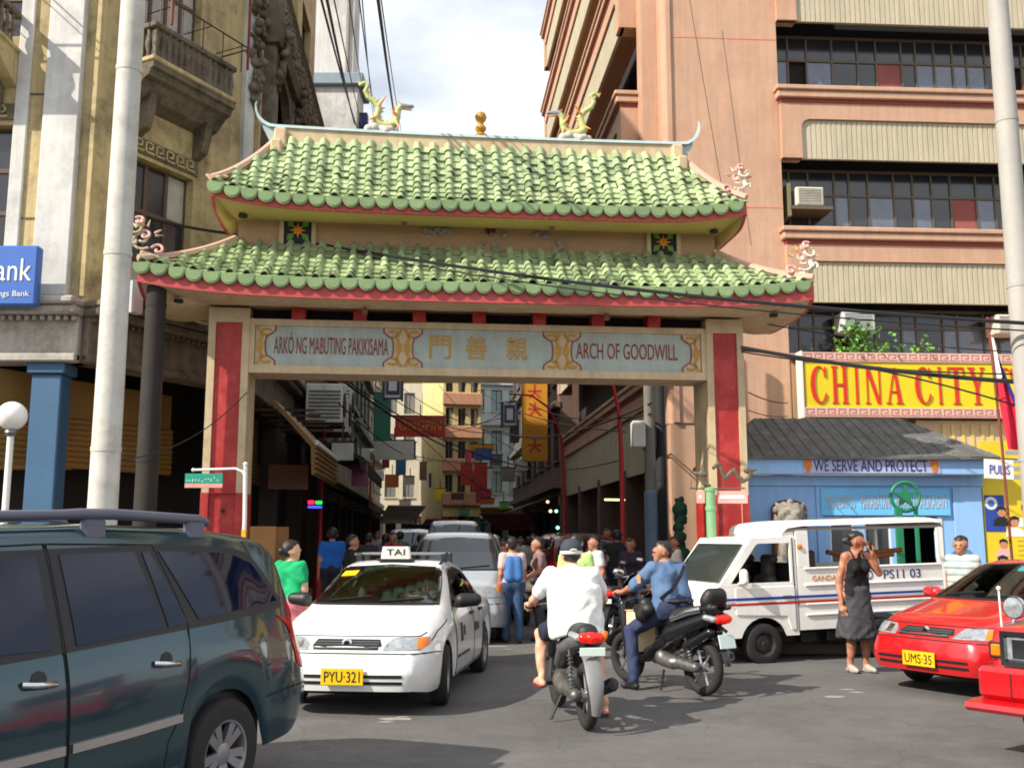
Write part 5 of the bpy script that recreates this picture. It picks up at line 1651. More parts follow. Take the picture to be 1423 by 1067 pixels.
# red street lamps with curved arms and lantern boxes
LRED = mat('lamp_post_red', (176, 30, 34), .45, var=.08)
LWH = mat('lantern_white', (206, 208, 216), .5, var=.08)
def lamp(side, s, label, h=3.4, l=None, reach=1.7):
    l = (-3.3 if side < 0 else 3.45) if l is None else l
    p = st(l, s)
    t = thing('red_street_lamp', label, 'street lamp', (p[0], p[1], .13), SA if side < 0 else SA + math.pi, 'red curved street lamps')
    q = MB(); q.lathe([(.14, 0), (.14, .5), (.1, .55), (.085, 1.1), (.06, 1.15), (.05, h)], (0, 0, 0), 'z', 10); q.build('post', LRED, t, smooth=40)
    q = MB(); q.tube([(0, 0, h), (.04, 0, h + .8), (.18, 0, h + 1.5), (.5, 0, h + 2.1), (1.0, 0, h + 2.45), (reach, 0, h + 2.5)], [.045, .042, .04, .036, .03, .028], 8); q.build('curved_arm', LRED, t, smooth=60)
    q = MB(); q.box(reach - .22, reach + .22, -.22, .22, h + 1.5, h + 2.2)
    ln = q.build('lantern', LWH, t)
    q = MB(); q.lathe([(.2, h + 2.3), (.34, h + 2.22), (.3, h + 2.2)], (reach, 0, 0), 'z', 4); q.build('lantern_cap', GREYMETAL, ln)
    for a in (-1, 1):
        for c in (-1, 1): bxo('lantern_post', mat('lantern_frame', (60, 64, 80), .5), ln, reach + a * .22 - .03, reach + a * .22 + .03, c * .22 - .03, c * .22 + .03, h + 1.46, h + 2.22)
    for c in (-1, 1):
        q = MB(); slab(q, rect(reach - .17, reach + .17, h + 1.56, h + 2.12), [rect(reach - .1, reach + .1, h + 1.66, h + 2.02)], c * .225 - .008, c * .225 + .008); q.build('lattice', MATS['lantern_frame'], ln)
    return t
lamp(-1, 6.5, 'red curved street lamp by the ochre canopy on the left')
lamp(-1, 26, 'red curved street lamp behind the red banner on the left')
lamp(1, 3.0, 'red curved street lamp nearest the arch on the right')
lamp(1, 12.5, 'red curved street lamp with lantern beside the amber sign on the right')
# grey utility posts at the right
for l, s, h, lab in ((3.55, .6, 7.5, 'grey concrete utility post just inside the right column'), (3.9, 1.2, 7.0, 'dark utility post with wires and boxes behind the grey post')):
    p = st(l, s)
    tt = pole('utility_pole', lab, p[0], p[1], h, .11, .09, mat('post_' + lab[:4], (120, 118, 110) if l < 3.7 else (40, 40, 42), .8, var=.2), 'utility pole', .13)
    bxo('junction_box', SW if l < 3.7 else BLACK, tt, -.35, -.1, -.2, .1, 3.2, 3.7, .02)
    bxo('painted_band', mat('blue_band', (104, 120, 142), .7, var=.15), tt, -.118, .118, -.118, .118, .8, 2.4, .05) if l < 3.7 else None
t = thing('rubbish_sack', 'green mesh sack hung behind the right column', 'sack', tuple(at(946, 700, 18.0)))
q = Blob(.03)
for i in range(7): q.ball((random.uniform(-.06, .06), random.uniform(-.1, .1), -.9 + i * .16), .11 + random.uniform(-.03, .03))
place('sack', q.mesh('sack', mat('sack_green', (18, 70, 48), .7, var=.4, vs=12), .02), t)
# lit tubes and tiny bulbs in the right shops
t = thing('shop_tube_light', 'yellowish fluorescent tube glowing in the right-hand shop', 'light', tuple(at(855, 694, 24)))
q = MB(); q.tube([(-.25, 0, 0), (.25, .25, 0)], .025, 6); q.build('tube', mat('tube_glow', (240, 230, 150), .5, var=0, emit=1.6), t)
for i, (u, v, Y, c_) in enumerate(((900, 651, 19.5, (150, 255, 240)), (903, 687, 19.5, (150, 255, 240)), (765, 710, 30, (255, 190, 150)), (773, 710, 30, (255, 230, 190)), (775, 733, 28, (180, 255, 240)), (761, 697, 32, (190, 255, 250)))):
    t = thing('bulb', ('small glowing shop bulb, ' + ['upper one on the grey post', 'lower one on the grey post', 'left of the orange pair', 'right of the orange pair', 'lowest, over the parked cars', 'topmost of the far ones'][i]), 'light', tuple(at(u, v, Y)))
    q = MB(); q.sphere((0, 0, 0), .05, 8, 6); q.build('glass', mat('bulb_glow_%d' % (i % 3), c_, .5, var=0, emit=1.8), t)
    q = MB(); q.cyl((0, 0, .04), (0, 0, .1), .02, n=6); q.build('cap', BLACK, t)
# cables
CAB = mat('cable_black', (20, 20, 22), .6, var=0)
def cable(label, p0, p1, sag, r, n=18):
    p0, p1 = Vector(p0), Vector(p1)
    m = (p0 + p1) / 2
    t = MB()
    pts = []
    for i in range(n + 1):
        f = i / n
        p = p0.lerp(p1, f); p.z -= sag * 4 * f * (1 - f)
        pts.append(p)
    t.tube(pts, r * 1.35, 5)
    o = t.build('overhead_cable', CAB, None, smooth=60)
    return tag(o, label, 'cable', 'overhead cables')
def cpx(label, a, b_, sag, r): cable(label, at(*a), at(*b_), sag, r)
cpx('thick black cable sagging across the front of the lower green roof to the right', (432, 338, 15.75), (1470, 452, 12.6), .16, .020)
cpx('thin cable running with the thick one over the lower roof', (432, 342, 15.75), (1470, 462, 12.6), .2, .008)
cpx('thick cable from the right column across the yellow shop sign', (1030, 483, 15.4), (1480, 535, 12.8), .08, .024)
cpx('second cable fanning down across the yellow shop sign', (1030, 487, 15.4), (1480, 585, 13.2), -.15, .010)
cpx('thin cable across the front of the yellow sign letters', (1030, 489, 15.4), (1480, 520, 13.2), .1, .009)
cpx('thin wire above the plant crossing the dark window band', (1035, 445, 16.5), (1480, 492, 14.5), .1, .008)
for i, (a, b_, r) in enumerate((((436, -40, 13), (505, 200, 46), .016), ((446, -40, 13), (500, 195, 48), .020), ((456, -40, 13.4), (512, 205, 50), .010), ((480, -40, 14), (506, 130, 44), .010), ((494, -40, 14), (526, 185, 50), .010), ((500, -40, 14.5), (520, 170, 50), .009), ((520, -40, 13), (556, 205, 48), .022), ((524, -40, 14), (562, 205, 52), .009))):
    cpx('black cable rising out of the street over the roof, %s from the left' % ['first', 'second', 'third', 'fourth', 'fifth', 'sixth', 'seventh', 'eighth'][i], b_, a, .25, r)
cpx('black cable slanting down under the arch from the left of the beam', (452, 510, 19), (648, 630, 44), .25, .022)
cpx('black cable crossing the street from the left condensers', (470, 520, 21), (760, 650, 34), .5, .012)
cpx('wire from the left column to the dark utility pole', (343, 545, 15.3), (150, 640, 11.6), .25, .006)
cpx('cable bundle behind the upper roof at the old corner building', (190, 300, 16.4), (420, 330, 17.5), .1, .02)
cpx('wire slanting across the right street wall', (700, 600, 40), (905, 560, 19), .4, .014)
cpx('wire looping between the amber sign and the grey post', (735, 560, 36), (905, 575, 19), .3, .012)
cpx('thin wire hanging down the face of the pink pier', (955, -20, 20.55), (1010, 300, 20.75), .03, .005)
cpx('wire from the right column to the pink pier', (1040, 545, 15.9), (1095, 560, 20.2), .05, .008)
cpx('lower wire from the right column to the pink pier', (1040, 570, 15.9), (1095, 578, 20.2), .05, .006)

# tan panels and crates in the dim left shops
for i, (u, v, Y, w, h, c_, lab) in enumerate(((362, 735, 18.6, .55, 1.7, (190, 140, 84), 'tan plywood panel leaning under the ochre canopy'), (385, 732, 19.6, .45, 1.7, (170, 118, 70), 'darker tan panel right of the plywood panel'), (400, 680, 20.5, .8, .5, (110, 70, 48), 'brown shop board under the ochre canopy edge'))):
    p = at(u, v, Y)
    t = thing('plywood_sheet', lab, 'plywood', (p.x, p.y, .13 if h > 1 else p.z), R(20))
    bxo('board', mat('shop_board_%d' % i, c_, .7, var=.15), t, -w / 2, w / 2, -.02, .02, 0, h, .005)
    bxo('batten', WOODFR, t, -w / 2, w / 2, .0205, .05, h * .45, h * .55)

# more of the far street: awnings, umbrellas, tangled wires
random.seed(23)
for i, (u, v, Y, w, c_, lab) in enumerate(((607, 728, 52, 1.5, (190, 80, 66), 'red canvas awning low at the far left of the street'), (640, 733, 46, 2.2, (80, 150, 136), 'teal canvas awning above the grey van'), (560, 712, 38, 1.4, (206, 196, 176), 'cream canvas awning over the left pavement'), (706, 722, 40, 1.8, (120, 60, 54), 'brown canvas awning on the right above the cars'), (582, 736, 48, 1.4, (70, 70, 90), 'slate canvas awning over far pedestrians'), (690, 712, 52, 1.6, (196, 150, 60), 'mustard canvas awning far right'))):
    p = at(u, v, Y)
    t = thing('stall_awning', lab, 'awning', tuple(p), R(random.uniform(-20, 20)))
    q = MB(); q.prism([(-.9, .25), (.9, -.2), (.9, -.4), (.88, -.4), (.88, -.22), (-.9, .22)], -w / 2, w / 2, 'x'); q.build('canvas', mat('canvas_%d' % i, c_, .8, var=.15), t)
    for x in (-w / 2 + .05, w / 2 - .05):
        q = MB(); q.tube([(x, .85, -.2), (x, .85, -p.z)], .025, 6); q.build('pole', IRON, t)
ends = [((520, 535, 30), (700, 600, 38), .5), ((500, 560, 26), (720, 570, 40), .6), ((560, 540, 44), (760, 610, 33), .5), ((610, 535, 50), (745, 640, 36), .4), ((530, 620, 36), (700, 640, 44), .3), ((600, 600, 56), (720, 560, 38), .4), ((560, 580, 44), (690, 690, 48), .3), ((650, 530, 50), (870, 600, 22), .5), ((700, 640, 40), (860, 640, 24), .3), ((470, 560, 22), (600, 640, 50), .4)]
for i, (a, b_, sg_) in enumerate(ends):
    cpx('thin street wire inside the arch, number %d from the beam down' % (i + 1) if False else ('thin wire strung over the street ' + ['from the green sign', 'from the condensers', 'before the beige house', 'before the striped building', 'under the grey board', 'before the white building', 'low over the banner', 'to the grey utility post', 'along the right wall', 'from the first condenser'][i]), a, b_, sg_, .012)

# ------------------------------------------------------------------ vehicles
def car_paint(name, rgb, **k): return mat(name, rgb, k.pop('rough', .28), var=k.pop('var', .03), coat=1.0, k=k.pop('k', .85), **k)
CARGLASS = mat('car_glass', (34, 40, 48), .05, var=.2, spec=.6)
TINT = mat('tinted_glass', (12, 20, 46), .04, var=.15, spec=.4)
def see_glass(name, tint, refl):
    m = bpy.data.materials.new(name); m.use_nodes = True
    nt = m.node_tree; nt.nodes.clear()
    o = nt.nodes.new('ShaderNodeOutputMaterial'); mx = nt.nodes.new('ShaderNodeMixShader'); tr = nt.nodes.new('ShaderNodeBsdfTransparent'); gl = nt.nodes.new('ShaderNodeBsdfGlossy')
    fr = nt.nodes.new('ShaderNodeFresnel'); fr.inputs['IOR'].default_value = 1.5
    ad = nt.nodes.new('ShaderNodeMath'); ad.operation = 'MULTIPLY_ADD'; ad.inputs[1].default_value = 1.0; ad.inputs[2].default_value = refl
    tr.inputs['Color'].default_value = tuple(tint) + (1,); gl.inputs['Roughness'].default_value = .03
    nt.links.new(fr.outputs[0], ad.inputs[0]); nt.links.new(ad.outputs[0], mx.inputs[0]); nt.links.new(tr.outputs[0], mx.inputs[1]); nt.links.new(gl.outputs[0], mx.inputs[2]); nt.links.new(mx.outputs[0], o.inputs['Surface'])
    MATS[name] = m
    return m
CLEARGLASS = see_glass('clear_car_glass', (.5, .55, .56), .06)
BLKTRIM = mat('black_trim', (26, 26, 28), .5, var=.05)
LAMPGLASS = mat('headlamp_glass', (158, 164, 168), .08, metal=.35, var=.35, vs=22, spec=.9)
REDLENS = mat('red_lens', (196, 20, 18), .15, var=.05)
AMBER = mat('amber_lens', (232, 120, 26), .2, var=.05)
SEAM = mat('panel_gap', (14, 14, 15), .8, var=0)
PLATEY = mat('plate_yellow', (232, 186, 20), .4, var=.08, k=.95)
PLATEW = mat('plate_pale_green', (206, 222, 214), .4, var=.06)
ALLOY = mat('alloy_wheel', (176, 176, 180), .3, metal=.8, var=.05)
STEELW = mat('steel_wheel', (150, 148, 144), .4, metal=.4, var=.1, dirt=(70, 66, 60), dirt_amt=.5, ds=9)
def curve(tab, xs, sm=.05):
    t = sorted(tab)
    X = np.array([a for a, _ in t]); Y = np.array([c for _, c in t])
    f = np.zeros_like(xs)
    k = np.linspace(-1, 1, 7)
    for d in k: f += np.interp(xs + d * sm, X, Y)
    return f / len(k)
def chaikin(p, it=2):
    for _ in range(it):
        q = [p[0]]
        for i in range(len(p) - 1):
            a, b = p[i], p[i + 1]
            if i > 0: q.append(.75 * a + .25 * b)
            if i < len(p) - 2: q.append(.25 * a + .75 * b)
        q.append(p[-1]); p = q
    return p
class Shell:
    """car body lofted along x (+x = front); y = car's left; z up"""
    def __init__(s, spec):
        s.spec = spec
        xf, xr = spec['xf'], spec['xr']
        xs = np.linspace(xr, xf, int((xf - xr) / .04))
        W = spec['W'] / 2
        pl_ = curve(spec['plan'], xs, .06); zb = curve(spec['zb'], xs); zs = curve(spec['zs'], xs); zr = curve(spec['zr'], xs, .06); wr = curve(spec['wr'], xs, .06); ws = curve(spec['ws'], xs, .06)
        arch = np.zeros_like(xs)
        for xc, zc, ra in spec['wheels']:
            d = np.abs(xs - xc)
            a = np.where(d < ra, zc + np.sqrt(np.maximum(ra * ra - d * d, 0)), 0)
            zb = np.maximum(zb, a)
        rows = []
        for i, x in enumerate(xs):
            w = W * pl_[i]
            z0, z1, z2 = zb[i], min(zs[i], zr[i] - .02), zr[i]
            z0 = min(z0, z1 - .06)
            p = [np.array(q) for q in ((w * .955, z0), (w * .985, z0 + .06), (w, z0 + .35 * (z1 - z0)), (w * .992, z0 + .72 * (z1 - z0)), (ws[i] * pl_[i], z1 - .0), (wr[i] * pl_[i] + .03, z2 - spec['crown'] * 1.9), (wr[i] * pl_[i] - .05, z2 - spec['crown'] * .5), (wr[i] * .5 * pl_[i], z2 - spec['crown'] * .12), (0, z2))]
            rows.append(np.array(chaikin(p, 2)))
        n = len(rows[0])
        vs = []
        def warp(x, z):
            for (x0, zc, h, amt) in spec.get('warp', ()):
                side = 1 if amt > 0 else -1
                f = max(0, 1 - abs(z - zc) / h) ** .6 if abs(z - zc) < h else 0
                g_ = max(0.0, min(1.0, (x - x0) / .2)) if side > 0 else max(0.0, min(1.0, (x0 - x) / .2))
                x += amt * f * g_
            return x
        full = []
        for x, r in zip(xs, rows):
            loop = [(x, y, z) for y, z in r] + [(x, -y, z) for y, z in r[::-1][1:]]
            full.append(loop)
        def capring(loop, sgn):
            out = []
            cz = sum(p[2] for p in loop) / len(loop)
            for f, dx in ((.85, .025), (.5, .04), (.0, .045)):
                out.append([(p[0] + sgn * dx, p[1] * f, p[2]) for p in loop])
            return out
        full = capring(full[0], -1)[::-1] + full + capring(full[-1], 1)
        m = len(full[0])
        for lp in full: vs += [(warp(p[0], p[2]), p[1], p[2]) for p in lp]
        fs = [(i * m + j, (i + 1) * m + j, (i + 1) * m + j + 1, i * m + j + 1) for i in range(len(full) - 1) for j in range(m - 1)]
        s.mb = MB(); s.mb.add(vs, fs)
        s.bvh = BVHTree.FromPolygons([Vector(v) for v in s.mb.v], s.mb.f)
    def hit(s, p, plane):
        a, c = p
        o, d = {'L': ((a, 4, c), (0, -1, 0)), 'R': ((a, -4, c), (0, 1, 0)), 'F': ((8, a, c), (-1, 0, 0)), 'B': ((-8, a, c), (1, 0, 0)), 'T': ((a, c, 5), (0, 0, -1))}[plane]
        h = s.bvh.ray_cast(Vector(o), Vector(d))
        if h[0] is None: h = s.bvh.find_nearest(Vector(o) + Vector(d) * (Vector(o).length - 1.0))
        n = h[1]
        if n.dot(Vector(d)) > 0: n = -n
        return h[0], n
    def decal(s, name, poly, plane, off, m, par, res=.06, th=None, smooth=60, hole=None):
        """panel that follows the body: poly in (x,z) for L/R, (y,z) for F/B, (x,y) for T"""
        xs = [p[0] for p in poly]; zs = [p[1] for p in poly]
        # densify the outline
        out = []
        for i in range(len(poly)):
            a, b = Vector(poly[i]), Vector(poly[(i + 1) % len(poly)])
            k = max(1, int((b - a).length / res))
            out += [tuple(a.lerp(b, j / k)) for j in range(k)]
        pts = [Vector(p) for p in out]
        n = len(pts)
        def inside(p):
            c = False
            for i in range(n):
                a, b = out[i], out[(i + 1) % n]
                if (a[1] > p[1]) != (b[1] > p[1]) and p[0] < (b[0] - a[0]) * (p[1] - a[1]) / (b[1] - a[1]) + a[0]: c = not c
            return c
        n0 = n
        edges = [(i, (i + 1) % n0) for i in range(n0)]
        if hole:
            ho = []
            for i in range(len(hole)):
                a, b = Vector(hole[i]), Vector(hole[(i + 1) % len(hole)])
                k = max(1, int((b - a).length / res))
                ho += [a.lerp(b, j / k) for j in range(k)]
            edges += [(n0 + i, n0 + (i + 1) % len(ho)) for i in range(len(ho))]
            pts += ho
            out2 = [tuple(p) for p in ho]
            ins0 = inside
            def inside(p):
                if not ins0(p): return False
                c = False
                for i in range(len(out2)):
                    a, b = out2[i], out2[(i + 1) % len(out2)]
                    if (a[1] > p[1]) != (b[1] > p[1]) and p[0] < (b[0] - a[0]) * (p[1] - a[1]) / (b[1] - a[1]) + a[0]: c = not c
                return not c
        x = min(xs) + res / 2
        while x < max(xs):
            z = min(zs) + res / 2
            while z < max(zs):
                if inside((x, z)) and min((Vector((x, z)) - q).length for q in pts) > res * .45: pts.append(Vector((x, z)))
                z += res
            x += res
        r = delaunay_2d_cdt(pts, edges, [], 0, 1e-6)
        V, Fc = r[0], [f for f in r[2] if inside(sum((r[0][i] for i in f), Vector((0, 0))) / len(f))]
        top = []
        low = []
        for p in V:
            q, nn = s.hit(p, plane)
            top.append(q + nn * off); low.append(q + nn * (off - (th or .02)))
        mb = MB(); k = len(V)
        mb.add(top + low, [tuple(f) for f in Fc])
        # rim
        bd = {}
        for f in Fc:
            for i in range(len(f)):
                e = (f[i], f[(i + 1) % len(f)])
                bd[tuple(sorted(e))] = bd.get(tuple(sorted(e)), 0) + 1
        mb.f += [(a, b, b + k, a + k) for (a, b), c in bd.items() if c == 1]; mb.m += [0] * (len(mb.f) - len(mb.m))
        return mb.build(name, m, par, smooth=smooth)
    def cut(s, poly, plane):
        """openings in the body behind the glass: faces wholly inside poly on that side go"""
        def ins(p):
            c = False
            for i in range(len(poly)):
                a, b = poly[i], poly[(i + 1) % len(poly)]
                if (a[1] > p[1]) != (b[1] > p[1]) and p[0] < (b[0] - a[0]) * (p[1] - a[1]) / (b[1] - a[1]) + a[0]: c = not c
            return c
        keep = []
        for f in s.mb.f:
            P = [s.mb.v[i] for i in f]
            if plane == 'F': ok = all(p[0] > 0 for p in P) and all(ins((p[1], p[2])) for p in P)
            elif plane == 'B': ok = all(p[0] < 0 for p in P) and all(ins((p[1], p[2])) for p in P)
            else: ok = all((p[1] > .3) == (plane == 'L') and abs(p[1]) > .3 for p in P) and all(ins((p[0], p[2])) for p in P)
            if not ok: keep.append(f)
        s.mb.f = keep; s.mb.m = [0] * len(keep)
    def line(s, name, pts, plane, w, off, m, par, res=.05):
        """narrow strip on the body along a polyline"""
        d = []
        for i in range(len(pts) - 1):
            a, b = Vector(pts[i]), Vector(pts[i + 1])
            k = max(1, int((b - a).length / res))
            d += [a.lerp(b, j / k) for j in range(k)]
        d.append(Vector(pts[-1]))
        q = [s.hit(p, plane) for p in d]
        mb = MB(); vs, fs = [], []
        for i, (p, n) in enumerate(q):
            t = (q[min(i + 1, len(q) - 1)][0] - q[max(i - 1, 0)][0]).normalized()
            c = t.cross(n).normalized() * w / 2
            vs += [p - c + n * (off * .2 - .004), p - c + n * off, p + c + n * off, p + c + n * (off * .2 - .004)]
        for i in range(len(q) - 1):
            for j in range(3): fs.append((4 * i + j, 4 * i + j + 1, 4 * i + 5 + j, 4 * i + 4 + j))
        fs += [(0, 1, 2, 3), tuple(4 * (len(q) - 1) + j for j in (3, 2, 1, 0))]
        mb.add(vs, fs)
        return mb.build(name, m, par, smooth=50)
def loop_line(s, poly, plane, par, w=.012):
    return s.line('panel_gap', list(poly) + [poly[0]], plane, w, .006, SEAM, par)
WH = {}
def wheel(par, x, y, z, r, w, rimr, style, side, steer=0.0):
    """side: +1 outer face towards +y"""
    key = (r, w, rimr, style)
    if key not in WH:
        t = MB()
        h = w / 2
        t.lathe([(rimr * .98, -h * .8), (rimr, -h * .95), (r * .88, -h), (r * .965, -h * .86), (r, -h * .6), (r, h * .6), (r * .965, h * .86), (r * .88, h), (rimr, h * .95), (rimr * .98, h * .8)], (0, 0, 0), 'y', 36, False)
        tm = t.mesh('wheel', RUBBER, 35)
        q = MB()
        q.lathe([(rimr, h * .93), (rimr * .93, h * .9), (rimr * .88, h * .5), (rimr * .86, -h * .8)], (0, 0, 0), 'y', 32, False)
        if style == 'alloy':
            for i in range(10):
                a = 2 * math.pi * i / 10 + (.09 if i % 2 else -.09)
                c, s_ = math.cos(a), math.sin(a)
                px, pz = -s_ * .020, c * .020
                i0, i1 = .05, rimr * .93
                q.add([(i0 * c + px, h * .7, i0 * s_ + pz), (i0 * c - px, h * .7, i0 * s_ - pz), (i1 * c - px * 1.5, h * .82, i1 * s_ - pz * 1.5), (i1 * c + px * 1.5, h * .82, i1 * s_ + pz * 1.5),
                       (i0 * c + px, h * .4, i0 * s_ + pz), (i0 * c - px, h * .4, i0 * s_ - pz), (i1 * c - px * 1.5, h * .5, i1 * s_ - pz * 1.5), (i1 * c + px * 1.5, h * .5, i1 * s_ + pz * 1.5)],
                      [(0, 1, 2, 3), (4, 5, 1, 0), (5, 6, 2, 1), (6, 7, 3, 2), (7, 4, 0, 3)])
            q.lathe([(.065, h * .4), (.065, h * .72), (.03, h * .78)], (0, 0, 0), 'y', 16)
            back = (BLKTRIM, rimr * .86)
        else:
            q.lathe([(rimr * .9, h * .45), (rimr * .75, h * .25), (rimr * .6, h * .5), (rimr * .42, h * .6), (rimr * .2, h * .62), (rimr * .17, h * .8), (.01, h * .82)], (0, 0, 0), 'y', 28, False)
            back = (BLKTRIM, rimr * .5)
        rm = q.mesh('rim', {'alloy': ALLOY, 'steel': STEELW, 'dark': mat('dark_steel_wheel', (62, 60, 58), .5, metal=.3, var=.15)}[style], 40)
        q = MB(); q.lathe([(back[1], -h * .2), (back[1], h * (.05 if style == 'alloy' else -.1))], (0, 0, 0), 'y', 20)
        if style != 'alloy':
            for i in range(8):
                a = 2 * math.pi * i / 8
                q.lathe([(.018, h * .3), (.018, h * .46)], (rimr * .68 * math.cos(a), 0, rimr * .68 * math.sin(a)), 'y', 8)
        bm_ = q.mesh('brake_disc', BLKTRIM, 40)
        q = MB()
        for i in range(5):
            a = 2 * math.pi * i / 5
            q.lathe([(.012, h * .6), (.012, h * .86)], (.055 * math.cos(a), 0, .055 * math.sin(a)), 'y', 6)
        WH[key] = (tm, rm, bm_)
    tm, rm, bm_ = WH[key]
    M4 = Matrix.Translation((x, y, z)) @ Matrix.Rotation((0 if side > 0 else math.pi) + steer, 4, 'Z')
    o = place('wheel', tm, par, M4)
    place('rim', rm, o); place('brake_disc', bm_, o)
    return o
def plate(par, M4, w, h, m, txt, tm):
    T = M4
    o = bxo('number_plate', m, par, -w / 2, w / 2, -.006, .006, -h / 2, h / 2, .003, T)
    if txt: letter('plate_number', txt, -w * .42, w * .42, -h * .32, h * .32, -.006, tm, o, T, .004)
    return o
FRONT_T = lambda x, y, z: Matrix.Translation((x, y, z)) @ Matrix.Rotation(R(90), 4, 'Z')       # -y of the plate -> +x of the car
REAR_T = lambda x, y, z: Matrix.Translation((x, y, z)) @ Matrix.Rotation(R(-90), 4, 'Z')
def mir(poly): return [(-a, c) for a, c in poly][::-1]

# --- small saloon (the white and the red taxi)
SALOON = dict(xf=2.03, xr=-2.18, W=1.69, crown=.03,
    plan=[(-2.18, .80), (-2.08, .90), (-1.85, .96), (-1.4, .99), (0, 1), (1.3, .995), (1.6, .97), (1.8, .93), (1.93, .86), (2.03, .74)],
    zb=[(-2.18, .36), (-2.0, .27), (-1.0, .22), (1.0, .22), (1.8, .2), (2.03, .24)],
    zs=[(-2.18, .74), (-2.0, .86), (-1.4, .90), (0, .88), (.8, .86), (1.2, .82), (1.7, .72), (1.9, .66), (2.03, .56)],
    ws=[(-2.18, .76), (-1.0, .80), (.8, .80), (1.3, .78), (2.03, .80)],
    zr=[(-2.18, .82), (-2.08, .94), (-1.6, .985), (-1.45, 1.0), (-.8, 1.335), (-.45, 1.38), (.0, 1.385), (.25, 1.35), (1.08, .945), (1.2, .92), (1.75, .80), (1.92, .73), (2.03, .62)],
    wr=[(-2.18, .70), (-1.6, .68), (-1.3, .62), (-.7, .54), (.2, .54), (.8, .64), (1.15, .72), (1.8, .70), (2.03, .70)],
    wheels=[(1.2325, .29, .335), (-1.2325, .29, .335)], warp=[(1.75, .40, .22, .075), (-1.95, .45, .25, -.06)])
def saloon(name, label, loc, rotz, paint, plate_txt, bumper=None, side_marks=False):
    t = thing(name, label, 'taxi', loc, rotz)
    s = Shell(SALOON)
    wsh = [(-.66, .965), (.66, .965), (.60, 1.15), (.535, 1.30), (.0, 1.325), (-.535, 1.30), (-.60, 1.15)]
    SWIN = ([(.70, .93), (.30, 1.16), (.10, 1.26), (-.19, 1.275), (-.21, .925)], [(-.27, .925), (-.25, 1.275), (-.62, 1.225), (-.74, 1.1), (-.74, .93)])
    RWIN = [(-.6, 1.03), (.6, 1.03), (.50, 1.29), (-.50, 1.29)]
    s.cut(wsh, 'F'); s.cut(RWIN, 'B')
    for P in 'LR':
        for w in SWIN: s.cut(w, P)
    body = s.mb.build('body', paint, t, smooth=45)
    bxo('underbody', BLKTRIM, t, -2.0, 1.85, -.58, .58, .17, .62, .05)
    INT = mat('car_interior_grey', (96, 94, 92), .8, var=.1)
    q = Blob(.03); q.cap((.98, -.6, .86), (.98, .6, .86), .09, .09); q.cap((.82, -.6, .80), (.82, .6, .80), .10, .10); place('dashboard', q.mesh('dashboard', INT), t)
    for y in (.33, -.33):
        q = Blob(.03); q.cap((.05, y - .12, .62), (.40, y - .12, .62), .1, .1); q.cap((.05, y + .12, .62), (.40, y + .12, .62), .1, .1); q.cap((-.02, y - .12, .66), (-.16, y - .1, 1.02), .08, .07); q.cap((-.02, y + .12, .66), (-.16, y + .1, 1.02), .08, .07); q.cap((-.2, y - .06, 1.16), (-.2, y + .06, 1.16), .06, .06)
        place('front_seat', q.mesh('front_seat', INT), t)
    q = Blob(.035); q.cap((-.7, -.5, .62), (-.7, .5, .62), .13, .13); q.cap((-.95, -.5, .9), (-.95, .5, .9), .10, .10); place('rear_seat', q.mesh('rear_seat', INT), t)
    q = MB(); q.tube([(.62 - .05 * math.sin(a * .524), .34 + .17 * math.cos(a * .524), .93 + .16 * math.sin(a * .524)) for a in range(13)], .014, 6, False); q.build('steering_wheel', BLKTRIM, t, smooth=60)
    for x in (1.2325, -1.2325):
        bxo('wheel_well', BLKTRIM, t, x - .36, x + .36, -.76, .76, .3, .66, .05)
        for sd in (1, -1): wheel(t, x, sd * .735, .29, .29, .18, .185, 'steel', sd, .12 if x > 0 else 0)
    def shr(w, d):
        cx_, cz_ = sum(p[0] for p in w) / len(w), sum(p[1] for p in w) / len(w)
        sx_, sz_ = max(p[0] for p in w) - cx_, max(p[1] for p in w) - cz_
        return [(cx_ + (p[0] - cx_) * (1 - d / sx_), cz_ + (p[1] - cz_) * (1 - d / sz_)) for p in w]
    s.decal('windscreen_seal', shr(wsh, -.015), 'F', .004, BLKTRIM, t, hole=shr(wsh, .045))
    ws = s.decal('windscreen', wsh, 'F', .008, CLEARGLASS, t, th=.003)
    s.decal('rear_window_seal', shr(RWIN, -.015), 'B', .004, BLKTRIM, t, hole=shr(RWIN, .045))
    s.decal('rear_window', RWIN, 'B', .007, CLEARGLASS, t, th=.003)
    s.line('wiper', [(-.5, .975), (-.05, 1.02)], 'F', .016, .02, BLKTRIM, ws); s.line('wiper', [(.05, .975), (.5, 1.0)], 'F', .016, .02, BLKTRIM, ws)
    sticker = s.decal('sticker', [(-.50, 1.26), (-.34, 1.27), (-.36, 1.22), (-.52, 1.21)], 'F', .012, PLATEY, ws) if bumper is None else s.decal('sun_visor_strip', [(.05, 1.25), (.53, 1.25), (.51, 1.30), (.05, 1.30)], 'F', .012, mat('visor_teal', (60, 140, 150), .4), ws)
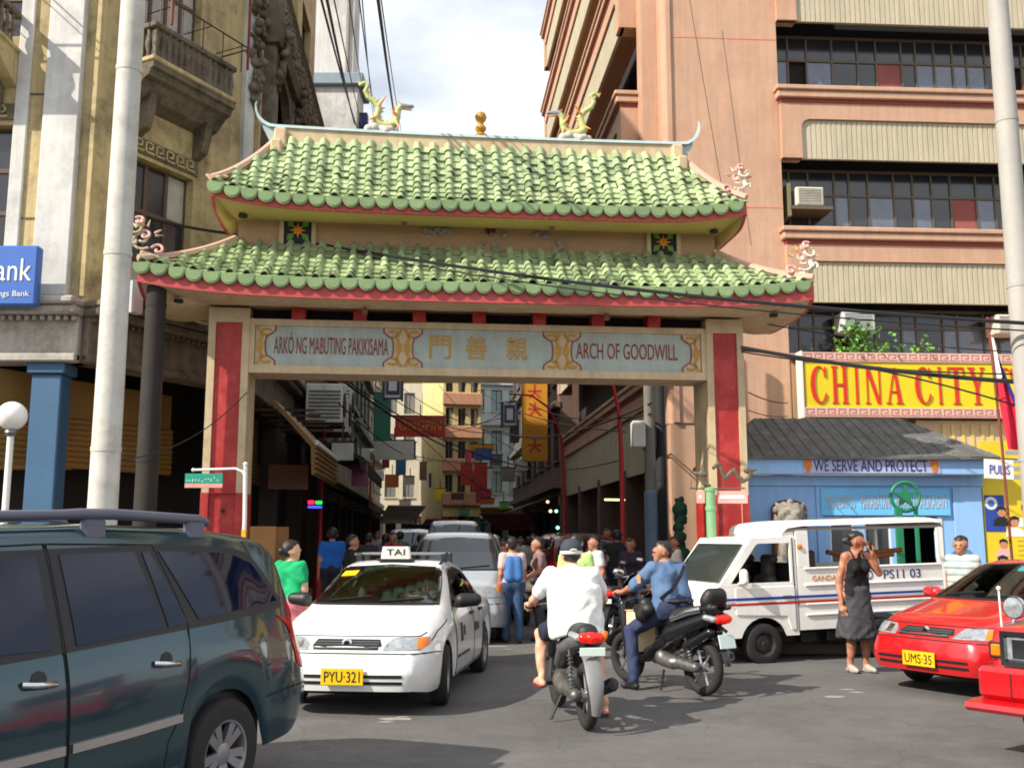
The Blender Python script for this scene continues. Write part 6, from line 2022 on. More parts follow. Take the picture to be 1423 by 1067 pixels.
    for sd, P in ((1, 'L'), (-1, 'R')):
        f = [(.86, .25), (.86, .80), (.78, .89), (.35, 1.14), (.12, 1.285), (-.22, 1.30), (-.26, .25)]
        r_ = [(-.27, .25), (-.24, 1.30), (-.70, 1.24), (-.98, .96), (-.90, .62), (-.86, .25)]
        for dn, poly, win in (('door', f, SWIN[0]), ('door', r_, SWIN[1])):
            d = s.decal(dn, poly, P, .003, paint, t, .07, .006, hole=win)
            loop_line(s, poly, P, d, .010)
            s.decal('window_seal', shr(win, -.018), P, .007, BLKTRIM, d, hole=shr(win, .035))
            s.decal('window', win, P, .010, CLEARGLASS, d, th=.003)
            hx = -.12 if poly is f else -.76
            q, n = s.hit((hx, .80), P)
            bxo('handle', BLKTRIM if bumper is None else paint, d, hx - .09, hx + .09, q.y - .015, q.y + .03 * sd if sd > 0 else q.y + .015, .785, .815) if sd > 0 else bxo('handle', BLKTRIM, d, hx - .09, hx + .09, q.y - .03, q.y + .015, .785, .815)
        s.decal('quarter_window', [(-.78, .95), (-.78, 1.1), (-.67, 1.21), (-.92, .97)], P, .011, CARGLASS, t)
        q = Blob(.012); q.cap((.70, sd * .86, .98), (.66, sd * 1.0, .985), .075, .065, 0, .02); q.cap((.70, sd * .80, .93), (.70, sd * .9, .95), .03, .03, 0)
        o = place('wing_mirror', q.mesh('wing_mirror', BLKTRIM if bumper is None else paint), t)
        s.line('side_moulding', [(1.55, .50), (.87, .50), (-.86, .50)], P, .05, .012, paint if bumper is None else BLKTRIM, t) if False else None
        s.line('panel_gap', [(1.16, .82), (1.55, .74), (1.8, .655)], P, .010, .005, SEAM, t)
    # face: lamps, grille, bumper slots, plate
    hl = [(.35, .60), (.37, .65), (.43, .70), (.58, .71), (.735, .70), (.75, .645), (.68, .597)]
    for sg, P in ((1, hl), (-1, mir(hl))):
        l_ = s.decal('headlamp', P, 'F', .008, LAMPGLASS, t, .035, .02)
        am = [(.655, .605), (.64, .698), (.725, .695), (.742, .645), (.69, .605)]
        s.decal('turn_signal', am if sg > 0 else mir(am), 'F', .012, AMBER if sg > 0 else LAMPGLASS, l_, .03)
        b_ = [(.42, .615), (.44, .685), (.52, .69), (.525, .61)]
        s.decal('reflector', b_ if sg > 0 else mir(b_), 'F', .0105, CHROME, l_, .04)
    g_ = s.decal('grille', [(-.31, .605), (-.33, .64), (-.30, .69), (.30, .69), (.33, .64), (.31, .605)], 'F', .006, BLKTRIM, t, .04)
    for z in (.625, .645, .665): s.line('grille_bar', [(-.30, z), (.30, z)], 'F', .008, .012, GREYMETAL, g_)
    q, n = s.hit((0, .648), 'F')
    e = MB(); e.lathe([(.05, 0), (.05, .012), (.03, .018)], (0, 0, 0), 'x', 16); e.build('badge', CHROME, g_, M4=Matrix.Translation(q + n * .012))
    for z in (.375, .315):
        s.line('bumper_slot', [(-.55, z), (-.2, z), (.2, z), (.55, z)], 'F', .028, .006, SEAM, t)
    s.line('panel_gap', [(-.78, .565), (-.4, .575), (.4, .575), (.78, .565)], 'F', .010, .006, SEAM, t)
    for P in ('L', 'R'): s.line('panel_gap', [(1.585, .55), (1.75, .565), (1.95, .57)], P, .010, .005, SEAM, t)
    s.line('panel_gap', [(-.70, .74), (-.66, .715), (.66, .715), (.70, .74)], 'F', .010, .005, SEAM, t)
    q, n = s.hit((0, .40), 'F')
    plate(t, FRONT_T(q.x + .02, 0, .375) , .40, .15, PLATEY, plate_txt, BLKTRIM)
    s.decal('tail_lamp', [(.45, .70), (.78, .70), (.76, .84), (.45, .84)], 'B', .01, REDLENS, t); s.decal('tail_lamp', [(-.78, .70), (-.45, .70), (-.45, .84), (-.76, .84)], 'B', .01, REDLENS, t)
    plate(t, REAR_T(s.hit((0, .62), 'B')[0].x - .015, 0, .62), .40, .15, PLATEY, None, BLKTRIM)
    if side_marks:
        for x0, x1, z0, z1 in ((.50, .62, .55, .74), (.36, .44, .60, .70), (-.45, -.30, .58, .68), (-.6, -.5, .58, .66), (.64, .8, .40, .43), (.1, .55, .40, .425)):
            s.decal('door_marking', rect(x0, x1, z0, z1), 'L', .009, BLKTRIM, t, .05)
    return t, s
WPAINT = car_paint('taxi_white_paint', (244, 244, 240), k=.92)
tx = ground_at(620, 978)
a_ = R(7)
rear = Vector((math.sin(a_), math.cos(a_), 0)); left = Vector((math.cos(a_), -math.sin(a_), 0))
org = tx - left * .80 + rear * 1.2325
taxi, tsh = saloon('taxi', 'white taxi saloon with a roof sign driving out under the arch', (org.x, org.y, 0), math.atan2(-rear.y, -rear.x), WPAINT, 'PYU·321', None, True)
# roof rack and taxi sign
z0 = 1.40
rk = MB(); rk.tube([(-.15, -.5, z0 + .05), (-.15, .5, z0 + .05)], .014, 6); rk.build('roof_rack', GREYMETAL, taxi, smooth=60)
rk = MB(); rk.tube([(-.5, -.48, z0 + .05), (.1, -.48, z0 + .05)], .014, 6); rk.build('roof_rack', GREYMETAL, taxi, smooth=60)
rk = MB(); rk.tube([(-.5, -.5, z0 + .05), (-.5, .5, z0 + .05)], .014, 6); rk.build('roof_rack', GREYMETAL, taxi, smooth=60)
for x in (-.15, -.5):
    for y in (-.5, .5): bxo('rack_foot', BLKTRIM, taxi, x - .03, x + .03, y - .03, y + .03, 1.28, z0 + .05, .005)
q = MB(); q.prism([(-.165, 1.40), (.165, 1.40), (.145, 1.535), (-.145, 1.535)], -.05, .05)
sg_ = q.build('roof_sign', mat('taxi_sign_cream', (240, 236, 214), .4, var=.03), taxi, M4=Matrix.Translation((.12, 0, .0)) @ Matrix.Rotation(R(90), 4, 'Z'))
letter('lettering', 'TAI', -.10, .11, 1.44, 1.51, -.05, BLKTRIM, sg_)
bxo('sign_base', BLKTRIM, taxi, .04, .2, -.2, .2, 1.375, 1.40, .004)
b = MB(); b.tube([(.15, .50, 1.33), (-.1, .54, 1.42), (-.1, .54, 1.47)], .015, 6); b.build('aerial_mount', BLKTRIM, taxi)

# --- people carrier (dark green foreground, silver and others behind)
MPV = dict(xf=2.18, xr=-2.32, W=1.775, crown=.035,
    plan=[(-2.32, .84), (-2.25, .91), (-2.05, .965), (-1.6, .99), (0, 1), (1.4, .995), (1.75, .965), (1.95, .92), (2.08, .86), (2.18, .74)],
    zb=[(-2.32, .42), (-2.15, .33), (-1.0, .24), (1.0, .24), (1.9, .24), (2.18, .28)],
    zs=[(-2.32, .96), (-2.1, 1.08), (-1.5, 1.10), (-.5, 1.05), (.6, .99), (1.1, .96), (1.5, .92), (1.9, .82), (2.18, .62)],
    ws=[(-2.32, .80), (-1.0, .845), (.8, .845), (1.3, .83), (2.18, .82)],
    zr=[(-2.32, 1.04), (-2.26, 1.20), (-2.08, 1.58), (-1.92, 1.665), (-1.4, 1.715), (-.4, 1.735), (.2, 1.72), (.50, 1.66), (1.42, 1.10), (1.55, 1.06), (1.9, .95), (2.05, .86), (2.18, .70)],
    wr=[(-2.32, .76), (-2.1, .68), (-1.8, .62), (.3, .60), (.9, .68), (1.4, .76), (2.18, .74)],
    wheels=[(1.375, .33, .385), (-1.375, .33, .385)], warp=[(1.95, .48, .26, .06), (-2.1, .55, .26, -.05)])
def people_carrier(name, label, cat, loc, rotz, paint, glass, detail=True, roof_rack=False, plate_txt=None, group=None):
    t = thing(name, label, cat, loc, rotz, group)
    s = Shell(MPV)
    s.mb.build('body', paint, t, smooth=45)
    bxo('underbody', BLKTRIM, t, -2.1, 1.95, -.60, .60, .2, .72, .05)
    for x in (1.375, -1.375):
        bxo('wheel_well', BLKTRIM, t, x - .4, x + .4, -.78, .78, .38, .74, .05)
        for sd in (1, -1): wheel(t, x, sd * .765, .33, .33, .21, .205, 'alloy', sd)
    wsh = [(-.71, 1.12), (.71, 1.12), (.655, 1.38), (.585, 1.60), (0, 1.63), (-.585, 1.60), (-.655, 1.38)]
    s.decal('windscreen_seal', [(y * 1.03, 1.10 + (z - 1.12) * 1.05) for y, z in wsh], 'F', .004, BLKTRIM, t)
    ws = s.decal('windscreen', wsh, 'F', .008, CARGLASS, t)
    s.line('wiper', [(-.55, 1.13), (-.05, 1.17)], 'F', .018, .02, BLKTRIM, ws); s.line('wiper', [(.05, 1.13), (.55, 1.17)], 'F', .018, .02, BLKTRIM, ws)
    s.decal('rear_window', [(-.62, 1.18), (.62, 1.18), (.54, 1.55), (-.54, 1.55)], 'B', .006, glass, t)
    sides = (('R', -1), ('L', 1))
    for P, sd in sides:
        # blacked-out window band, then doors and glass
        band = [(1.12, 1.02), (.55, 1.40), (.24, 1.575), (-1.0, 1.605), (-1.62, 1.575), (-1.80, 1.53), (-2.06, 1.20), (-2.04, 1.165), (-1.2, 1.115), (0, 1.06)]
        s.decal('window_surround', band, P, .004, BLKTRIM, t, .07)
        fd = [(1.02, .32), (1.02, .96), (.50, 1.44), (.22, 1.60), (-.07, 1.61), (-.07, .32)]
        rd = [(-.085, .32), (-.085, 1.61), (-.86, 1.60), (-1.02, 1.15), (-.99, .84), (-.93, .66), (-.82, .5), (-.80, .32)]
        lowf = [(1.02, .32), (1.02, .96), (.96, 1.025), (-.07, 1.055), (-.07, .32)]
        lowr = [(-.085, .32), (-.085, 1.055), (-1.0, 1.095), (-1.02, .95), (-.99, .80), (-.93, .66), (-.82, .5), (-.80, .32)]
        wf = [(.86, 1.10), (.50, 1.36), (.22, 1.53), (.0, 1.545), (.0, 1.085)]
        wr_ = [(-.16, 1.09), (-.15, 1.55), (-.70, 1.56), (-.80, 1.125)]
        wq = [(-.85, 1.13), (-.76, 1.555), (-.82, 1.555), (-1.02, 1.14)]
        wt_ = [(-1.12, 1.155), (-.90, 1.56), (-1.56, 1.54), (-1.78, 1.47), (-1.99, 1.215)]
        for poly, low, wins, hx in ((fd, lowf, (wf,), .10), (rd, lowr, (wr_, wq), -.80)):
            d = s.decal('door', low, P, .003, paint, t, .07, .012)
            loop_line(s, poly, P, d, .006)
            for w in wins: s.decal('window', w, P, .009, glass, d, .07)
            if detail:
                q, n = s.hit((hx, .94), P)
                hb = MB(); hb.tube([(hx - .10, q.y + sd * .005, .925), (hx - .06, q.y + sd * .045, .93), (hx + .06, q.y + sd * .045, .94), (hx + .10, q.y + sd * .005, .945)], .016, 8); hb.build('handle', CHROME, d, smooth=60)
                s.decal('handle_recess', [(hx + .05 * math.cos(a * .785), .96 + .04 * math.sin(a * .785)) for a in range(8)], P, .006, BLKTRIM, d, .04)
        s.decal('rear_quarter_window', wt_, P, .009, glass, t, .07)
        if detail:
            s.line('side_moulding', [(1.02, .60), (.4, .60), (-.055, .60)], P, .045, .018, CHROME, t)
            s.line('side_moulding', [(-.10, .60), (-.5, .605), (-.92, .62)], P, .045, .018, CHROME, t)
            s.line('panel_gap', [(-1.25, 1.0), (-1.30, .94), (-1.48, .93), (-1.52, 1.0), (-1.50, 1.06), (-1.28, 1.06), (-1.25, 1.0)], P, .008, .005, SEAM, t) if P == 'R' else None
            s.line('panel_gap', [(-1.76, .62), (-2.0, .64), (-2.25, .64)], P, .010, .005, SEAM, t)
            s.line('sill_guard', [(.95, .30), (-.95, .30)], P, .09, .02, paint, t)
        tl = [(-2.30, 1.10), (-2.14, 1.20), (-2.12, .95), (-2.16, .78), (-2.30, .74)]
        s.decal('tail_lamp', tl, P, .008, REDLENS, t, .05)
        q = Blob(.014); q.cap((.92, sd * .93, 1.10), (.88, sd * 1.08, 1.11), .09, .08, 0, .02); q.cap((.92, sd * .86, 1.04), (.92, sd * .96, 1.07), .035, .03, 0)
        place('wing_mirror', q.mesh('wing_mirror', paint), t)
    s.decal('tail_lamp', [(.55, .82), (.80, .80), (.78, 1.12), (.62, 1.12)], 'B', .008, REDLENS, t); s.decal('tail_lamp', [(-.80, .80), (-.55, .82), (-.62, 1.12), (-.78, 1.12)], 'B', .008, REDLENS, t)
    hl = [(.40, .70), (.42, .80), (.60, .90), (.76, .95), (.80, .84), (.74, .72)]
    for sg, P in ((1, hl), (-1, mir(hl))):
        l_ = s.decal('headlamp', P, 'F', .01, LAMPGLASS, t, .045, .02)
        am = [(.68, .78), (.66, .90), (.76, .94), (.80, .84), (.76, .78)]
        s.decal('turn_signal', am if sg > 0 else mir(am), 'F', .013, AMBER, l_, .04)
    g_ = s.decal('grille', [(-.36, .70), (-.36, .79), (.36, .79), (.36, .70)], 'F', .008, BLKTRIM, t, .05)
    for z in (.715, .745, .775): s.line('grille_bar', [(-.36, z), (.36, z)], 'F', .014, .014, CHROME, g_)
    s.decal('lower_intake', [(-.5, .36), (-.5, .48), (.5, .48), (.5, .36)], 'F', .006, BLKTRIM, t, .06)
    s.line('panel_gap', [(-.8, .62), (0, .625), (.8, .62)], 'F', .010, .006, SEAM, t)
    if plate_txt is not None: plate(t, FRONT_T(s.hit((0, .55), 'F')[0].x + .02, 0, .55), .40, .15, PLATEW, plate_txt or None, BLKTRIM)
    plate(t, REAR_T(s.hit((0, .9), 'B')[0].x - .015, 0, .9), .40, .15, PLATEW, None, BLKTRIM)
    if roof_rack:
        RK = mat('roof_rail_grey', (92, 94, 108), .45, var=.06)
        for sd in (1, -1):
            y = sd * .60
            q = MB(); q.tube([(-1.42, y, 1.735), (-1.35, y, 1.755), (-.6, y, 1.775), (-.35, y, 1.772), (-.2, y, 1.765), (.3, y, 1.75), (.55, y, 1.725)], [.026, .031, .032, .031, .027, .026, .024], 10)
            r_ = q.build('roof_rail', RK, t, smooth=60)
            for x in (-1.3, -.45, .45): bxo('rail_foot', RK, r_, x - .09, x + .09, y - .03, y + .03, 1.62, 1.755, .025)
    return t, s
axis = R(22)
rearv = Vector((math.sin(axis), math.cos(axis), 0)); rightv = Vector((math.cos(axis), -math.sin(axis), 0))
GREENP = car_paint('dark_green_metallic', (18, 62, 72), metal=.3, rough=.22, k=.9)
# rear right wheel stands at about (-1.88, 6.48)
rw = at(297, 1030, 6.48); rw.z = 0
sorg = rw - rightv * .765 - rearv * 1.375
suv, ssh = people_carrier('people_carrier', 'dark green people carrier with roof rails cut off at the left foreground', 'car', (sorg.x, sorg.y, 0), math.atan2(-rearv.y, -rearv.x), GREENP, TINT, True, True)
# silver carrier behind the taxi
def facing(u, v, Y, a, ax=.0):
    """origin for a car whose front centre touches (u, Y); rear points a degrees right of straight ahead"""
    p = at(u, v, Y); r_ = Vector((math.sin(R(a)), math.cos(R(a)), 0))
    return Vector((p.x, p.y, 0)) + r_ * 2.1, math.atan2(-r_.y, -r_.x)
p_, rz_ = facing(630, 850, 15.9, -1)
people_carrier('people_carrier', 'silver people carrier following right behind the white taxi', 'car', p_, rz_, car_paint('silver_metallic', (196, 200, 204), metal=.5, rough=.3), CARGLASS, False, plate_txt='')
p_, rz_ = facing(633, 760, 25.0, -4)
gv, _ = people_carrier('van', 'grey van with pale roof behind the silver people carrier', 'van', p_, rz_, car_paint('grey_metallic', (150, 152, 150), metal=.4, rough=.35), CARGLASS, False, plate_txt='')
gv.scale = (1.05, 1, 1.2)
p_, rz_ = facing(571, 760, 27.5, -6)
pc_, _ = people_carrier('car', 'small pale car left of the grey van inside the street', 'car', p_, rz_, car_paint('pale_blue_white', (206, 218, 220)), CARGLASS, False, plate_txt='')
pc_.scale = (.95, .92, 1.08)
p_, rz_ = facing(671, 755, 30.0, -4)
people_carrier('car', 'dark blue-green car right of the grey van inside the street', 'car', p_, rz_, car_paint('dim_teal_paint', (70, 92, 98)), CARGLASS, False, plate_txt='')
p_, rz_ = facing(772, 775, 25.5, 174)
people_carrier('car', 'maroon car parked along the right pavement behind the riders', 'car', p_, rz_, car_paint('maroon_paint', (110, 30, 34)), CARGLASS, False)

# --- red taxi at the right
RPAINT = car_paint('taxi_red_paint', (208, 22, 28), k=.85)
a_ = R(60)
rear = Vector((math.sin(a_), math.cos(a_), 0))
fc = at(1285, 900, 11.0); fc.z = 0
org = fc + rear * 2.06
rtaxi, rsh = saloon('taxi', 'red taxi saloon facing left before the white police van', (org.x, org.y, 0), math.atan2(-rear.y, -rear.x), RPAINT, 'UMS·35', True)

# ------------------------------------------------------------------ white police van
VW = mat('van_white_paint', (246, 244, 236), .35, var=.05, coat=.4, k=.98, dirt=(190, 182, 166), dirt_amt=.3, ds=2.5)
VBL, VRD = mat('van_stripe_blue', (40, 70, 160), .4, var=.03), mat('van_stripe_red', (190, 40, 40), .4, var=.03)
va = R(72)
vrear = Vector((math.sin(va), math.cos(va), 0)); vleft = Vector((math.cos(va), -math.sin(va), 0))
fw = ground_at(1063, 921)
vo = fw - vleft * .66 + vrear * .95
van = thing('police_van', 'white open-sided police van with blue and red stripes parked before the outpost', 'van', (vo.x, vo.y, 0), rot=(0, R(1.2), math.atan2(-vrear.y, -vrear.x)))
LT = Matrix.Rotation(math.pi, 4, 'Z')            # lettering on the left flank
def vplate(name, outer, holes, y0, y1, m=VW, par=van):
    b = MB(); slab(b, outer, holes, y0, y1); return b.build(name, m, par)
archp = [(.95 + .36 * math.cos(R(a)), .27 + .34 * math.sin(R(a))) for a in range(0, 181, 15)]
archr = [(-.90 + .36 * math.cos(R(a)), .27 + .34 * math.sin(R(a))) for a in range(0, 181, 15)]
for sd in (1, -1):
    y0, y1 = (.665, .70) if sd > 0 else (-.70, -.665)
    low = [(1.62, .36)] + [(1.62, .98), (1.60, 1.02)] + [(.40, 1.02), (.40, .36), (.59, .36)] + [p for p in archp[::-1] if p[1] > .36 and True] + [(1.31, .36)]
    low = [(1.62, .36), (1.62, 1.02), (.42, 1.02), (.42, .36), (.60, .36)] + [p for p in archp[::-1] if p[1] > .37] + [(1.30, .36)]
    fl = vplate('cab_flank', low, [], y0, y1)
    win = [(1.42, 1.06), (1.02, 1.555), (.98, 1.575), (.50, 1.575), (.50, 1.06)]
    dr = vplate('cab_door_frame', [(1.60, 1.022), (1.08, 1.65), (.42, 1.66), (.42, 1.022)], [win], y0, y1)
    dl = [(1.28, .46), (1.34, .72), (1.34, .98), (.47, .98), (.47, .46), (.58, .46), (.60, .55), (.68, .66)]
    yo = .701 if sd > 0 else -.715
    b = MB(); b.prism([(1.36, .66), (1.36, 1.0), (.47, 1.0), (.47, .44), (.54, .44), (.60, .62)], yo, yo + .014); d = b.build('door', VW, van)
    bxo('handle', GREYMETAL, d, .52, .66, yo + (.014 if sd > 0 else -.02), yo + (.034 if sd > 0 else 0), .86, .885, .004)
    if sd > 0: bxo('door_gap', SEAM, d, .455, .468, .7005, .706, .44, 1.64)
    # rear body flank
    rear_low = [(.40, .45), (.40, 1.24), (-1.98, 1.24), (-1.98, .40), (-1.27, .40)] + [p for p in archr if p[1] > .41][::-1] + [(-.53, .40)]
    rear_low = [(.40, .42), (.40, 1.24), (-1.98, 1.24), (-1.98, .42), (-1.25, .42)] + [p for p in archr[::-1] if p[1] > .43] + [(-.55, .42)]
    rf_ = vplate('rear_flank', rear_low, [], y0 - (0 if sd > 0 else 0), y1)
    for z in (.60, .74, .99, 1.21):
        bxo('pressed_rib', VW, rf_, -1.96, .30, (.7005 if sd > 0 else -.722), (.722 if sd > 0 else -.7005), z, z + .03, .008)
    bxo('post', VW, van, .20, .40, y0, y1, 1.24, 1.74, .008)
    bxo('post', VW, van, -1.98, -1.92, y0, y1, 1.24, 1.74, .008)
    for z0, z1, m in ((.84, .875, VBL), (.775, .805, VRD)):
        bxo('stripe', m, van, -1.97, 1.56 if m is VBL else 1.45, (.7165 if sd > 0 else -.7185), (.7185 if sd > 0 else -.7165), z0, z1)
    wheel(van, .95, sd * .62, .265, .265, .16, .165, 'dark', sd)
    wheel(van, -.90, sd * .62, .265, .265, .16, .165, 'dark', sd)
    q = Blob(.012); q.cap((1.28, sd * .80, 1.10), (1.28, sd * .80, 1.20), .06, .055, 0); q.cap((1.3, sd * .70, 1.06), (1.28, sd * .8, 1.1), .02, .02, 0)
    place('wing_mirror', q.mesh('wing_mirror', VW), van)
letter('lettering', 'MPD', .98, 1.24, 1.065, 1.17, -.70, BLKTRIM, van, LT, .006) if False else None
letter('lettering', 'MPD', .55, .80, 1.05, 1.17, -.70, NAVY, van, LT, .006)
letter('lettering', 'PS11 03', .98, 1.60, 1.05, 1.17, -.70, NAVY, van, LT, .006)
letter('lettering', 'GANDARA', -.18, .34, 1.06, 1.13, -.70, mat('faded_orange_letter', (206, 140, 90), .5), van, LT, .006)
# cab skin: roof, windscreen frame, nose, rounded towards the corners
prof = [(.40, 1.655), (.95, 1.665), (1.06, 1.645), (1.12, 1.60), (1.60, 1.03), (1.66, .98), (1.70, .80), (1.70, .50), (1.66, .36)]
ysn = [(-.70, .07), (-.685, .03), (-.64, .008), (-.4, 0), (0, -.008), (.4, 0), (.64, .008), (.685, .03), (.70, .07)]
b = MB(); vs = []
for x, z in prof:
    for y, ins in ysn: vs.append((x - (ins if z < 1.64 else 0), y, z - (ins * .5 if z > 1.5 else 0)))
n = len(ysn)
b.add(vs, [(i * n + j, i * n + j + 1, (i + 1) * n + j + 1, (i + 1) * n + j) for i in range(len(prof) - 1) for j in range(n - 1)])
cab = b.build('cab_shell', VW, van, smooth=40)
b = MB(); pw = [(1.16, 1.575), (1.575, 1.085)]
b.add([(1.165 + .008, -.60, 1.575), (1.165 + .008, .60, 1.575), (1.575 + .012, .645, 1.085), (1.575 + .012, -.645, 1.085), (1.13, -.60, 1.55), (1.13, .60, 1.55), (1.54, .645, 1.06), (1.54, -.645, 1.06)],
      [(0, 1, 2, 3), (0, 4, 5, 1), (1, 5, 6, 2), (2, 6, 7, 3), (3, 7, 4, 0)])
b.build('windscreen', see_glass('van_glass', (.22, .25, .25), .05), van)
for y in (-.52, .52):
    q = MB(); q.lathe([(.09, 0), (.09, .015), (.05, .03)], (1.70, y, .72), 'x', 16); q.build('headlamp', LAMPGLASS, van)
bxo('bumper', VW, van, 1.62, 1.78, -.69, .69, .34, .50, .03)
# canopy roof with rounded ends
b = MB(); vs = []
rp = [(.62, 1.70, .66), (.60, 1.78, .68), (.52, 1.84, .69), (.3, 1.865, .70), (-1.85, 1.885, .70), (-1.98, 1.87, .70), (-2.03, 1.82, .69), (-2.04, 1.76, .68)]
for x, z, w in rp:
    for y, dz in ((-w - .02, -.07), (-w, -.02), (-w * .8, 0), (0, .012), (w * .8, 0), (w, -.02), (w + .02, -.07)): vs.append((x, y, z + dz))
b.add(vs, [(i * 7 + j, i * 7 + j + 1, (i + 1) * 7 + j + 1, (i + 1) * 7 + j) for i in range(len(rp) - 1) for j in range(6)])
b.build('canopy_roof', VW, van, smooth=45)
bxo('canopy_lining', mat('van_lining', (150, 146, 134), .7), van, -1.98, .58, -.685, .685, 1.735, 1.77)
bxo('canopy_front', VW, van, .40, .60, -.68, .68, 1.60, 1.735, .02)
bxo('floor', BLKTRIM, van, -1.96, 1.55, -.64, .64, .40, .47)
bxo('chassis', BLKTRIM, van, -1.9, 1.5, -.45, .45, .22, .40, .03)
for i, x in enumerate((.2, -.2, -.6)): bxo('under_box', BLKTRIM, van, x - .12, x + .12, .35, .6, .24, .40, .02)
bxo('cab_partition', DARK, van, .36, .40, -.66, .66, .47, 1.30)
for y in (.25, -.35):
    q = Blob(.03); q.cap((.62, y - .12, 1.05), (.62, y + .12, 1.05), .1, .1); q.cap((.55, y - .1, 1.35), (.55, y + .1, 1.35), .07, .07); q.cap((.6, y, .75), (.56, y, 1.3), .12, .1)
    place('cab_seat', q.mesh('cab_seat', mat('seat_vinyl', (60, 56, 52), .6)), van)
for sd in (1, -1): bxo('bench', mat('bench_vinyl', (50, 46, 44), .6), van, -1.9, .3, sd * .3 - .15 if sd < 0 else .36, sd * .3 + .0 if sd < 0 else .64, .8, .9, .02)
bxo('bench_back', BLKTRIM, van, .02, .30, .45, .60, 1.0, 1.46, .03)
for x0, x1, z0, z1 in ((-.5, -1.05, 1.42, 1.30), (-.85, -1.6, 1.30, 1.36), (-1.1, -1.75, 1.38, 1.42)):
    q = MB(); q.tube([(x0, .1, z0), (x1, .15, z1)], .035, 8); q.build('timber', mat('timber_brown', (150, 90, 44), .7, var=.2), van)
q = MB(); q.lathe([(.035, 0), (.035, .02), (.0, .03)], (.35, .70, 1.52), 'y', 12); q.build('side_reflector', AMBER, van)

# ------------------------------------------------------------------ red jeep corner at the right edge
jd = Vector((-.80, -.60, 0)); jr = Vector((-.60, .80, 0))
cr = at(1376, 920, 8.1); cr.z = 0
jo = cr - jd * 0 - jr * .72
JT = math.atan2(jd.y, jd.x)
jeep = thing('red_jeep', 'red jeep with square chrome headlamp cut off at the right edge', 'jeep', (jo.x, jo.y, 0), JT)
JP = car_paint('jeep_red_paint', (202, 18, 26), k=.85)
# local: +x front, y = -.72 is its right-hand side (left in the picture)
b = MB(); prof = [(-3.2, .45), (-3.2, 1.02), (-1.0, 1.02), (-.25, .99), (-.03, .95), (.0, .88), (.0, .50), (-.06, .42)]
vs = []
for y, ins, dz in ((-.72, .06, -.05), (-.70, .02, -.02), (-.62, 0, 0), (0, .02, .03), (.62, 0, 0), (.70, .02, -.02), (.72, .06, -.05)):
    vs += [(x - (ins if x > -.5 else 0), y, z + (dz if z > .85 else 0)) for x, z in prof]
n = len(prof)
b.add(vs, [(i * n + j, i * n + (j + 1) % n, (i + 1) * n + (j + 1) % n, (i + 1) * n + j) for i in range(6) for j in range(n)])
b.add([vs[j] for j in range(n)], [tuple(range(n))]); b.add([vs[6 * n + j] for j in range(n)], [tuple(range(n))])
b.build('body', JP, jeep, smooth=35)
b = MB(); b.prism([(-.1, .30), (.10, .30), (.22, .34), (.24, .40), (.12, .44), (.10, .60), (.04, .62), (-.1, .60)], -.80, .80, 'x') if False else None
b = MB(); pr = [(-.20, .34), (.12, .34), (.13, .60), (.06, .66), (-.20, .66)]
b.cbox(-.20, .13, -.77, .77, .42, .66, .035); b.build('bumper', JP, jeep)
b = MB(); b.prism([(-.25, .335), (.24, .335), (.27, .365), (.26, .40), (.12, .418), (-.25, .418)], -.80, .80, 'y'); b.build('bumper_lip', JP, jeep)
for y in (-.5, -.25, .0, .25, .5): bxo('bumper_gap', SEAM, jeep, .128, .134, y - .005, y + .005, .44, .62)
for y in (-.42, .42):
    h_ = bxo('headlamp', LAMPGLASS, jeep, -.02, .03, y - .16, y + .16, .70, .90, .02)
    b = MB(Matrix.Rotation(R(90), 4, 'Z')); slab(b, rect(y - .19, y + .19, .67, .93), [rect(y - .155, y + .155, .705, .895)], -.045, -.0); b.build('chrome_bezel', CHROME, h_)
    bxo('lamp_cell', CHROME, h_, .031, .036, y - .10, y + .02, .73, .87, .0)
for y in (-.655, .655):
    s_ = bxo('signal_housing', BLKTRIM, jeep, -.06, .025, y - .06, y + .05, .72, .84, .01); bxo('turn_signal', AMBER, s_, .0, .035, y - .04, y + .04, .735, .825, .01)
b = MB(Matrix.Rotation(R(90), 4, 'Z')); slab(b, rect(-.2, .2, .68, .92), [rect(-.18 + .06 * i, -.14 + .06 * i, .70, .90) for i in range(6)], -.03, .0); b.build('grille', CHROME, jeep)
bxo('windscreen_frame', JP, jeep, -1.12, -1.06, -.70, .70, 1.02, 1.60, .02); bxo('windscreen', CARGLASS, jeep, -1.055, -1.05, -.64, .64, 1.08, 1.55)
for y, xm in ((-.58, -.12), (.58, -.12)):
    q = MB(); q.tube([(xm, y, .98), (xm - .02, y + .02, 1.06)], .014, 8); m_ = q.build('mirror_stem', CHROME, jeep, smooth=50)
    q = MB(); q.lathe([(.03, -.05), (.085, -.02), (.09, .02), (.085, .04)], (xm - .02, y + .02, 1.10), 'x', 18); q.build('fender_mirror', CHROME, m_, smooth=50)
    q = MB(); q.lathe([(.078, .041), (.05, .048), (.0, .05)], (xm - .02, y + .02, 1.10), 'x', 18); q.build('mirror_lamp_glass', LAMPGLASS, m_, smooth=50)
q = MB(); q.tube([(-.10, -.66, .92), (-.10, -.665, 1.24)], .008, 6); q.sphere((-.10, -.665, 1.245), .018, 8, 6); q.build('corner_rod', WHITE, jeep)
for x in (-.75, -2.6):
    bxo('wheel_well', BLKTRIM, jeep, x - .4, x + .4, -.725, .725, .30, .62, .02)
    for sd in (1, -1): wheel(jeep, x, sd * .66, .31, .31, .18, .19, 'steel', sd)

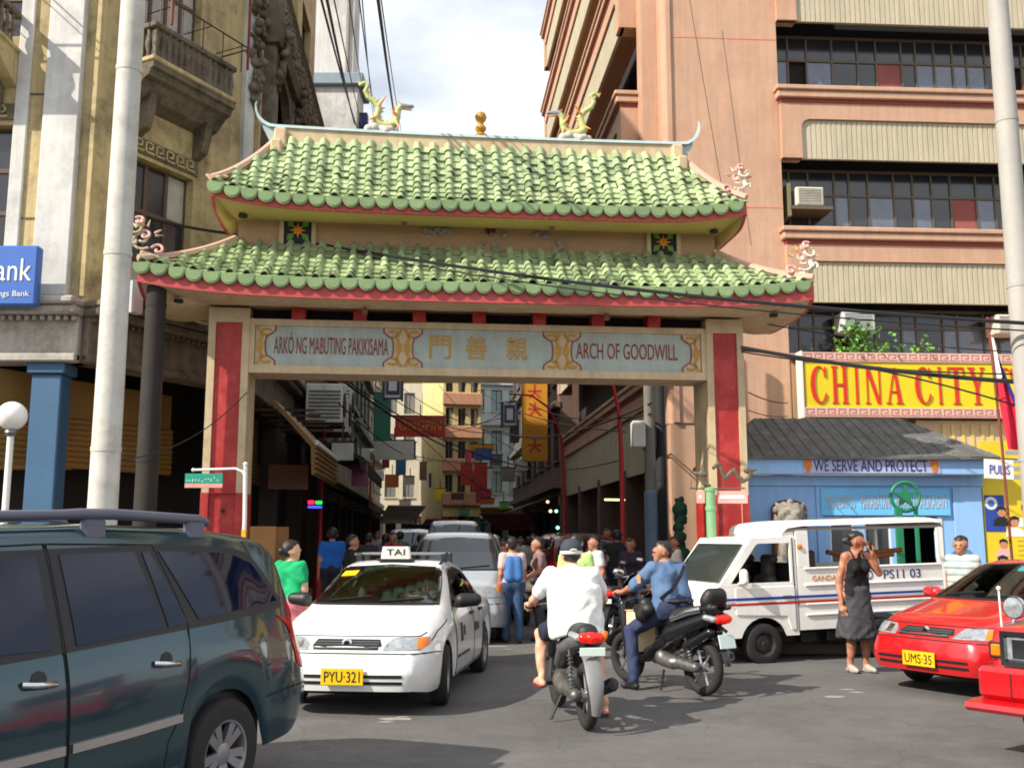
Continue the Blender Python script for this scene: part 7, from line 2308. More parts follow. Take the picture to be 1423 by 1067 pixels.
# ------------------------------------------------------------------ motorcycles
BK_BLACK = mat('bike_black_plastic', (24, 24, 26), .25, var=.08, coat=.5)
BK_GREY = mat('bike_grey_plastic', (92, 92, 94), .45, var=.12, dirt=(50, 48, 46), dirt_amt=.5, ds=6)
BK_ENG = mat('engine_alloy', (120, 118, 114), .4, metal=.6, var=.2, vs=14, dirt=(40, 38, 36), dirt_amt=.7, ds=14)
SEATV = mat('seat_black_vinyl', (30, 30, 32), .55, var=.08)
TAILRED = mat('tail_lamp_lit', (230, 30, 14), .2, var=.25, vs=30, emit=.18)
def bike_wheel(par, x, r=.285, w=.05):
    t = MB(); n = 32; pts = [(x + (r - w) * math.cos(2 * math.pi * i / n), 0, r + (r - w) * math.sin(2 * math.pi * i / n)) for i in range(n)]
    vs, fs = [], []
    for i in range(n):
        a = 2 * math.pi * i / n
        for j in range(10):
            c = 2 * math.pi * j / 10
            rr = r - w + w * math.cos(c)
            vs.append((x + rr * math.cos(a), w * 1.0 * math.sin(c), r + rr * math.sin(a)))
    for i in range(n):
        for j in range(10):
            fs.append((i * 10 + j, ((i + 1) % n) * 10 + j, ((i + 1) % n) * 10 + (j + 1) % 10, i * 10 + (j + 1) % 10))
    t.add(vs, fs)
    o = t.build('wheel', RUBBER, par, smooth=80)
    q = MB(); q.lathe([(r - w * 1.75, -.03), (r - w * 1.5, -.035), (r - w * 1.4, -.02), (r - w * 1.4, .02), (r - w * 1.5, .035), (r - w * 1.75, .03)], (x, 0, r), 'y', 28, False)
    for i in range(6):
        a = 2 * math.pi * i / 6
        q.tube([(x + .03 * math.cos(a), 0, r + .03 * math.sin(a)), (x + (r - w * 1.5) * math.cos(a + .15), 0, r + (r - w * 1.5) * math.sin(a + .15))], .014, 5)
    q.lathe([(.05, -.05), (.05, .05)], (x, 0, r), 'y', 14)
    q.build('rim', ALLOY, o, smooth=40)
    return o
def motorbike(name, label, loc, rotz, body, accent, kind, group='motorcycles at the crossing', lean=0.0):
    t = thing(name, label, 'motorcycle', loc, rot=(lean, 0, rotz), group=group)
    bike_wheel(t, -.62); bike_wheel(t, .62)
    e = Blob(.016)
    e.cap((-.1, 0, .36), (.1, 0, .34), .11, .09); e.cap((-.62, .10, .29), (-.1, .11, .34), .055, .075); e.ball((-.12, .12, .36), .08); e.cap((-.3, .13, .31), (-.15, .13, .33), .07, .07)
    for k in range(4): e.cap((.06 + .035 * k, -.07, .36), (.06 + .035 * k, .07, .36), .075, .075, 0, .0)
    place('engine', e.mesh('engine', BK_ENG), t)
    d = Blob(.014)
    if kind == 'underbone':
        for sd in (1, -1):
            d.cap((-.72, sd * .07, .76), (-.2, sd * .10, .66), .055, .075, 0, .03); d.cap((-.2, sd * .10, .66), (.12, sd * .08, .48), .07, .06, 0, .03)
        d.cap((.12, 0, .48), (.32, 0, .62), .08, .08, 0, .04); d.cap((.30, -.14, .55), (.34, -.12, .85), .05, .05, 0, .04); d.cap((.30, .14, .55), (.34, .12, .85), .05, .05, 0, .04); d.cap((.36, -.05, .6), (.40, .05, .9), .1, .09, 0, .04)
        d.cap((.38, 0, .9), (.44, 0, 1.0), .09, .07, 0, .03); d.cap((.42, -.16, .98), (.42, .16, .98), .035, .035, 0, .03)
    else:
        for sd in (1, -1):
            d.cap((-.80, sd * .10, .80), (-.3, sd * .14, .62), .07, .10, 0, .03); d.cap((-.3, sd * .14, .60), (.10, sd * .12, .36), .08, .06, 0, .03)
            d.cap((.10, sd * .13, .33), (.38, sd * .14, .33), .05, .05, 0, .03); d.cap((.40, sd * .17, .38), (.50, sd * .15, .88), .05, .06, 0, .04); d.cap((-.8, sd * .06, .66), (-.5, sd * .1, .5), .05, .06, 0, .03)
        d.cap((.45, -.1, .5), (.52, -.08, .9), .07, .07, 0, .05); d.cap((.45, .1, .5), (.52, .08, .9), .07, .07, 0, .05); d.cap((.52, 0, .9), (.56, 0, 1.05), .13, .10, 0, .04)
        d.cap((.48, -.16, 1.02), (.48, .16, 1.02), .045, .045, 0, .03)
    place('body_panel', d.mesh('body_panel', body), t)
    s = Blob(.014)
    if kind == 'underbone':
        s.cap((-.66, -.02, .82), (-.40, -.02, .80), .075, .085, 0, .03); s.cap((-.66, .02, .82), (-.40, .02, .80), .075, .085, 0, .03); s.cap((-.4, -.04, .77), (.0, -.02, .74), .085, .07, 0, .04); s.cap((-.4, .04, .77), (.0, .02, .74), .085, .07, 0, .04)
    else:
        s.cap((-.75, -.06, .86), (-.35, -.08, .80), .08, .09, 0, .03); s.cap((-.75, .06, .86), (-.35, .08, .80), .08, .09, 0, .03); s.cap((-.3, -.06, .76), (.0, -.04, .74), .09, .07, 0, .04); s.cap((-.3, .06, .76), (.0, .04, .74), .09, .07, 0, .04)
    place('seat', s.mesh('seat', SEATV), t)
    if kind == 'scooter':
        s = Blob(.014); s.cap((-.80, -.09, .98), (-.80, .09, .98), .075, .075, 0, .05); s.cap((-.83, -.07, 1.05), (-.83, .07, 1.05), .065, .065, 0, .06); s.cap((-.75, -.12, .90), (-.92, -.10, .92), .03, .03, 0); s.cap((-.75, .12, .90), (-.92, .10, .92), .03, .03, 0)
        place('backrest', s.mesh('backrest', SEATV), t)
        for sd in (1, -1):
            q = MB(); q.tube([(-.35, sd * .20, .78), (-.6, sd * .20, .86), (-.78, sd * .17, .90)], .035, 8, flat=.4); q.build('chrome_trim', CHROME, t, smooth=60)
        b = MB(); vs = []
        for z, x, w in ((.86, .56, .17), (.98, .56, .19), (1.10, .52, .17), (1.20, .47, .12), (1.235, .45, .05)):
            vs += [(x - .05, -w, z), (x + .02, -w * .6, z), (x + .05, 0, z), (x + .02, w * .6, z), (x - .05, w, z)]
        b.add(vs, [(i * 5 + j, i * 5 + j + 1, (i + 1) * 5 + j + 1, (i + 1) * 5 + j) for i in range(4) for j in range(4)]); b.build('windshield', CARGLASS, t, smooth=60)
    # tail lamp, plate, mudguard
    xt = -.80 if kind == 'underbone' else -.93
    zt = .79 if kind == 'underbone' else .80
    q = Blob(.010); q.cap((xt, -.07, zt), (xt, .07, zt), .045, .045, 0, .02); q.ball((xt - .02, 0, zt), .05)
    l_ = place('tail_lamp', q.mesh('tail_lamp', TAILRED), t)
    for sd in (1, -1):
        q = Blob(.010); q.cap((xt + .02, sd * .11, zt), (xt + .10, sd * .15, zt + .02), .035, .03); place('turn_lens', q.mesh('turn_lens', LAMPGLASS if sd > 0 else AMBER), l_)
    q = MB(); vs = []
    ang0, ang1 = (60, 200) if kind == 'underbone' else (70, 175)
    rr = .36 if kind == 'underbone' else .37
    for i in range(13):
        a = R(ang0 + (ang1 - ang0) * i / 12)
        w = .075 * (1 if i < 9 else 1 - .12 * (i - 8))
        vs += [(-.62 + rr * math.cos(a), -w, .30 + rr * math.sin(a)), (-.62 + (rr + .02) * math.cos(a), -w * .5, .30 + (rr + .02) * math.sin(a)), (-.62 + (rr + .02) * math.cos(a), w * .5, .30 + (rr + .02) * math.sin(a)), (-.62 + rr * math.cos(a), w, .30 + rr * math.sin(a))]
    q.add(vs, [(i * 4 + j, i * 4 + j + 1, (i + 1) * 4 + j + 1, (i + 1) * 4 + j) for i in range(12) for j in range(3)])
    q.build('rear_mudguard', accent, t, smooth=60)
    q = MB(); vs = []
    for i in range(11):
        a = R(20 + 140 * i / 10)
        vs += [(.62 + .33 * math.cos(a), -.06, .29 + .33 * math.sin(a)), (.62 + .35 * math.cos(a), 0, .29 + .35 * math.sin(a)), (.62 + .33 * math.cos(a), .06, .29 + .33 * math.sin(a))]
    q.add(vs, [(i * 3 + j, i * 3 + j + 1, (i + 1) * 3 + j + 1, (i + 1) * 3 + j) for i in range(10) for j in range(2)]); q.build('front_mudguard', body, t, smooth=60)
    PT_ = Matrix.Translation((xt - .055, 0, zt - (.11 if kind == 'underbone' else .22))) @ Matrix.Rotation(R(-90), 4, 'Z') @ Matrix.Rotation(R(-14 if kind == 'scooter' else 0), 4, 'X')
    plate(t, PT_, .22, .07 if kind == 'underbone' else .14, PLATEW, None, BLKTRIM)
    q = MB(); q.tube([(xt + .1, 0, zt - .05), (xt - .05, 0, zt - .12)], .02, 6); q.build('plate_bracket', BLKTRIM, t)
    for sd in (1, -1):
        q = MB(); pts = [(-.58, sd * .10, .33 + .022 * k / 1.0) for k in range(0, 18)]
        hel = []
        for k in range(60):
            a = k * .9
            hel.append((-.58 + .10 * k / 60 + .022 * math.cos(a), sd * .12 + .022 * math.sin(a), .34 + .28 * k / 60))
        q.tube(hel, .006, 4); q.tube([(-.58, sd * .12, .30), (-.46, sd * .12, .68)], .010, 6); q.build('shock_absorber', GREYMETAL, t)
        q = MB(); q.tube([(.62, sd * .075, .285), (.50, sd * .075, .62), (.42, sd * .06, .85)], .02, 8); q.build('fork_leg', GREYMETAL, t, smooth=50)
        q = MB(); q.tube([(-.62, sd * .09, .285), (-.1, sd * .09, .34)], .022, 6); q.build('swing_arm', BLKTRIM, t)
        q = MB(); q.tube([(.10, sd * .12, .30), (.10, sd * .30, .30)], .018, 8); q.build('foot_peg', BLKTRIM, t)
        xb, zb_ = (.40, 1.0) if kind == 'underbone' else (.44, 1.03)
        q = MB(); q.tube([(xb + .02, 0, zb_ - .02), (xb, sd * .16, zb_), (xb - .06, sd * .36, zb_ - .02)], .014, 8); h_ = q.build('handlebar', GREYMETAL, t, smooth=50)
        q = MB(); q.tube([(xb - .025, sd * .24, zb_ - .01), (xb - .063, sd * .37, zb_ - .022)], .02, 10); q.build('grip', RUBBER, h_, smooth=50)
        q = MB(); q.tube([(xb, sd * .18, zb_), (xb + .02, sd * .24, zb_ + .17)], .008, 6); q.build('mirror_stem', BLKTRIM, h_)
        q = Blob(.012); q.cap((xb + .02, sd * .22, zb_ + .21), (xb + .02, sd * .28, zb_ + .22), .045, .04, 0, .01); place('mirror', q.mesh('mirror', CHROME if kind == 'scooter' else BLKTRIM), h_)
    q = MB(); q.tube([(.1, -.10, .28), (-.2, -.16, .26), (-.42, -.17, .30)], [.02, .022, .05], 10); q.tube([(-.42, -.17, .30), (-.80, -.18, .40), (-.86, -.18, .415)], [.055, .06, .045], 12); q.build('exhaust', BLKTRIM if kind == 'underbone' else GREYMETAL, t, smooth=45)
    q = MB(); q.lathe([(.045, -.03), (.0, .0)], (0, 0, 0), 'x', 12, False) if False else q.tube([(-.86, -.18, .415), (-.87, -.18, .417)], .03, 10); q.build('exhaust_tip', BLACK, t)
    q = Blob(.012); q.cap((.50 if kind == 'underbone' else .62, 0, .93), (.54 if kind == 'underbone' else .66, 0, .92), .07, .06); place('headlamp', q.mesh('headlamp', LAMPGLASS), t)
    q = MB(); q.tube([(-.15, .13, .22), (-.22, .24, .03)], .014, 6); q.build('side_stand', BLKTRIM, t)
    if kind == 'underbone':
        q = MB(); q.lathe([(.05, .085), (.05, .10)], (-.62, 0, .285), 'y', 16); q.build('blue_hub', mat('hub_blue', (40, 130, 170), .4, metal=.3), t)
    return t
ga = R(99)
w_ = ground_at(816, 1014)
bkA_o = w_ + Vector((math.cos(ga), math.sin(ga), 0)) * .62
bikeA = motorbike('motorcycle', 'grey underbone motorcycle ridden by the man in the white shirt', (bkA_o.x, bkA_o.y, 0), ga, BK_GREY, mat('mudguard_grey', (120, 120, 120), .5, var=.1), 'underbone')
gb = R(123)
w_ = ground_at(978, 966)
bkB_o = w_ + Vector((math.cos(gb), math.sin(gb), 0)) * .62
bikeB = motorbike('motorcycle', 'glossy black scooter with backrest ridden by the uniformed officer', (bkB_o.x, bkB_o.y, 0), gb, BK_BLACK, BK_BLACK, 'scooter')
pkg = thing('cardboard_package', 'cream cardboard package standing on the black scooter footboard', 'package', tuple(bikeB.matrix_basis @ Vector((.30, .10, .37))), gb)
bkM = Matrix.Translation((bkB_o.x, bkB_o.y, 0)) @ Matrix.Rotation(gb, 4, 'Z')
pkg.location = bkM @ Vector((.27, .08, .38))
bxo('box', mat('package_cream', (232, 206, 160), .8, var=.06), pkg, -.10, .10, -.12, .14, 0, .44, .008)
bxo('flap', mat('package_tape', (206, 172, 120), .6), pkg, -.11, .11, -.13, .15, .4405, .45, .002)
p_ = at(872, 815, 16.3)
motorbike('motorcycle', 'blue motorcycle parked behind the officer near the right column', (p_.x, p_.y, 0), R(60), mat('bike_blue', (36, 70, 170), .3, coat=.5, var=.05), BK_BLACK, 'underbone')
p_ = at(905, 815, 17.2)
motorbike('motorcycle', 'dark motorcycle parked against the right pavement behind the blue one', (p_.x, p_.y, 0), R(75), BK_BLACK, BK_GREY, 'scooter')
p_ = at(722, 790, 20.0)
motorbike('motorcycle', 'dark motorcycle standing among the people in the middle of the street', (p_.x, p_.y, 0), R(-80), BK_BLACK, BK_GREY, 'underbone')

# ------------------------------------------------------------------ people (local frame: +x the way they face, +y their left)
def skin(n, rgb): return mat('skin_' + n, rgb, .55, var=.05, vs=10, k=.85)
SK1, SK2, SK3 = skin('light', (226, 172, 142)), skin('tan', (186, 128, 98)), skin('brown', (150, 98, 74))
HAIR = mat('hair_black', (30, 24, 22), .5, var=.15, vs=20)
def cloth(n, rgb, k=.85): return mat('cloth_' + n, rgb, .85, var=.06, vs=5, k=k, bump=.7, bs=11)
def hand(q, w, d, side, up, curl, lab=0):
    """five-fingered hand: w wrist, d direction of the palm, side thumb side, up back of the hand, curl 0..1"""
    w, d, side, up = Vector(w), Vector(d).normalized(), Vector(side).normalized(), Vector(up).normalized()
    palm = w + d * .085
    q.cap(w, palm + side * .012, .024, .026, lab, .012); q.cap(w, palm - side * .022, .022, .022, lab, .012)
    for i, (o, ln) in enumerate(((.030, .068), (.011, .078), (-.009, .072), (-.028, .056))):
        b0 = palm + side * o
        a1 = d * math.cos(curl * 1.0) - up * math.sin(curl * 1.0)
        k1 = b0 + a1 * ln * .55
        a2 = d * math.cos(curl * 2.4) - up * math.sin(curl * 2.4)
        q.cap(b0, k1, .0105, .0098, lab, .004); q.cap(k1, k1 + a2 * ln * .5, .0096, .0085, lab, .003)
    t0 = w + d * .03 + side * .024
    t1 = t0 + (d * .7 + side * .75 - up * .25 * curl).normalized() * .042
    t2 = t1 + (d * (1 - curl * .4) + side * .15 - up * .7 * curl).normalized() * .034
    q.cap(t0, t1, .014, .012, lab, .008); q.cap(t1, t2, .011, .0095, lab, .003)
def person(label, loc, rotz, J, mats, name='person', h=.02, sleeve=.55, leg=2.0, shoes=True, fat=1.0, look=0.0, hair='short', hands=None, skirt=None, group=None, sleeveless=False, female=False, eyes=False, tilt=0.0):
    """J: joints. mats: [skin, top, bottom, hair, shoes]"""
    t = thing(name, label, 'person', loc, rotz, group)
    V = {k: Vector(v) for k, v in J.items()}
    q = Blob(h)
    f = fat
    P, C_, N, H = V['P'], V['C'], V['N'], V['H']
    up = (N - P).normalized()
    side = (V['SL'] - V['SR']).normalized()
    fw = side.cross(up).normalized() * 1.0
    if fw.x < 0: fw = -fw
    tw = 1.0 if not female else .9
    top = 1
    # torso
    for s_, sh, hp in ((1, V['SL'], V['HL']), (-1, V['SR'], V['HR'])):
        wst = (C_.lerp(P, .55)) + side * s_ * .085 * f
        chest = C_ + side * s_ * .085 * f + fw * .01
        q.cap(chest + up * .06, wst, .112 * f * tw, .105 * f * tw, top, .05)
        q.cap(wst, hp + up * .05, .105 * f * tw, .112 * f * (1.05 if female else 1), top if not skirt else top, .05)
        if female: q.ball(C_ + side * s_ * .075 + fw * .085 + up * .03, .062, top, .04)
        q.cap(N - up * .055 + side * s_ * .05, sh, .060, .058 * (1 if f < 1.1 else 1.1), (0 if sleeveless else top), .04)
    q.cap(C_ + up * .1, N - up * .03, .09 * f, .06, top, .04)
    if f > 1.1: q.cap(P + fw * .06 + up * .1, C_.lerp(P, .4) + fw * .05, .14, .13, top, .05)
    q.cap(P + side * .09, P - side * .09, .118 * f, .118 * f, 2, .04)
    # neck, head
    lf = Matrix.Rotation(look, 3, 'Z') @ Vector((1, 0, 0)); ls_ = Vector((-lf.y, lf.x, 0)); z = Vector((0, 0, 1))
    lf = (lf * math.cos(tilt) - z * math.sin(tilt)); z = ls_.cross(lf) * -1 if ls_.cross(lf).z < 0 else ls_.cross(lf)
    q.cap(N - up * .04, H - z * .05 - lf * .012, .056, .052, 0, .02)
    q.ball(H + z * .022 - lf * .012, .094, 0, .02); q.cap(H + lf * .028 - z * .01, H + lf * .050 - z * .080, .066, .040, 0, .02)
    q.cap(H + lf * .080 - z * .0, H + lf * .096 - z * .030, .010, .014, 0, .010)
    q.cap(H + lf * .086 + ls_ * .03 + z * .02, H + lf * .086 - ls_ * .03 + z * .02, .014, .014, 0, .01)
    q.cap(H + lf * .082 - ls_ * .018 - z * .06, H + lf * .082 + ls_ * .018 - z * .06, .010, .010, 0, .006)
    for s_ in (1, -1): q.cap(H + ls_ * s_ * .088 - lf * .012 + z * .012, H + ls_ * s_ * .090 - lf * .012 - z * .025, .014, .011, 0, .006)
    hc = H + z * .048 - lf * .030
    if hair in ('short', 'bun', 'long', 'cap'):
        q.ball(hc - z * .004, .092, 3, .01); q.cap(hc + z * .004, hc + lf * .05 + z * .018, .084, .062, 3, .01); q.cap(hc - z * .055 - lf * .018, hc, .070, .086, 3, .01)
        for a in range(9): q.ball(hc + Vector((math.cos(a * 2.4), math.sin(a * 2.4), .35 + .08 * (a % 5))).normalized() * .078, .022, 3, .006)
    if hair == 'bun': q.ball(hc - lf * .10 - z * .05, .05, 3, .02)
    if hair == 'long': q.cap(hc - lf * .04 - z * .05, hc - lf * .05 - z * .22, .085, .06, 3, .03)
    # arms
    for S_, E_, W_, s_ in ((V['SL'], V['EL'], V['WL'], 1), (V['SR'], V['ER'], V['WR'], -1)):
        q.cap(S_, E_, .050 * (1.1 if f > 1.1 else 1), .040, 0, .02); q.cap(E_, W_, .041, .027, 0, .02)
        if not sleeveless:
            se = S_.lerp(E_, min(1, sleeve))
            q.cap(S_, se, .068 * f ** .5, .066 * f ** .5, top, .03)
            if sleeve > 1: q.cap(E_, E_.lerp(W_, sleeve - 1), .055, .042, top, .02)
        d = (W_ - E_).normalized()
        hs = (hands or {}).get(s_)
        if hs: hand(q, W_, hs[0], hs[1], hs[2], hs[3])
        else:
            q.cap(W_, W_ + d * .09, .026, .024, 0, .01); q.cap(W_ + d * .09, W_ + d * .16 + Vector((.015, 0, 0)), .020, .012, 0, .01); q.cap(W_ + d * .04, W_ + d * .09 + Vector((.03, 0, 0)), .012, .010, 0, .006)
    # legs
    for Hp, K_, A_, T_ in ((V['HL'], V['KL'], V['AL'], V['TL']), (V['HR'], V['KR'], V['AR'], V['TR'])):
        q.cap(Hp, K_, .088 * f ** .5, .056, 0, .03); q.cap(K_, K_.lerp(A_, .35), .054, .056, 0, .02); q.cap(K_.lerp(A_, .35), A_, .056, .034, 0, .02)
        if not skirt:
            l1 = Hp.lerp(K_, min(1, leg)); q.cap(Hp, l1, .104 * f ** .5, .086 if leg < 1.5 else .074, 2, .03)
            if leg > 1: q.cap(K_, K_.lerp(A_, min(1, leg - 1) * .97), .075, .060, 2, .02)
        heel = A_ + (A_ - T_).normalized() * .04; heel.z = min(A_.z, T_.z + .02)
        L_ = 4 if shoes else 0
        q.cap(heel - Vector((0, 0, .015)), T_, .036, .026, L_, .02); q.cap(A_ - Vector((0, 0, .02)), T_ + Vector((0, 0, .012)), .036, .022, L_, .02)
    if skirt:
        zl, w0, w1 = skirt
        for a in range(26):
            an = 2 * math.pi * a / 26
            fl = 1 + .07 * math.sin(an * 5)
            q.cap((P.x + w0 * .7 * math.cos(an), P.y + w0 * .8 * math.sin(an), P.z + .06), (P.x + w1 * .75 * fl * math.cos(an), P.y + w1 * fl * math.sin(an), zl + .015 * math.sin(an * 3)), .04, .034, 2, .03)
    body = place('body', q.mesh('body', mats, noise=.006 if h < .016 else .0), t)
    if eyes:
        for s_ in (1, -1):
            e = MB(); e.sphere(H + lf * .092 + ls_ * s_ * .031 + z * .008, .010, 8, 6); e.build('eye', BLACK, body)
    if hair == 'cap':
        c = Blob(.012); c.ball(hc + z * .006, .104, 0, .01); c.cap(hc + lf * .05 + z * .0, hc + lf * .06 + z * .0, .085, .08, 0, .01)
        b_ = place('cap', c.mesh('cap', mat('cap_dark', (52, 58, 66), .8, var=.08)), t)
        bb = MB(); n = 24
        bb.tube([(hc.x - .0 + .103 * math.cos(2 * math.pi * i / n), hc.y + .100 * math.sin(2 * math.pi * i / n), hc.z - .022) for i in range(n + 1)], .016, 6, False, flat=.5); bb.build('cap_band', mat('cap_white', (220, 216, 206), .8, var=.05), b_, smooth=60)
        bb = MB(); bb.prism([(hc.x + .08, hc.y - .07), (hc.x + .16, hc.y - .045), (hc.x + .175, hc.y), (hc.x + .16, hc.y + .045), (hc.x + .08, hc.y + .07)], hc.z - .02, hc.z - .008, 'z'); bb.build('cap_peak', MATS['cap_dark'], b_)
        bb = MB(); bb.tube([(hc.x - .108 + .0, hc.y - .03, hc.z + .0), (hc.x - .112, hc.y, hc.z + .006), (hc.x - .108, hc.y + .03, hc.z)], .008, 5); bb.build('cap_strap', MATS['cap_white'], b_)
    return t
def stand(hh=1.68, stride=.0, arm=.0, lean=.0, female=False, armL=None, armR=None):
    k = hh / 1.70
    sw = .175 if not female else .155
    J = dict(P=(0, 0, .93), C=(.01 + lean * .5, 0, 1.24), N=(.02 + lean, 0, 1.46), H=(.045 + lean * 1.3, 0, 1.585), SL=(.015 + lean, sw, 1.40), SR=(.015 + lean, -sw, 1.40), HL=(0, .09, .90), HR=(0, -.09, .90),
             KL=(.03 + stride * .5, .095, .49), KR=(.03 - stride * .35, -.095, .49), AL=(-.01 + stride, .10, .085), AR=(-.02 - stride, -.10, .085 + abs(stride) * .15), TL=(.13 + stride, .115, .03), TR=(.12 - stride, -.115, .03 + abs(stride) * .05),
             EL=(-.02 - arm * .5, sw + .05, 1.11), ER=(-.0 + arm * .5, -sw - .05, 1.11), WL=(.06 - arm, sw + .06, .86), WR=(.06 + arm, -sw - .06, .86))
    if armL: J['EL'], J['WL'] = armL
    if armR: J['ER'], J['WR'] = armR
    return {a: tuple(np.array(v) * k) for a, v in J.items()}
NAVYC = cloth('navy', (34, 40, 62)); WHITEC = cloth('white', (240, 238, 234), .92)
FLIP = mat('flipflop', (130, 40, 50), .7)
# the man in white on the grey motorcycle
jA = dict(P=(-.22, 0, .86), C=(-.12, 0, 1.14), N=(-.05, 0, 1.365), H=(-.005, 0, 1.475), SL=(-.07, .20, 1.295), SR=(-.07, -.20, 1.295), HL=(-.16, .11, .84), HR=(-.16, -.11, .84),
          EL=(.08, .34, 1.06), WL=(.285, .335, 1.0), ER=(.08, -.34, 1.06), WR=(.285, -.335, 1.0), KL=(.20, .25, .74), KR=(.16, -.27, .66), AL=(.06, .27, .36), AR=(-.02, -.31, .135), TL=(.20, .29, .30), TR=(.12, -.34, .05))
hs = {1: ((1, .05, .0), (-.1, -1, 0), (0, 0, 1), .95), -1: ((1, -.05, 0), (-.1, 1, 0), (0, 0, 1), .95)}
rA = person('man in a loose white t-shirt and dark cap riding the grey motorcycle', (bkA_o.x, bkA_o.y, 0), ga, jA, [SK1, WHITEC, NAVYC, HAIR, FLIP], h=.0115, sleeve=.62, leg=.7, shoes=False, fat=1.16, hair='cap', hands=hs)
# loose hem of the shirt, flip-flops
q = Blob(.014)
for a in range(40):
    an = 2 * math.pi * a / 40
    fl = 1 + .05 * math.sin(an * 6)
    q.cap((-.15 + .13 * math.cos(an), .20 * math.sin(an), 1.16), (-.24 + .15 * fl * math.cos(an), .215 * fl * math.sin(an), .78 + .02 * math.sin(3 * an)), .045, .032, 0, .03)
place('shirt_hem', q.mesh('shirt_hem', WHITEC, .006), rA)
for y, x, z in ((.28, .13, .285), (-.325, .05, .035)):
    q = Blob(.012); q.cap((x - .12, y, z), (x + .11, y + (.015 if y > 0 else -.015), z), .034, .036, 0, .0)
    o = place('flip_flop', q.mesh('flip_flop', FLIP), rA, Matrix.Translation((0, 0, z * .62)) @ Matrix.Scale(.38, 4, (0, 0, 1)))
# the officer on the black scooter
OFF, OFFP = cloth('uniform_blue', (92, 120, 156)), cloth('uniform_navy', (48, 58, 92))
jB = dict(P=(-.20, 0, .88), C=(-.13, 0, 1.14), N=(-.07, 0, 1.36), H=(-.03, .02, 1.47), SL=(-.08, .20, 1.30), SR=(-.08, -.20, 1.30), HL=(-.15, .11, .85), HR=(-.15, -.11, .85),
          EL=(.10, .33, 1.10), WL=(.315, .33, 1.03), ER=(.12, -.33, 1.08), WR=(.315, -.335, 1.03), KL=(.20, .29, .62), KR=(.24, -.22, .66), AL=(.08, .36, .11), AR=(.20, -.22, .42), TL=(.22, .39, .035), TR=(.34, -.23, .38))
rB = person('officer in blue uniform shirt and navy trousers sitting on the black scooter', (bkB_o.x, bkB_o.y, 0), gb, jB, [SK2, OFF, OFFP, HAIR, BLKTRIM], h=.0115, sleeve=.9, leg=2.0, fat=1.2, look=R(62), hair='short', hands={1: ((1, .0, -.05), (0, -1, 0), (0, 0, 1), .9), -1: ((1, 0, -.05), (0, 1, 0), (0, 0, 1), .9)}, eyes=True)
q = MB(); q.strip([(-.24, -.12, 1.33), (-.30, .0, 1.22), (-.30, .12, 1.08), (-.24, .24, .98)], .04, (-1, .25, 0), .012); q.build('bag_strap', BLKTRIM, rB)
q = Blob(.014); q.cap((-.06, .30, .92), (-.02, .31, .80), .07, .08, 0, .02); q.cap((-.1, .29, .86), (.04, .31, .86), .07, .06, 0, .02); place('holster_bag', q.mesh('holster_bag', BLKTRIM), rB)
q = MB(); q.tube([(-.20 + .2 * math.cos(a * .524), .195 * math.sin(a * .524), .955) for a in range(13)], .022, 8, False); q.build('belt', BLKTRIM, rB)
q = MB(); q.prism([(-.05, 1.14), (.02, 1.14), (.02, 1.21), (-.015, 1.235), (-.05, 1.21)], .345, .352); q.build('sleeve_badge', mat('badge_tan', (206, 140, 90), .6), rB)
# woman in black
pw_ = ground_at(1194, 934)
fx = math.atan2(-.90, .35)
jC = stand(1.70, .02, 0, .02, True, armL=((.12, .28, 1.20), (.20, .13, 1.44)), armR=((-.03, -.22, 1.10), (.02, -.24, .84)))
BLKC, GRYC = cloth('black', (13, 13, 14)), cloth('charcoal', (66, 66, 70))
wm = person('woman in a black tank top and charcoal skirt raising one hand to her face', (pw_.x, pw_.y, 0), fx, jC, [SK2, BLKC, GRYC, HAIR, mat('sandal', (170, 160, 150), .6)], h=.0105, sleeveless=True, fat=.92, look=R(50), hair='bun', skirt=(.44, .15, .235), female=True, tilt=R(8),
            hands={1: ((-.2, -.25, 1), (1, 0, .1), (.3, 1, 0), .35), -1: ((.1, 0, -1), (1, 0, 0), (0, -1, 0), .3)})
q = Blob(.010); q.cap((.215, .085, 1.50), (.225, .075, 1.58), .016, .016, 0); place('mobile_phone', q.mesh('mobile_phone', BLKTRIM), wm)
for y in (.075, -.085):
    q = MB(); q.tube([(.115, y, 1.30), (.10, y, 1.40), (.045, y * 1.05, 1.475), (-.04, y, 1.44), (-.10, y, 1.32)], .014, 6); q.build('top_strap', BLKC, wm, smooth=60)
# driver of the white taxi
jD = dict(P=(-.0, 0, .62), C=(-.06, 0, .88), N=(-.06, 0, 1.06), H=(-.02, 0, 1.16), SL=(-.05, .18, 1.0), SR=(-.05, -.18, 1.0), HL=(.02, .1, .64), HR=(.02, -.1, .64), EL=(.16, .24, .84), WL=(.44, .12, .96), ER=(.16, -.24, .84), WR=(.44, -.12, .98), KL=(.42, .12, .72), KR=(.42, -.12, .72), AL=(.66, .12, .45), AR=(.66, -.12, .45), TL=(.8, .12, .42), TR=(.8, -.12, .42))
for car_, lab_, col_ in ((taxi, 'driver in a pale shirt at the wheel of the white taxi', (200, 190, 200)), (rtaxi, 'driver in a grey shirt at the wheel of the red taxi', (130, 130, 136))):
    M_ = Matrix.Translation(car_.location) @ Matrix.Rotation(car_.rotation_euler.z, 4, 'Z')
    person(lab_, M_ @ Vector((.14, .34, 0)), car_.rotation_euler.z, jD, [SK2, cloth('driver_' + lab_[12:16].strip(), col_), NAVYC, HAIR, BLKTRIM], h=.018)
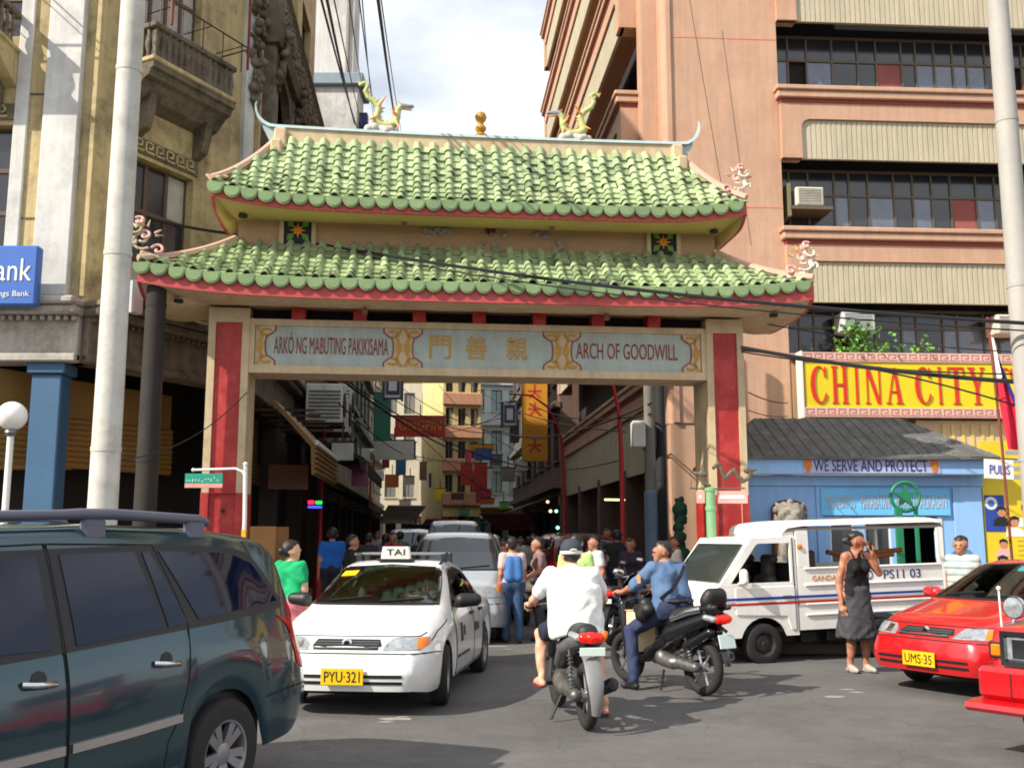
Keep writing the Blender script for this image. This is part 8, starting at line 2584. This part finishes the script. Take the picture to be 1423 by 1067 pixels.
# others, nearest first
def bg(label, u, Y, face, top, bottom, J, h=.02, z=.0, **k):
    p = at(u, 745, Y)
    return person(label, (p.x, p.y, z), R(face), J, [k.pop('sk', SK2), top, bottom, HAIR, k.pop('shoe', BLKTRIM)], h=h, **k)
bg('woman in a bright green t-shirt with tied hair left of the white taxi', 404, 12.0, 70, cloth('green', (0, 168, 104)), cloth('pink_trousers', (206, 120, 130)), stand(1.58, .1, .06, 0, True), .014, female=True, hair='bun', look=R(-35), sk=SK1, sleeve=.55)
def striped():
    m = mat('cloth_striped', (206, 204, 190), .85, var=.04)
    nt = m.node_tree
    b_ = nt.nodes['Principled BSDF']
    g_ = nt.nodes.new('ShaderNodeNewGeometry'); sx_ = nt.nodes.new('ShaderNodeSeparateXYZ'); nt.links.new(g_.outputs['Position'], sx_.inputs[0])
    mu = nt.nodes.new('ShaderNodeMath'); mu.operation = 'MULTIPLY'; mu.inputs[1].default_value = 11.0; nt.links.new(sx_.outputs['Z'], mu.inputs[0])
    fr = nt.nodes.new('ShaderNodeMath'); fr.operation = 'FRACT'; nt.links.new(mu.outputs[0], fr.inputs[0])
    cr_ = nt.nodes.new('ShaderNodeValToRGB'); cr_.color_ramp.interpolation = 'CONSTANT'
    cr_.color_ramp.elements[0].color = (.60, .58, .50, 1); e1 = cr_.color_ramp.elements[1]; e1.position = .45; e1.color = (.22, .33, .36, 1); e2 = cr_.color_ramp.elements.new(.75); e2.color = (.5, .5, .45, 1)
    nt.links.new(fr.outputs[0], cr_.inputs['Fac']); nt.links.new(cr_.outputs['Color'], b_.inputs['Base Color'])
    return m
bg('man in a grey and white striped polo shirt behind the red taxi', 1336, 13.6, 215, striped(), NAVYC, stand(1.64), .015, sk=SK2, fat=1.08, look=R(15), eyes=True)
bg('man in a dark shirt walking on the left pavement beside the blue-shirted man', 487, 16.6, 20, cloth('near_black', (28, 28, 32)), cloth('brown_trousers', (60, 46, 40)), stand(1.66, .12, .1), .018, z=.0)
bg('man in a bright blue t-shirt on the left pavement', 462, 18.6, 100, cloth('royal_blue', (20, 100, 190)), cloth('dark_jeans', (36, 38, 50)), stand(1.66, .06, .05), .018, z=.13)
bg('woman in pale pink with a blue backpack walking into the street', 712, 16.2, 100, cloth('pale_pink', (214, 186, 184)), cloth('jeans', (58, 84, 122)), stand(1.62, .1, .08, 0, True), .017, female=True, hair='short')
p = at(712, 745, 16.05)
bp = thing('backpack', 'blue and grey backpack worn by the woman in pale pink', 'bag', (p.x, p.y, 0), R(100)); q = Blob(.018); q.cap((-.14, -.07, 1.02), (-.13, -.06, 1.28), .085, .07, 0, .06); q.cap((-.14, .07, 1.02), (-.13, .06, 1.28), .085, .07, 0, .06)
place('sack', q.mesh('sack', mat('backpack_blue', (60, 110, 170), .7, var=.2, vs=9)), bp)
bg('woman in a mauve top carrying a cream bag across the street', 752, 16.6, 190, cloth('mauve', (140, 112, 112)), cloth('grey_skirt', (70, 66, 70)), stand(1.62, .06, .0, .02, True, armL=((.08, .2, 1.15), (.30, .16, 1.02)), armR=((.05, -.2, 1.12), (.30, -.1, 1.0))), .017, female=True, hair='short', sk=SK2)
p = at(750, 745, 16.4)
bp = thing('handbag', 'cream handbag held by the woman in the mauve top', 'bag', (p.x, p.y, 0), R(190)); q = Blob(.016); q.cap((.1, -.12, .95), (.34, -.10, .95), .07, .07); q.cap((.12, -.12, .85), (.32, -.1, .85), .08, .08); place('bag_body', q.mesh('bag_body', mat('bag_cream', (222, 204, 176), .6)), bp)
bg('man in a lime green shirt just behind the white-shirted rider', 800, 14.0, 80, cloth('lime', (184, 220, 130)), cloth('khaki', (120, 104, 80)), stand(1.66), .017)
bg('man in a white shirt standing beyond the motorcycle riders', 828, 17.0, 200, cloth('soft_white', (216, 216, 222)), NAVYC, stand(1.64), .018)
bg('woman in a dark purple top standing by the red lamp post on the right', 876, 18.2, 250, cloth('dark_purple', (58, 44, 64)), cloth('dark_skirt', (40, 36, 40)), stand(1.60, 0, 0, 0, True), .018, female=True, hair='long', z=.0, sk=SK2, eyes=True)
bg('seated-looking person in grey at the foot of the right column', 941, 17.5, 180, cloth('ash_grey', (110, 106, 104)), cloth('dark_grey', (60, 58, 58)), stand(1.5), .02, z=.13)
far = [(536, 25, 80, (150, 120, 170), 'person in lilac walking on the left pavement'), (547, 22.5, 260, (170, 60, 70), 'person in dull red near the left shop fronts'), (556, 24, 90, (60, 120, 90), 'person in teal green beside the dull red one'), (525, 30, 250, (210, 210, 214), 'person in white deep on the left pavement'),
       (585, 24.5, 95, (40, 60, 50), 'person in dark green crossing before the pale car'), (700, 26, 265, (200, 200, 206), 'person in white on the right beside the dark car'), (690, 32, 80, (60, 60, 90), 'person in navy far on the right'), (735, 24, 90, (180, 170, 160), 'person in beige by the parked maroon car'),
       (780, 22, 95, (210, 214, 216), 'person in pale blue-white behind the lime shirt'), (845, 22, 240, (90, 60, 50), 'person in brown in the right shop doorway'), (512, 21, 85, (60, 58, 60), 'person in charcoal near the dark left shop'), (765, 30, 260, (190, 90, 90), 'person in coral far behind the mauve woman'),
       (724, 29, 260, (230, 230, 226), 'person in bright white in the middle of the far street'), (660, 40, 80, (60, 90, 150), 'person in blue far down the street'), (598, 45, 80, (190, 60, 60), 'person in red at the far end of the street')]
for i, (u, Y, fc_, c_, lab) in enumerate(far):
    bg(lab, u, Y, fc_, cloth('far%d' % i, c_), [NAVYC, cloth('dark_jeans', (36, 38, 50)), cloth('khaki', (120, 104, 80))][i % 3], stand(1.56 + .03 * (i % 5), .08 * (i % 3), .05 * (i % 4), 0, i % 2 == 0), .028, female=i % 2 == 0, hair='long' if i % 4 == 0 else 'short', group='people further down the street', z=.13 if u < 560 or u > 820 else 0)

names = ['cream', 'rust', 'sky blue', 'olive', 'plum', 'grey-green', 'yellow', 'dark brown', 'peach', 'steel blue', 'maroon', 'pale green', 'tan', 'black']
cols = [(220, 210, 190), (150, 80, 50), (120, 170, 200), (110, 110, 60), (100, 60, 90), (110, 126, 116), (214, 180, 70), (70, 50, 40), (220, 170, 140), (80, 104, 130), (110, 40, 44), (160, 190, 150), (180, 150, 110), (34, 32, 34)]
spots = [(541, 27), (553, 33), (567, 36), (578, 31), (592, 38), (608, 50), (645, 44), (683, 36), (708, 23.5), (742, 27), (757, 21.5), (793, 24), (810, 19.5), (858, 19.5)]
wherep = ['near the left lamp', 'beyond the lilac walker', 'behind the pale car', 'beside the pale car', 'left of the grey van', 'at the far left bend', 'right of the grey van', 'by the dark car', 'just right of the silver carrier', 'behind the woman in mauve', 'at the tail of the maroon car', 'by the right shop piers', 'behind the lime shirt on the right', 'at the right shop door']
random.seed(31)
for nm, c_, (u, Y), wp in zip(names, cols, spots, wherep):
    bg('person in %s %s' % (nm, wp), u, Y, random.choice((80, 100, 260, 280, 200)), cloth('crowd_' + nm.replace(' ', '_'), c_), random.choice((NAVYC, BLKC, GRYC)), stand(random.uniform(1.55, 1.7), random.uniform(0, .12), random.uniform(-.05, .1), 0, random.random() < .5), .03, female=random.random() < .5, hair=random.choice(('short', 'short', 'long')), group='people further down the street', z=.13 if u < 545 or u > 840 else 0)
